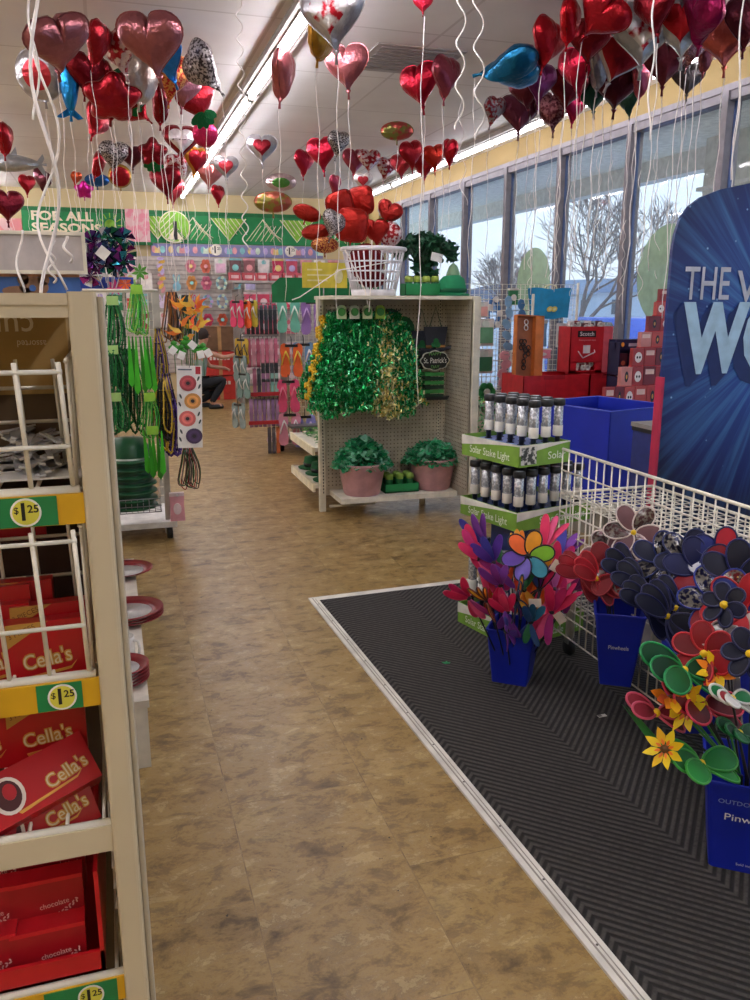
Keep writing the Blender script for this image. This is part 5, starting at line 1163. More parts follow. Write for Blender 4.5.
for k in range(7):
    q = thing('bowler_hat', 'dark green plastic bowler hat in the wire basket, %s of the stack' % ('topmost' if k == 6 else ordn(k)+' from the bottom'), 'hat', (.07, 5.60, .285+.052*k), 0)
    MB().lathe([(.165, .012), (.17, 0), (.14, .0), (.135, .04), (.13, .1), (.09, .15), (0, .16)], BG, 28).build('hat_body', q)
    MB().lathe([(.1375, .01), (.138, .03)], M('#b9c6bb', .3, .3) if k == 6 else M('#0c3f22', .4), 28).build('hat_band', q)
def strands(name, lab, cat, px, pyt, pyb, Y, cols, n, w_, rad=.006, kind='beads', card=None):
    """a bunch of strands hanging from a hook, top pixel row pyt to bottom pixel row pyb"""
    a = at(px, pyt, Y=Y); b_ = at(px, pyb, Y=Y); L = a.z-b_.z; r = thing(name, lab, cat, a); s = MB()
    for k in range(n):
        c = cols[k % len(cols)]; m_ = M(c, .3, .3 if kind != 'tie' else 0)
        o = (k/(max(1, n-1))-.5)*w_; ww = .02+.012*random.random(); LL = L*random.uniform(.85, 1); dy = random.uniform(-.05, .02)
        if kind == 'tie':
            s.prism([(-.004, -LL*.1), (.004, -LL*.1), (.019, -LL*.92), (0, -LL), (-.019, -LL*.92)], .004, m_, FR((o, dy, 0), (1, 0, 0), (0, 0, 1)) @ RZ(random.uniform(-.05, .05)))
        else:
            P = []
            for j in range(17):
                t = j/16*2*PI; P.append((o*(.5+.5*abs(math.sin(t/2)))+ww*math.sin(t)*(1+.3*math.sin(t*2)), dy*math.sin(t/2), -LL*(math.sin(t/2)**1.0)+.003*math.sin(9*t)))
            s.tube(P, rad, m_, 5)
            if kind == 'beads':
                for j in range(0, 17, 1): s.lathe([(0, -rad*1.9), (rad*1.9, 0), (0, rad*1.9)], m_, 5, TR(P[j]))
    s.build('strand', r)
    MB().tube([(0, .25, .01), (0, -.03, .0), (0, -.045, .015)], .0035, STEEL, 5).build('hook', r)
    if card: MB().box(-.035, .035, -.006, -.002, -.055, .0, M(card, .5), TR(0, -.045, 0)).build('header_card', r)
    return r
random.seed(15)
GD = ['#175a30', '#1f7a3c', '#0f4424', '#2a8a48']
strands('bead_necklaces', 'dark green bead necklaces hanging in the top row at the left of the bead rack', 'necklace', 112, 296, 355, 5.5, GD, 6, .09, card='#a9cf7a')
strands('bead_necklaces', 'bright lime glitter bow ties hanging in the top row of the bead rack', 'necklace', 136, 285, 338, 5.45, ['#58c24a', '#8fd05a', '#2fae4a'], 9, .09, .004, 'beads', '#8ec63f')
strands('green_neckties', 'bright green neckties hanging in the middle of the bead rack', 'tie', 139, 330, 395, 5.42, ['#3fb52a', '#257a1c', '#48c030', '#2f9022'], 7, .13, kind='tie')
strands('green_neckties', 'bright green neckties hanging low on the bead rack', 'tie', 152, 425, 482, 5.42, ['#3fb52a', '#2a8a1e'], 5, .11, kind='tie', card='#8ec63f')
strands('green_tassels', 'green elastic suspenders hanging above the low neckties', 'necklace', 149, 392, 440, 5.43, ['#2f9a3a', '#58c24a'], 7, .09, .0035, 'cord', '#8ec63f')
strands('bead_necklaces', 'dark green bead necklaces hanging in the second row at the left of the bead rack', 'necklace', 112, 345, 400, 5.5, GD, 7, .11, card='#a9cf7a')
strands('bead_necklaces', 'dark green bead necklaces hanging in the third row at the left of the bead rack', 'necklace', 115, 392, 435, 5.5, GD+['#46a05a'], 7, .12, card='#a9cf7a')
strands('bead_necklaces', 'deep green bead necklaces hanging close behind the neckties', 'necklace', 128, 350, 435, 5.6, GD, 8, .14)
strands('bead_necklaces', 'gold and black bead necklaces hanging at the right corner of the bead rack', 'necklace', 158, 330, 400, 5.5, ['#b9993a', '#2a2426', '#5a3a8a'], 7, .06)
strands('bead_necklaces', 'purple and gold bead necklaces hanging below the gold and black ones', 'necklace', 166, 375, 455, 5.48, ['#5a3a9a', '#c9a83a', '#221d22'], 9, .08)
strands('bead_necklaces', 'long purple bead necklaces hanging lowest at the right corner', 'necklace', 172, 400, 462, 5.46, ['#4f3590', '#6a4ab0', '#3a2a6a'], 5, .05)
strands('bead_necklaces', 'black and gold bead necklaces hanging beside the sticker sheet', 'necklace', 160, 380, 440, 5.44, ['#1d1a1c', '#c9a83a', '#1d1a1c'], 8, .08)
strands('stick_bundle', 'orange and brown feather stick bundle in the top row right of the bead rack', 'decoration', 171, 292, 345, 5.75, ['#8a5a3a', '#c98a4a', '#3a2f2a'], 9, .12, .005, 'cord')
strands('stick_bundle', 'dark green and blue stick bundle right of the feather sticks', 'decoration', 186, 295, 350, 5.8, ['#2a4a3a', '#1f2f4a', '#3a3a3a'], 9, .1, .005, 'cord')
strands('flower_stems', 'red and green artificial flower stems below the sticker sheet', 'flower', 188, 448, 490, 5.75, ['#5a3a3a', '#2f5a3a', '#8a2a2a', '#777270'], 10, .12, .004, 'cord')
o = pack('bag', .1, .2, '#e7a6b4', '#e9d6da', None).build('floral_pouch'); o.location = at(177, 506, Y=5.7); tag(o, 'small pink floral pouch hanging lowest on the bead rack', 'bag')
# foil flames, shamrock lollipops, sticker sheet
r = thing('foil_flower_cluster', 'orange and yellow foil flame flower cluster hanging right of the bead rack', 'decoration', at(190, 322, Y=5.6))
s = MB(); random.seed(6)
for k in range(26):
    c = Vector((random.uniform(-.08, .09), random.uniform(-.05, .03), random.choice((-.05, .07))+random.uniform(-.03, .03)))
    s.prism([(0, 0), (.018, .03), (.008, .07), (.02, .11), (-.006, .08), (-.018, .04)], .002, M(random.choice(['#f0a02a', '#f2c04a', '#e8782a', '#f5d070', '#e8602a']), .35), TR(c) @ Euler((PI/2+random.uniform(-.5, .5), random.uniform(-2.2, 1.2), random.uniform(-.5, .5))).to_matrix().to_4x4())
s.build('foil_petals', r); q = MB()
for k in range(6): q.tube([(-.05+k*.02, 0, .05), (-.03+k*.012, .05, -.3)], .003, M('#3f7a3a', .5), 4)
q.build('stem', r)
for k, (px, py) in enumerate(((174, 346), (181, 350), (190, 345), (197, 349), (203, 348), (186, 341))):
    r = thing('shamrock_pick', 'green puffy shamrock pick with white tag hanging right of the bead rack, %s of six' % ordn(k), 'decoration', at(px, py, Y=5.5))
    s = MB()
    for j in range(3): a = j*2*PI/3+PI/2; s.lathe([(0, -.018), (.018, -.008), (.022, 0), (.018, .008), (0, .018)], M('#3f9a34', .35), 10, TR(.018*math.cos(a), 0, .018*math.sin(a)))
    s.build('leaf', r); MB().tube([(0, 0, -.02), (.003, .02, -.18)], .003, M('#3f7a3a', .5), 4).build('stem', r)
    if k in (0, 1, 3, 4, 5): MB().box(-.022, .022, -.001, .001, -.06, -.01, WHITE, TR(.012, -.03, 0) @ RY(.7-.3*k)).build('paper_tag', r)
p0 = at(174, 366, Y=5.35); p1 = at(205, 447, Y=5.35)
r = thing('sticker_sheet', 'white sticker sheet with four large round flowers hanging by the aisle', 'stickers', ((p0.x+p1.x)/2, 5.35, (p0.z+p1.z)/2), 0)
r.rotation_euler = (0, math.radians(2), 0); w_, h_ = (p1.x-p0.x)*.93, p0.z-p1.z
MB().box(-w_/2, w_/2, 0, .003, -h_/2, h_/2, WHITE).box(w_*.25, w_*.45, -.002, 0, h_*.4, h_*.49, M('#b5303c', .5)).box(-w_*.45, w_*.1, -.002, 0, h_*.445, h_*.46, M('#4a5668', .5)).build('sheet', r)
q = MB()
for k, (c, x) in enumerate((('#a8484f', -.06), ('#cf9150', .12), ('#d9706a', -.1), ('#4a3a5c', .16))):
    z = h_*(.29-.215*k); x = x*w_
    for R_, cc, dy in ((w_*.34, c, .002), (w_*.24, '#%02x%02x%02x' % tuple(min(255, int(int(c[i:i+2], 16)*1.2)) for i in (1, 3, 5)), .003), (w_*.14, c, .004), (w_*.08, '#2f2a30', .005)): q.disc(R_, R_*.95, .0005, M(cc, .5), wfr(x, z, -dy), 18)
    sx = 1 if x < 0 else -1
    for j in range(2): q.disc(w_*.04, w_*.11, .0005, M('#3f4a4a', .5), wfr(sx*w_*(.36+.04*j), z+(.03-.05*j), -.002) @ RZ(-.4*sx), 8)
q.build('flower_stickers', r)
MB().tube([(0, .3, h_/2+.0), (0, -.02, h_/2-.01), (0, -.03, h_/2+.01)], .003, STEEL, 5).build('hook', r)
# foil pinwheel bouquet on top of the bead rack
random.seed(19)
bb = thing('blue_box', 'blue cardboard box on top of the bead rack under the foil flowers', 'box', (0.02, 5.9, 1.69))
MB().box(-.2, .16, 0, .25, 0, .09, M('#1c3aa0', .5)).build('carton', bb); MB().box(-.2, .16, -.003, 0, .075, .09, M('#3a5ac0', .5)).build('rim_edge', bb)
fc = ['#4a2a6a', '#2a7a8a', '#1f6a4a', '#6a2a7a', '#c9c9d0', '#2a3a5a', '#3a9ab0', '#8a2a7a']
for k in range(13):
    px = 92+(k % 4)*11+random.uniform(-3, 3); py = 240+(k//4)*12+random.uniform(-3, 3); p = at(px, py, Y=5.85-.03*(k % 3)); 
    r = thing('foil_pinwheel', '%s foil pinwheel above the bead rack, %s of thirteen from the top left' % (['purple', 'teal', 'green', 'violet', 'silver', 'navy', 'aqua', 'plum'][k % 8], ordn(k)), 'pinwheel', p, 0, 'foil pinwheels on top of the bead rack')
    s = MB(); F_ = FR((0, 0, 0), (1, 0, 0), (0, 0, 1)) @ Euler((random.uniform(-.6, .6), random.uniform(-.6, .6), random.random()*3)).to_matrix().to_4x4()
    for j in range(8):
        c = fc[(k+(j % 2)*3) % 8]; s.add([(0, 0, 0), (.075, 0, .0), (.06, .045, .02), (.02, .02, .025)], [(0, 1, 2, 3), (3, 2, 1, 0)], M(c, .15, .8), F_ @ RZ(j*PI/4))
    s.build('foil_blades', r)
    q = MB(); q.tube([(0, .02, 0), ((.02-p.x)*.6, .06, 1.71-p.z)], .003, WHITE, 4); q.build('stick', r)
o = MB().box(-.035, .035, -.002, .002, -.035, .035, M('#ded7cc', .5), RY(.7)).build('price_tag'); o.location = at(103, 253, Y=5.7); tag(o, 'white diamond price tag among the foil pinwheels', 'tag')
for k, (px, py, c, lab) in enumerate(((115, 287, '#e23a8a', 'hot pink artificial flower'), (125, 284, '#f2662a', 'orange artificial flower'), (140, 272, '#5fae3a', 'lime green flower'), (122, 277, '#d9a6b4', 'pale pink flower'))):
    r = thing('artificial_flower', lab+' sticking up over the top of the bead rack', 'flower', at(px, py, Y=5.9)); s = MB()
    for j in range(7): a = j*2*PI/7; s.prism([(0, 0), (.012, .03), (0, .06), (-.012, .03)], .002, M(c, .5), FR((0, 0, 0), (1, 0, 0), (0, 0, 1)) @ RZ(a))
    s.build('petals', r); MB().tube([(0, 0, 0), (0, .03, -.12)], .003, M('#3f7a3a', .5), 4).build('stem', r)

# ================================================================ SANDAL RACK
FFX, FFY = 1.80, 9.0
fr_ = thing('sandal_rack', 'white wheeled rack hung with flip flops at the end of the aisle', 'rack', (0, 0, 0))
MB().box(FFX-.03, FFX+.03, FFY-.03, FFY+.03, .12, 1.66, M('#b9b7b2', .35, .4)).build('corner_post', fr_)
MB().box(2.55, 2.6, FFY-.02, FFY+.02, .12, 1.66, M('#b9b7b2', .35, .4)).build('corner_post', fr_)
s = MB()
for k in range(16): s.tube([(FFX+k*.05, FFY+.02, .25), (FFX+k*.05, FFY+.02, 1.66)], .004, WIRE, 4)
for k in range(24): s.tube([(FFX, FFY+.02, .25+k*.06), (FFX+.75, FFY+.02, .25+k*.06)], .004, WIRE, 4)
s.build('wire_grid', fr_)
MB().box(FFX-.06, FFX+.85, FFY-.1, FFY+.5, .1, .14, CREAM).box(FFX-.09, FFX+.05, FFY-.1, FFY+.2, .1, .17, CREAM).build('base_frame', fr_)
MB().box(FFX, FFX+.8, FFY-.35, FFY, .3, .325, M('#6d6f70', .4, .3)).build('lower_shelf', fr_)
for x in (FFX-.04, FFX+.7): MB().lathe([(.01, -.02), (.04, -.02), (.048, -.012), (.048, .012), (.04, .02), (.01, .02)], BLACK, 16, TR(x, FFY-.02, .05) @ RY(PI/2)).build('caster_wheel', fr_)
SOLE = [(0, 0), (.03, .004), (.043, .03), (.041, .07), (.033, .12), (.036, .17), (.044, .21), (.036, .25), (.012, .265), (-.015, .255), (-.033, .22), (-.034, .16), (-.03, .1), (-.036, .05), (-.026, .012)]
def flips(lab, T, c, strap, big=True, grp=None):
    r = thing('flip_flops', lab, 'sandals', T=T, group=grp)
    for sx in (-1, 1):
        q = MB(); q.prism([(p[0]*sx, p[1]) for p in SOLE] if sx > 0 else [(p[0]*sx, p[1]) for p in reversed(SOLE)], .016, M(c, .6), TR(sx*.046, -.265, 0)); so = q.build('sole', r)
        st_ = MB().tube([(sx*.046, -.06, .017), (sx*.046-.02, -.11, .035), (sx*.046-.034, -.17, .018)], .006, M(strap, .5), 5).tube([(sx*.046, -.06, .017), (sx*.046+.02, -.11, .035), (sx*.046+.036, -.17, .018)], .006, M(strap, .5), 5).build('strap', r)
    MB().box(-.05, .05, -.03, -.01, .018, .024, BLACK).tube([(0, -.02, .02), (0, .03, .02), (0, .05, -.02)], .004, BLACK, 5).build('hanger', r)
    return r
FT = lambda x, y, z, a=0: FR((x, y, z), (math.cos(a), -math.sin(a), 0), (0, 0, 1))
FF = [(288, 298, '#6fbfa8', '#d9e6dc', 'mint green flip flops with a coral tip in the top row'), (311, 300, '#9a74b8', '#c9a8d8', 'lilac flip flops in the top row right of the mint pair'),
      (291, 343, '#e2622a', '#f0c84a', 'orange flip flops with yellow straps in the second row'), (303, 342, '#7aa0c8', '#e8d8d0', 'pale blue flip flops partly behind the tinsel in the second row'),
      (288, 379, '#e2507a', '#f08aa0', 'hot pink flip flops in the third row'), (289, 412, '#d98ea4', '#ece0e2', 'pink and white tie dye flip flops in the fourth row'), (304, 414, '#8f8ac8', '#d9c8d8', 'lavender flip flops low beside the tinsel')]
for px, py, c, st_, lab in FF:
    p = at(px, py, Y=FFY-.12); flips(lab, FT(p.x, FFY-.12-.02*(px % 3), p.z, .1), c, st_).scale = (1.38, 1.38, 1.38)
side_rows = [(1.60, ['#2b3038', '#23282f', '#343a44', '#2b3038', '#3a3f4a', '#262b33', '#30353f'], 'black', 0, .2), (1.25, ['#b9607a', '#c98a9a', '#b05a72', '#c0788c', '#a85068', '#c98a9a', '#b9607a'], 'rose pink', 1, .2), (1.05, ['#2b2d33', '#33353d', '#26282e', '#2b2d33'], 'charcoal', 2, .1), (.93, ['#8fb5ac', '#7aa89e', '#9a6a8a', '#8a5a80', '#3a3a44', '#b06a80'], 'teal and mauve', 3, .2), (.60, ['#9a7a9e', '#8a6a94', '#a88aae', '#7f5f8a', '#94749c', '#86668e', '#a07aa0'], 'mauve', 4, .2), (.28, ['#c96a3a', '#5a5258', '#4a444c'], 'grey and orange', 5, .1)]
for z, cl, wd, ri, _ in side_rows:
    for k, c in enumerate(cl):
        x = FFX-.07-.048*k
        o = MB(); o.prism(SOLE, .032, M(c, .6), TR(-.03, -.265, 0)); o.prism([(-a, b) for a, b in reversed(SOLE)], .032, M(c, .6), TR(.03, -.265, .001))
        o.tube([(0, -.06, .02), (.02, -.12, .04), (.03, -.17, .02)], .005, M('#d9c0cc', .5), 4); o.tube([(0, .02, .01), (0, -.03, .01)], .004, BLACK, 4)
        q = o.build('flip_flops'); q.matrix_local = FR((x, FFY-.06, z), (-.15, -1, 0), (0, 0, 1)); q.scale = (1.15, 1.15, 1.15)
        tag(q, 'edge on flip flops in the %s side row, %s from the rack post' % (wd, ordn(k)), 'sandals', 'flip flops in the %s side row' % wd)
for k, (z, x0) in enumerate(((1.6, 7), (1.25, 7), (.93, 6), (.60, 7))):
    MB().tube([(FFX, FFY, z+.02), (FFX-.44, FFY-.02, z+.02), (FFX-.45, FFY-.02, z+.04)], .005, STEEL, 5).build('hook_bar', fr_)
for k, (px, py, c, lb) in enumerate(((242, 338, '#c9a83a', 'yellow leopard patterned flip flops at the outer end of the side rows'), (240, 355, '#7d8f8c', 'large grey green flip flops at the outer end of the side rows'), (243, 372, '#6f8a84', 'large teal grey flip flops hanging lower at the outer end'), (238, 402, '#8a9a98', 'pale grey flip flops lowest at the outer end'), (236, 300, '#d93b6a', 'crimson flip flops at the outer end of the top side row'), (243, 301, '#e8602a', 'bright orange flip flops next to the crimson pair'), (249, 300, '#b9a83a', 'yellow patterned flip flops next to the orange pair'))):
    p = at(px, py, Y=FFY-.1); m_c = c; f_ = flips(lb, FT(p.x, FFY-.1-.02*k, p.z, .9), m_c, '#3a3a3a' if k == 0 else '#c9c9c4'); f_.scale = (1.05,)*3
MB().box(FFX-.42, FFX-.05, FFY-.14, FFY-.13, .64, .68, M('#b5252c', .5)).box(FFX-.42, FFX-.05, FFY-.14, FFY-.13, .33, .37, M('#b5252c', .5)).build('red_label_strip', fr_)
# low table of goods far in the aisle + stacked pink goods left of the sandals
r = thing('goods_stand', 'grey metal merchandise stand deep in the aisle behind the sandals', 'shelf', (2.05, 14.0, 0))
MB().box(-.02, .02, -.4, .4, 0, 1.85, M('#8f8a86', .5)).build('end_panel', r)
for z in (.3, .7, 1.1, 1.5): MB().box(.02, .9, -.4, .4, z, z+.03, M('#a39c96', .5)).build('shelf', r)
for k, (z, c) in enumerate(((.33, '#b9a8a0'), (.73, '#c98a94'), (1.13, '#d06a7a'), (1.53, '#d94a6a'))):
    for j in range(4):
        o = pack('bag', .2, .26, c, '#e6ccd0', None).build('party_bag'); o.location = (2.2+j*.22, 13.58, z+.14); tag(o, 'pink bag on the far stand, %s shelf up, %s from the left' % (ordn(k), ordn(j)), 'bag', 'bags on the far merchandise stand')
for j in range(7):
    o = MB().box(-.09, .09, -.15, 0, 0, .12, M('#cf5a62', .5)).box(-.06, .06, -.152, -.15, .03, .08, M('#ecc4c4', .5)).build('pink_box'); o.location = (2.0+j*.22, 13.9, 1.99); tag(o, 'pink red box in the high row behind the sandal rack, %s from the left' % ordn(j), 'box', 'pink boxes in the high row')
MB().box(-.1, 1.7, -.3, .3, 1.95, 1.985, M('#b9b2ac', .5)).box(-.1,-.07,-.3,.3,1.85,1.95,STEEL).build('top_shelf', r)
MB().box(1.55, 1.6, -.3, .3, 0, 1.95, M('#8f8a86', .5)).build('end_panel', r)
# ================================================================ PERSON
def person():
    r = thing('person', 'person in dark clothes crouching in the far aisle, one arm reaching to the right', 'person', (1.28, 13.3, 0))
    J = dict(pel=(0, 0, .40), sp=(.03, -.02, .62), ch=(.07, -.03, .84), nk=(.10, -.04, .98), hd=(.13, -.05, 1.08), ht=(.15, -.05, 1.2),
             sR=(.12, -.19, .9), eR=(.40, -.24, .80), wR=(.64, -.22, .86), hR=(.72, -.21, .88), sL=(.06, .14, .9), eL=(.22, .2, .64), wL=(.42, .12, .62), hL=(.48, .1, .61),
             hpR=(.02, -.11, .38), kR=(.42, -.16, .46), aR=(.18, -.15, .09), tR=(.36, -.16, .035), hpL=(0, .11, .37), kL=(.40, .16, .30), aL=(.02, .16, .08), tL=(.18, .17, .03))
    def skin(name, names, edges, rad, m_):
        me = bpy.data.meshes.new(name); ix = {n_: i for i, n_ in enumerate(names)}
        me.from_pydata([J[n_] for n_ in names], [(ix[a], ix[b_]) for a, b_ in edges], []); me.materials.append(m_)
        o = bpy.data.objects.new(name, me); COL.objects.link(o)
        sm_ = o.modifiers.new('s', 'SKIN'); 
        for i, n_ in enumerate(names): me.skin_vertices[0].data[i].radius = (rad[n_], rad[n_]); 
        me.skin_vertices[0].data[0].use_root = True; sm_.use_smooth_shade = True
        o.modifiers.new('u', 'SUBSURF').levels = 1; o.modifiers['u'].render_levels = 2
        dg = bpy.context.evaluated_depsgraph_get(); dg.update(); nm = bpy.data.meshes.new_from_object(o.evaluated_get(dg)); nm.name = name
        bpy.data.objects.remove(o); q = bpy.data.objects.new(name, nm); COL.objects.link(q); q.parent = r
        if not nm.materials: nm.materials.append(m_)
        for p in nm.polygons: p.use_smooth = True
        return q
    SK = M('#b98a72', .5)
    for side, d in (('R', 1), ('L', 1)):
        h = Vector(J['h'+side]); w_ = Vector(J['w'+side]); ax = (h-w_).normalized()
        for f_i in range(5):
            o_ = Vector((0, 0, 1)).cross(ax)*(f_i-2)*.017 if f_i < 4 else Vector((0, 0, -.02))
            L = [.055, .065, .062, .05, .045][f_i]
            J['a%s%d' % (side, f_i)] = tuple(h+o_*.8+ax*.01); J['b%s%d' % (side, f_i)] = tuple(h+o_*1.1+ax*L*.6+Vector((0, 0, -.004))); J['c%s%d' % (side, f_i)] = tuple(h+o_*1.2+ax*L+Vector((0, 0, -.02)))
    names = ['pel', 'sp', 'ch', 'nk', 'hd', 'ht']+[a+b_ for b_ in 'RL' for a in ('s', 'e', 'w', 'h')]+[a+b_ for b_ in 'RL' for a in ('hp', 'k', 'a', 't')]
    rad = dict(pel=.13, sp=.115, ch=.13, nk=.05, hd=.08, ht=.065)
    for b_ in 'RL': rad.update({'s'+b_: .052, 'e'+b_: .038, 'w'+b_: .027, 'h'+b_: .032, 'hp'+b_: .09, 'k'+b_: .058, 'a'+b_: .04, 't'+b_: .035})
    ed = [('pel', 'sp'), ('sp', 'ch'), ('ch', 'nk'), ('nk', 'hd'), ('hd', 'ht')]
    for b_ in 'RL':
        ed += [('ch', 's'+b_), ('s'+b_, 'e'+b_), ('e'+b_, 'w'+b_), ('w'+b_, 'h'+b_), ('pel', 'hp'+b_), ('hp'+b_, 'k'+b_), ('k'+b_, 'a'+b_), ('a'+b_, 't'+b_)]
        for f_i in range(5):
            names += ['%s%s%d' % (a, b_, f_i) for a in 'abc']; ed += [('h'+b_, 'a%s%d' % (b_, f_i)), ('a%s%d' % (b_, f_i), 'b%s%d' % (b_, f_i)), ('b%s%d' % (b_, f_i), 'c%s%d' % (b_, f_i))]
            for a, rr in zip('abc', (.010, .009, .008)): rad['%s%s%d' % (a, b_, f_i)] = rr
    skin('body', names, ed, rad, SK)
    J2 = {}
    def grow(nl, el, k_, nm, c):
        rd = {n_: rad[n_]*k_+.008 for n_ in nl}; return skin(nm, nl, el, rd, M(c, .8))
    grow(['sp', 'pel', 'ch', 'sR', 'sL'], [('pel', 'sp'), ('sp', 'ch'), ('ch', 'sR'), ('ch', 'sL')], 1.06, 'shirt', '#8fa39a')
    grow(['pel', 'hpR', 'kR', 'aR', 'hpL', 'kL', 'aL'], [('pel', 'hpR'), ('hpR', 'kR'), ('kR', 'aR'), ('pel', 'hpL'), ('hpL', 'kL'), ('kL', 'aL')], 1.08, 'trousers', '#16181f')
    for b_ in 'RL': q = MB().lathe([(0, 0), (.045, 0), (.05, .03), (.04, .07), (0, .085)], BLACK, 12, TR(*(Vector(J['a'+b_])+Vector((.08, 0, -.09)))) @ Matrix.Diagonal((2.4, 1, 1, 1))).build('shoe', r)
    H = MB(); H.lathe([(0, .105), (.05, .095), (.085, .05), (.092, 0), (.085, -.05), (.05, -.08), (0, -.08)], M('#2a1d18', .7), 16, TR(.11, -.045, 1.15)); H.build('hair', r)
    F_ = MB(); hx = .215
    F_.lathe([(0, -.012), (.011, 0), (0, .03)], SK, 8, TR(hx+.005, -.05, 1.12)).lathe([(0, -.008), (.008, 0), (0, .008)], BLACK, 8, TR(hx-.01, -.075, 1.15)).lathe([(0, -.008), (.008, 0), (0, .008)], BLACK, 8, TR(hx-.01, -.025, 1.15)).box(-.004, .004, -.02, .02, -.004, .004, M('#8a4a44', .5), TR(hx-.006, -.05, 1.085))
    F_.build('face_features', r)
person()
# ================================================================ FOIL BALLOONS
def outl(kind, N=44):
    P = []
    for i in range(N):
        t = 2*PI*i/N
        if kind == 'heart': x = 16*math.sin(t)**3/33; y = (13*math.cos(t)-5*math.cos(2*t)-2*math.cos(3*t)-math.cos(4*t))/33+.03; y += .075*math.exp(-(x/.13)**2)*(1 if y > 0 else 0); P.append((x, y))
        elif kind == 'round': P.append((.48*math.sin(t), .48*math.cos(t)))
        elif kind == 'star': q = .5 if (i*10//N) % 2 == 0 else .5; rr = .42+.07*math.cos(5*t); P.append((rr*math.sin(t), rr*math.cos(t)))
        elif kind == 'oval': P.append((.5*math.sin(t), .27*math.cos(t)))
        elif kind == 'fish':
            P.append(((.17+.05*math.cos(t))*math.sin(t), .52*math.cos(t)))
        elif kind == 'square': P.append((.42*math.copysign(abs(math.sin(t))**.55, math.sin(t)), .42*math.copysign(abs(math.cos(t))**.55, math.cos(t))))
    return P
BM = {}
def foil_mesh(kind, c1, c2, inner):
    if inner == -1: c1, c2, inner = c2, c1, (.8 if c1 == R2 and c2 == '#e3dfe0' else .66)
    k = (kind, c1, c2, inner)
    if k in BM: return BM[k]
    O = outl(kind); N = len(O); R_ = 7; s = MB(); T = .2 if kind != 'oval' else .15
    v = []; f1 = []; f2 = []
    for sg in (1, -1):
        b0 = len(v)
        for j in range(R_+1):
            q = 1-(j/R_)**1.6 if j < R_ else 0; rr = q
            for i, (x, y) in enumerate(O):
                wr = .016*math.cos(i*2*PI/N*(N/4))*rr**3
                z = T*math.sqrt(max(0, 1-rr**2.6))*(1 if j < R_ else 1)+wr
                v.append((x*rr, y*rr+.0, sg*max(z, .0)))
        for j in range(R_):
            for i in range(N):
                a, b_ = b0+j*N+i, b0+j*N+(i+1) % N; c, d = b_+N, a+N
                q = (a, b_, c, d) if sg < 0 else (d, c, b_, a)
                ((f2 if (1-(j/R_)**1.6) > inner else f1)).append(q)
    m1 = c1 if not isinstance(c1, str) else foil(c1); m2 = c2 if not isinstance(c2, str) else foil(c2)
    s.add(v, f2+f1, m1, None, True)
    # crimped seam
    ys = min(y for x, y in O)
    s.prism([(x*1.045, y*1.045) for x, y in O], .0025, m2, TR(0, 0, -.00125))
    # neck
    s.tube([(0, ys+.03, 0), (0, ys-.04, 0), (0, ys-.15, .01)], [.06, .02, .03], m2, 8)
    if kind == 'fish':
        s.prism([(0, -.42), (.22, -.60), (.12, -.63), (0, -.56), (-.14, -.63), (-.26, -.62)], .03, m1, TR(0, 0, -.015)).prism([(.12, .1), (.34, -.06), (.15, -.08)], .02, m1)
    o = s.build('foil_proto'); me = o.data; bpy.data.objects.remove(o)
    i2 = s.mats.index(m2)
    for k_ in range(len(f2)): me.polygons[k_].material_index = i2
    BM[k] = (me, -ys+.12); return BM[k]
SPOT = lambda a, b_: foil(a, .3, h2=b_, scale=9, pat='spots')
R1, R2, R3, RP, MAR, MAG, SIL_, PNK = '#9c1a26', '#7c1420', '#b0323c', '#9a5c60', '#5c2632', '#8a2458', '#a8a5a7', '#a86a74'
RSV = foil('#a3222e', .3, h2='#c9b4b6', scale=7); SRS = foil('#c3bfc0', .3, h2='#9a1826', scale=5); LEO = foil('#b9b2b0', .35, h2='#3f3638', scale=22)
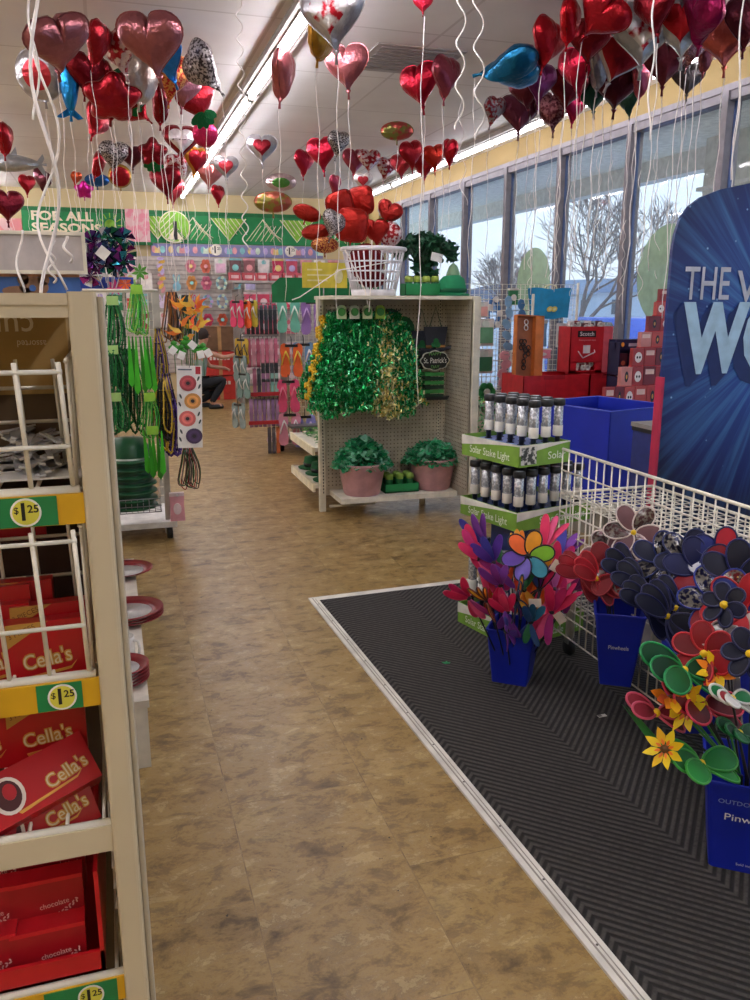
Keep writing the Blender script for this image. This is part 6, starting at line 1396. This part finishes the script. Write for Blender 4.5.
def balloon(px, py, w_, lab, kind='heart', c1=R1, c2=None, inner=.82, yaw=0, tilt=None, roll=0, size=.42, string=1.0, zb=None, leaf=False, txt=None, art=None, Y=None, wave=.02):
    c2 = c2 or c1; w_ = w_*(1.14 if Y is None else 1)
    d = FW*FOC+RT*(px-375)-UP*(py-500); t = size*FOC/max(w_, 1)/FOC
    hgt = size*(.5 if kind != 'fish' else .55)
    if Y is not None: t = Y/d.y
    tz = (CZ-.03-hgt-EYE)/d.z if d.z > 0 else 9
    if Y is None and t > tz: t = tz
    p = Vector((0, 0, EYE))+d*t; sz = w_*t*1.0
    p = Vector((0, 0, EYE))+d*t
    me, nk = foil_mesh(kind, c1, c2, inner)
    az = math.atan2(p.x, p.y); yaw = yaw*1.35
    # face towards the camera side, turned by yaw, lying back by tilt
    tl = .35 if tilt is None else tilt
    F_ = RZ(-az+yaw) @ RX(PI/2+tl) @ RZ(roll)
    loc = p; nb = F_ @ Vector((0, -nk*sz, 0))
    r = thing('foil_balloon', lab, 'balloon', loc+nb)
    T = TR(-nb) @ F_ @ Matrix.Scale(sz, 4); b_ = inst(me, 'foil_body', r, T)
    if leaf:
        q = MB()
        for j in range(5): a = -PI/2+(j-2)*.55; q.disc(.10*sz, .2*sz, .02*sz, foil('#1f6a3a', .35), T @ Matrix.Scale(1/sz, 4) @ TR(.18*sz*math.cos(a), -.28*sz+.16*sz*math.sin(a), .1*sz) @ RZ(a+PI/2) @ RX(.3), 10)
        q.build('foil_leaves', r)
    if txt:
        TT = T @ Matrix.Scale(1/sz, 4); q = MB()
        for j, l in enumerate(txt): q.text(l, .11*sz, M('#b5202c', .4) if art != 'w' else M('#efe6e4', .4), TT @ TR(0, (.13-.13*j)*sz, .175*sz), .006, fit=(.34 if len(l) > 5 else .26)*sz)
        q.build('lettering', r)
    if string > 0:
        L = max(.25, min(string, loc.z+nb.z-.4)); P = []; ph = random.random()*6
        for k in range(13): q_ = k/12; P.append((wave*math.sin(ph+q_*5)*q_+.01*math.sin(ph*3+q_*19), wave*math.cos(ph+q_*4)*q_, -L*q_))
        MB().tube(P, .0028, RIBBON, 4).build('ribbon', r)
    return r
random.seed(101)
B = balloon
W8 = foil('#c9c5c6', .3)
# --- left cluster over the foreground
B(57, 42, 62, 'pale pink heart balloon at the left of the big left cluster', c1=RP, yaw=.5, tilt=.8, roll=.5, string=1.5)
B(40, 74, 44, 'silver round balloon with a red centre below the pale pink heart', 'round', c1=SIL_, c2=R3, inner=-1, yaw=-.3, tilt=.3, string=1.35)
bpy.data.objects[-1] if False else None
B(69, 80, 50, 'bright blue dolphin balloon with tail down in the left cluster', 'fish', c1='#1a7fc0', yaw=.2, tilt=.1, string=1.3)
B(98, 42, 40, 'tall red heart balloon left of the centre of the left cluster', c1=R1, yaw=.9, tilt=.3, string=1.3)
B(118, 50, 40, 'red and white printed heart balloon beside the large rose heart', c1=RSV, yaw=-.6, tilt=.4, string=1.3)
B(152, 42, 60, 'large rose pink heart balloon, widest in the left cluster', c1=RP, yaw=-.25, tilt=.55, string=1.5)
B(165, 56, 44, 'blue edged heart balloon tucked behind the large rose heart', c1='#2a7ac8', yaw=-.6, tilt=.5, string=1.3)
B(86, 72, 38, 'dark red heart balloon behind the blue dolphin', c1=R2, yaw=.3, string=1.2)
B(112, 98, 52, 'wide red star balloon in the middle of the left cluster', 'star', c1=R1, yaw=.1, tilt=.9, string=1.2)
B(97, 120, 34, 'glossy red heart balloon hanging lowest in the left cluster', c1=R1, yaw=.8, tilt=.1, roll=-.5, string=1.1)
B(127, 90, 36, 'red rose balloon with green foil centre in the left cluster', 'round', c1=R2, c2='#1f5a3a', inner=.9, yaw=.0, tilt=.4, leaf=True, string=1.2)
B(142, 76, 46, 'cream crescent shaped edge of a silver round balloon under the rose heart', 'round', c1='#b9aca0', yaw=.8, tilt=.2, string=1.3)
B(172, 76, 42, 'red glitter heart balloon with gold flecks right of the rose heart', c1=foil('#b5202a', .3, h2='#c98a4a', scale=18), yaw=.5, tilt=.3, string=1.2)
B(202, 68, 46, 'silver leopard print heart balloon at the right end of the left cluster', c1=LEO, yaw=-.7, tilt=.5, roll=.5, string=1.2)
B(197, 100, 38, 'strawberry balloon with green foil cap below the leopard heart', c1=R1, yaw=.3, tilt=.2, leaf=True, roll=.4, string=1.2)
B(184, 88, 34, 'small pale pink heart balloon between the glitter heart and the strawberry', c1=PNK, yaw=.4, string=1.2)
B(161, 103, 36, 'narrow deep red heart balloon below the large rose heart', c1=R2, yaw=1.1, tilt=.1, string=1.2)
B(104, 78, 34, 'red heart balloon packed behind the star balloon', c1=R2, yaw=-.9, string=1.2)
B(136, 108, 30, 'red heart balloon pointing right under the green centred rose', c1=R1, yaw=-.4, roll=.8, tilt=.2, string=1.1)
# --- second layer left
B(181, 141, 31, 'red heart balloon with white middle reading Happy Valentine\'s Day', c1=R2, c2='#e3dfe0', inner=-1, yaw=.1, tilt=.05, string=1.0)
B(205, 134, 22, 'hot pink round balloon right of the Happy Valentine\'s Day heart', 'round', c1='#c22a5a', string=.9)
B(153, 153, 26, 'red rose balloon with green leaves left of the white middled heart', 'star', c1=R2, leaf=True, string=.9)
B(114, 155, 28, 'silver swirl heart balloon over the FOR ALL SEASONS sign', c1=LEO, yaw=.3, string=.9)
B(99, 163, 26, 'red heart balloon seen edge on left of the silver swirl heart', c1=R1, yaw=1.1, string=.9)
B(132, 157, 22, 'dark maroon heart balloon right of the silver swirl heart', c1=MAR, string=.9)
B(120, 176, 20, 'small red and gold balloon under the silver swirl heart', 'round', c1=R1, c2='#a8823a', inner=.9, string=.7)
B(176, 166, 22, 'red patterned balloon below the Happy Valentine\'s Day heart', 'square', c1=RSV, string=.8)
B(196, 160, 26, 'red balloon with gold lower edge beside the ceiling light', c1=R1, c2='#c98a3a', inner=.93, yaw=.5, string=.8)
B(166, 181, 30, 'dark red heart balloon over the round logo sign, left one', c1=R2, yaw=-.3, tilt=.1, string=.8)
B(173, 190, 24, 'red heart balloon with pink shine over the round logo sign, right one', c1=R3, yaw=.4, tilt=.1, string=.7)
B(210, 175, 24, 'salmon pink heart balloon right of the ceiling light end', c1='#c4706c', yaw=.3, string=.8)
B(226, 167, 22, 'silver heart balloon with red centre right of the salmon heart', c1=SIL_, c2=R3, inner=-1, tilt=.1, string=.8)
B(218, 194, 18, 'small deep red heart balloon hanging below the salmon heart', c1=R1, yaw=.7, tilt=.0, string=.7)
# --- far left
B(5, 138, 30, 'red heart balloon at the far left edge above the silver whale', c1=R1, yaw=1.0, tilt=.1, string=.9)
B(14, 163, 40, 'silver grey whale shaped balloon near the left edge', 'fish', c1='#a9aeb4', roll=PI/2, tilt=.2, string=.9, size=.6)
B(27, 184, 18, 'glossy red heart balloon above the pink poster', c1=R1, yaw=.5, tilt=.1, string=.8)
B(43, 180, 22, 'dark maroon heart balloon behind the white curling ribbons', c1=MAR, yaw=-.7, roll=-.4, string=.7)
B(7, 205, 34, 'large maroon heart balloon at the left edge low over the sign board', c1='#7a1a2a', yaw=.2, tilt=.1, string=.6, Y=6.5)
B(84, 190, 17, 'small magenta star balloon above FOR ALL SEASONS', 'star', c1='#d02a9a', tilt=.6, string=.6)
B(76, 178, 13, 'small orange and red balloon left of the magenta star', c1='#c8502a', yaw=.6, string=.6)
B(97, 180, 20, 'small blue balloon behind the strings left of the silver swirl heart', 'oval', c1='#2a5a9a', string=.6)
# --- centre
B(283, 73, 46, 'rose pink heart balloon seen edge on just right of the ceiling light', c1='#b06468', yaw=1.0, tilt=.15, string=1.4)
B(322, 32, 46, 'gold glitter edged balloon behind the silver rose printed one at the top', 'round', c1='#b9862e', yaw=.9, tilt=.2, string=1.5)
B(333, 14, 62, 'silver heart balloon printed with red roses at the top centre', c1='#a9a6aa', c2=SRS, inner=-1, yaw=-.3, tilt=.2, string=1.5)
B(347, 66, 42, 'rose pink heart balloon below the silver rose printed one', c1='#b4676c', yaw=-.3, tilt=.15, string=1.4)
B(423, 3, 20, 'red heart balloon cut by the top edge with a long string down the centre', c1='#c0203a', Y=4.6, tilt=0, string=2.1, wave=.01)
B(262, 148, 27, 'clear silver heart balloon with red heart print at the centre left', c1=SIL_, c2=R2, inner=-1, tilt=0, string=1.0)
B(304, 162, 24, 'red heart balloon leftmost in the row over the laundry basket', c1='#b02038', yaw=.6, tilt=.1, string=.9)
B(322, 153, 31, 'red and crimson heart balloon second in the row over the basket', c1='#b01a34', yaw=-.4, tilt=.2, string=.9)
B(338, 143, 24, 'black and silver lattice heart balloon peeping above the row over the basket', c1=LEO, yaw=.5, string=.9)
B(354, 161, 24, 'dusty pink heart balloon in the middle of the row over the basket', c1='#a84a5a', yaw=.4, tilt=.1, string=.8)
B(369, 160, 21, 'red lettered heart balloon right of the dusty pink one', c1=RSV, yaw=.2, tilt=.1, string=.8)
B(335, 184, 21, 'small pink heart balloon touching the balloons in the basket', c1='#b5405a', yaw=.8, tilt=.1, string=.3, Y=7.2)
B(363, 181, 19, 'small white heart balloon with red print above the basket', c1='#d9cfd0', c2=R3, inner=-1, tilt=.1, string=.3, Y=7.4)
B(397, 131, 28, 'green and red oval foil balloon flat against the ceiling', 'oval', c1=foil('#8a8a4a', .3, h2='#a84a44', scale=4), tilt=.4, string=.9)
B(386, 168, 21, 'red patterned heart balloon left in the string of hearts by the windows', c1=RSV, yaw=.5, string=.8)
B(401, 165, 22, 'red heart balloon second in the string of hearts by the windows', c1=R3, yaw=-.4, tilt=.1, string=.8)
B(411, 154, 26, 'red heart balloon third in the string of hearts by the windows', c1=R1, yaw=.5, tilt=.1, roll=.2, string=.8)
B(424, 166, 24, 'red heart balloon fourth and lowest in the string of hearts by the windows', c1=R1, yaw=-.5, tilt=0, string=.8)
B(434, 157, 24, 'orange red heart balloon fifth in the string of hearts by the windows', c1='#b52a1c', yaw=.4, tilt=.2, roll=.2, string=.8)
B(450, 151, 24, 'crimson heart balloon last in the string of hearts near the light strip', c1='#b01028', yaw=-.8, tilt=.1, roll=-.2, string=.8)
B(420, 84, 40, 'glossy crimson heart balloon, left of the pair below the top centre', c1='#a01028', yaw=-.4, tilt=.15, roll=.1, string=1.3)
B(446, 76, 38, 'maroon pink heart balloon, right of the pair below the top centre', c1='#94404e', yaw=.7, tilt=.1, string=1.3)
B(281, 182, 26, 'small green and red bow shaped balloon near the back ceiling', 'oval', c1='#5a9a4a', c2='#c9b0b0', inner=.6, tilt=.3, string=.6)
B(273, 202, 32, 'green and gold two lobed balloon high over the back wall', 'oval', c1=foil('#9a9248', .3, h2='#a85a48', scale=4), tilt=.2, string=.6)
# --- right cluster
B(513, 68, 56, 'blue heart balloon at the left end of the big right cluster', c1='#1a6a94', yaw=.2, tilt=1.25, roll=-1.2, string=1.3)
B(494, 110, 26, 'silver red printed heart balloon near the window light strip', c1=foil('#a8a2a6', .3, h2='#8a2a34', scale=8), yaw=.6, string=1.1)
B(519, 113, 36, 'plum heart balloon with long neck below the blue one', c1='#6a2c3e', yaw=.2, tilt=.0, string=1.2)
B(540, 82, 36, 'purple heart balloon right of the blue one', c1='#6e2a5c', yaw=.5, tilt=.1, string=1.2)
B(526, 90, 34, 'dark wine heart balloon behind the purple one', c1='#5a1c28', yaw=-.4, string=1.2)
B(548, 42, 44, 'tall red heart balloon standing out at the upper left of the right cluster', c1='#a31420', yaw=.7, tilt=.1, roll=-.2, string=1.4)
B(570, 20, 40, 'bright red heart balloon at the top of the right cluster, left of three', c1='#b0101e', yaw=1.0, tilt=.1, string=1.4)
B(602, 14, 50, 'shiny red heart balloon at the top of the right cluster lying sideways', c1='#a81a26', yaw=-.3, tilt=.6, roll=-.9, string=1.4)
B(577, 68, 44, 'crimson heart balloon with pink shine inside the right cluster', c1='#b01434', yaw=-.6, tilt=.2, string=1.2)
B(553, 110, 36, 'maroon glitter heart balloon low at the left of the right cluster', c1=foil('#5c2430', .3, h2='#8a5a60', scale=14), yaw=-.3, tilt=.1, string=1.2)
B(568, 88, 38, 'dark red heart balloon low in the middle of the right cluster', c1='#6a1420', yaw=.3, tilt=.4, string=1.2)
B(600, 66, 40, 'silver edged heart balloon in the middle of the right cluster', c1='#8a8488', yaw=.9, tilt=.1, string=1.2)
B(620, 55, 50, 'red heart balloon with silver glitter edge in the right cluster', c1='#8f1420', c2='#a39a9c', inner=.93, yaw=.2, tilt=.4, roll=-.3, string=1.2)
B(592, 92, 36, 'dark green bottomed heart balloon under the silver edged one', c1='#23463c', yaw=-.2, tilt=.5, string=1.2)
B(617, 84, 46, 'broad maroon heart balloon hanging lowest over the third window', c1='#521824', yaw=.1, tilt=.5, string=1.2)
B(574, 105, 30, 'hot magenta heart balloon pointing down over the yellow wall', c1='#a81848', yaw=.6, tilt=.1, string=1.1)
B(643, 32, 60, 'silver heart balloon with red rose print at the top of the right cluster', c1='#9a989a', c2=SRS, inner=-1, yaw=.1, tilt=.1, string=1.5)
B(642, 78, 34, 'pink heart balloon seen edge on below the silver rose printed one', c1='#a84a60', yaw=.9, tilt=.1, string=1.1)
B(683, 22, 60, 'silver white heart balloon with red upper part at the top right', c1='#a8a6a6', c2='#a01420', inner=-1, yaw=-.1, tilt=.2, string=1.5)
B(664, 62, 44, 'dusky maroon heart balloon with long neck against the yellow wall', c1='#662632', yaw=.3, tilt=.0, string=1.2)
B(693, 45, 36, 'pink swirl foil heart balloon right of the dusky maroon one', c1=foil('#9a5a66', .25, h2='#c79aa0', scale=10), yaw=.5, string=1.2)
B(688, 78, 30, 'small grey dark balloon hanging lowest at the top right', c1='#4a4446', yaw=.2, tilt=0, string=1.1)
B(703, 14, 56, 'large magenta heart balloon reaching the top edge', c1='#941850', yaw=-.8, tilt=.3, roll=-.6, string=1.4)
B(726, 38, 50, 'shiny salmon heart balloon reflecting the light at the top right', c1='#b8584e', yaw=-.2, tilt=.1, string=1.3)
B(747, 22, 46, 'dark maroon heart balloon cut by the right edge', c1='#561c2a', yaw=.4, tilt=.1, string=1.4)
B(706, 55, 30, 'ribbed pink foil heart balloon left of the shiny salmon one', c1='#8f4a54', yaw=1.0, tilt=.1, string=1.2)
B(655, 8, 44, 'dark red heart balloon behind the silver ones at the top edge', c1=R2, yaw=-.5, tilt=.3, string=1.2)
B(590, 40, 40, 'deep red heart balloon packed behind the top three of the right cluster', c1='#7a101a', yaw=.2, tilt=.3, string=1.2)
B(628, 100, 26, 'small green and maroon balloon behind the broad maroon heart', c1='#2a4a3e', yaw=-.6, tilt=.2, string=1.0)
# text on the Happy Valentine's heart
r = [o for o in bpy.data.objects if o.get('label', '').startswith('red heart balloon with white middle reading')][0]
bo = [c for c in r.children if c.name.startswith('foil_body')][0]
q = MB(); sz = bo.matrix_local.to_scale()[0]; TT = bo.matrix_local @ Matrix.Scale(1/sz, 4)
for j, l in enumerate(('Happy', "Valentine's", 'Day')): q.text(l, .12*sz, M('#3a2a2c', .5), TT @ TR(0, (.11-.12*j)*sz, .215*sz), .008, fit=(.34 if j == 1 else .2)*sz)
q.build('lettering', r)
# --- balloons in the laundry basket
def bb_(px, py, w_, lab, **k):
    Y = k.pop('Y', 5.96); r = B(px, py, w_, lab, Y=Y, string=0, **k); return r
bb_(340, 206, 34, 'red square foil balloon at the upper left of the basket', kind='square', c1='#b02a22', yaw=.3, tilt=.3, roll=.4, Y=6.05)
bb_(361, 201, 32, 'red square foil balloon highest in the basket', kind='square', c1='#a8241e', yaw=-.3, tilt=.1, roll=.1, Y=6.1)
bb_(352, 225, 38, 'large red square foil balloon at the front of the basket', kind='square', c1='#b52a22', yaw=.1, tilt=.1, roll=-.1, Y=5.88)
bb_(307, 213, 28, 'red rose bud balloon sticking out at the far left of the basket', kind='oval', c1='#a8281e', yaw=.1, tilt=.1, roll=-.3, Y=6.0)
bb_(316, 232, 28, 'red oval balloon below the rose bud at the left of the basket', kind='oval', c1='#9c2a1e', yaw=0, tilt=0, roll=.1, Y=5.98)
bb_(325, 245, 28, 'speckled dark red oval balloon lowest at the left of the basket', kind='oval', c1=foil('#8a2a2a', .3, h2='#c98a4a', scale=20), yaw=.2, tilt=.1, Y=5.92)
bb_(334, 224, 30, 'white balloon with dark dots leaning out at the left of the basket', c1=foil('#cfc8c6', .3, h2='#4a3f40', scale=30), yaw=.4, tilt=.1, roll=-.3, Y=5.85)
bb_(389, 213, 28, 'red rose balloon with green leaves at the right of the basket', c1='#a82a26', yaw=-.3, tilt=.1, leaf=True, roll=-.4, Y=6.0)
bb_(376, 232, 30, 'red heart balloon low at the right of the basket', c1='#b02a26', yaw=-.3, tilt=.3, Y=5.94)
bb_(390, 234, 24, 'red and silver printed balloon at the right rim of the basket', kind='round', c1=RSV, yaw=-.2, tilt=.1, Y=5.9)
bb_(366, 262, 36, 'red foil balloon pressed inside the basket lattice', kind='round', c1='#7a1a20', yaw=0, tilt=.2, Y=5.97)
bb_(372, 279, 30, 'dark red foil balloon at the bottom of the basket', kind='oval', c1='#6a1a20', yaw=.2, tilt=.1, Y=5.96)
# strings trailing from the basket
for k, (pts, lb) in enumerate((([(390, 262), (340, 270), (300, 297), (292, 300)], 'white ribbon stretched from the basket down to the sandals'), ([(372, 240), (370, 300), (369, 312)], 'white ribbon falling straight down the front of the basket'), ([(345, 250), (365, 290), (368, 305)], 'white ribbon looped over the basket front'))):
    P = [at(x, y, Y=5.74) for x, y in pts]; o0 = P[0].copy(); o = MB().tube([p-o0 for p in P], .004, RIBBON, 5).build('ribbon'); o.location = o0; tag(o, lb, 'ribbon')
# --- curling ribbons hanging from above
def curl(px, py0, py1, Y, lab, amp=.02, turns=6, r_=.005, flat=True, drift=0, sg=0):
    a = at(px, py0, Y=Y); b_ = at(px+drift, py1, Y=Y); s = MB(); P = []; N = int(14*turns)
    for k in range(N+1):
        t = k/N; c = a.lerp(b_, t); an = 2*PI*turns*t; am = amp*(.5+.5*t) if sg == 0 else amp
        P.append(c-a+Vector((am*math.cos(an), am*math.sin(an), 0)))
    s.tube(P, r_, RIBBON, 5); o = s.build('curling_ribbon'); o.location = a; tag(o, lab, 'ribbon'); return o
curl(32, -60, 300, 2.3, 'thick white ribbon with broad waves in front of the left balloons', .032, 1.5, .0045, drift=22)
curl(37, -60, 290, 2.5, 'white ribbon twisting beside the thick wavy one at the left', .04, 1.9, .0035, drift=18)
curl(28, -40, 120, 2.4, 'short white ribbon curling left of the thick wavy one', .012, 1.5, .003, drift=10)
curl(20, 230, 292, 3.1, 'white ribbon tail hanging in front of the blank sign board at left', .015, 1.0, .004)
curl(52, 240, 283, 3.1, 'curled white ribbon end in front of the blank sign board', .014, 2.2, .004)
curl(65, 236, 262, 3.1, 'short white ribbon curl at the right of the blank sign board', .014, 1.2, .005, drift=4)
curl(238, -20, 250, 4.6, 'long tightly waved white ribbon hanging left of the basket', .016, 12, .0035, sg=1, drift=8)
curl(462, -20, 130, 4.4, 'curly white ribbon at top centre, the left of two', .024, 3.5, .0045, sg=1, drift=-3)
curl(478, -20, 140, 4.5, 'curly white ribbon at top centre, the right of two', .028, 3.5, .0045, sg=1, drift=2)
curl(460, 100, 205, 6.3, 'thin curled ribbon against the yellow wall by the windows', .03, 3, .003, drift=4)
curl(656, -20, 140, 3.6, 'white ribbon hanging in front of the right balloon cluster', .01, 2, .0045, sg=1, drift=-8)
curl(745, -20, 180, 3.6, 'white ribbon hanging along the right edge of the photo', .01, 1.5, .004, sg=1, drift=-12)
for k, (px, a, b_) in enumerate(((560, 170, 292), (572, 180, 296), (598, 150, 290), (612, 160, 280), (640, 170, 300), (655, 150, 310), (668, 160, 300), (530, 190, 285), (548, 175, 280), (625, 220, 300))):
    curl(px, a, b_, 6.6 if px > 590 else 7.4, 'thin curled balloon ribbon in front of the windows, %s of ten' % ordn(k), .02+.006*(k % 3), 4.5, .0026, drift=(k % 3)*4-4)
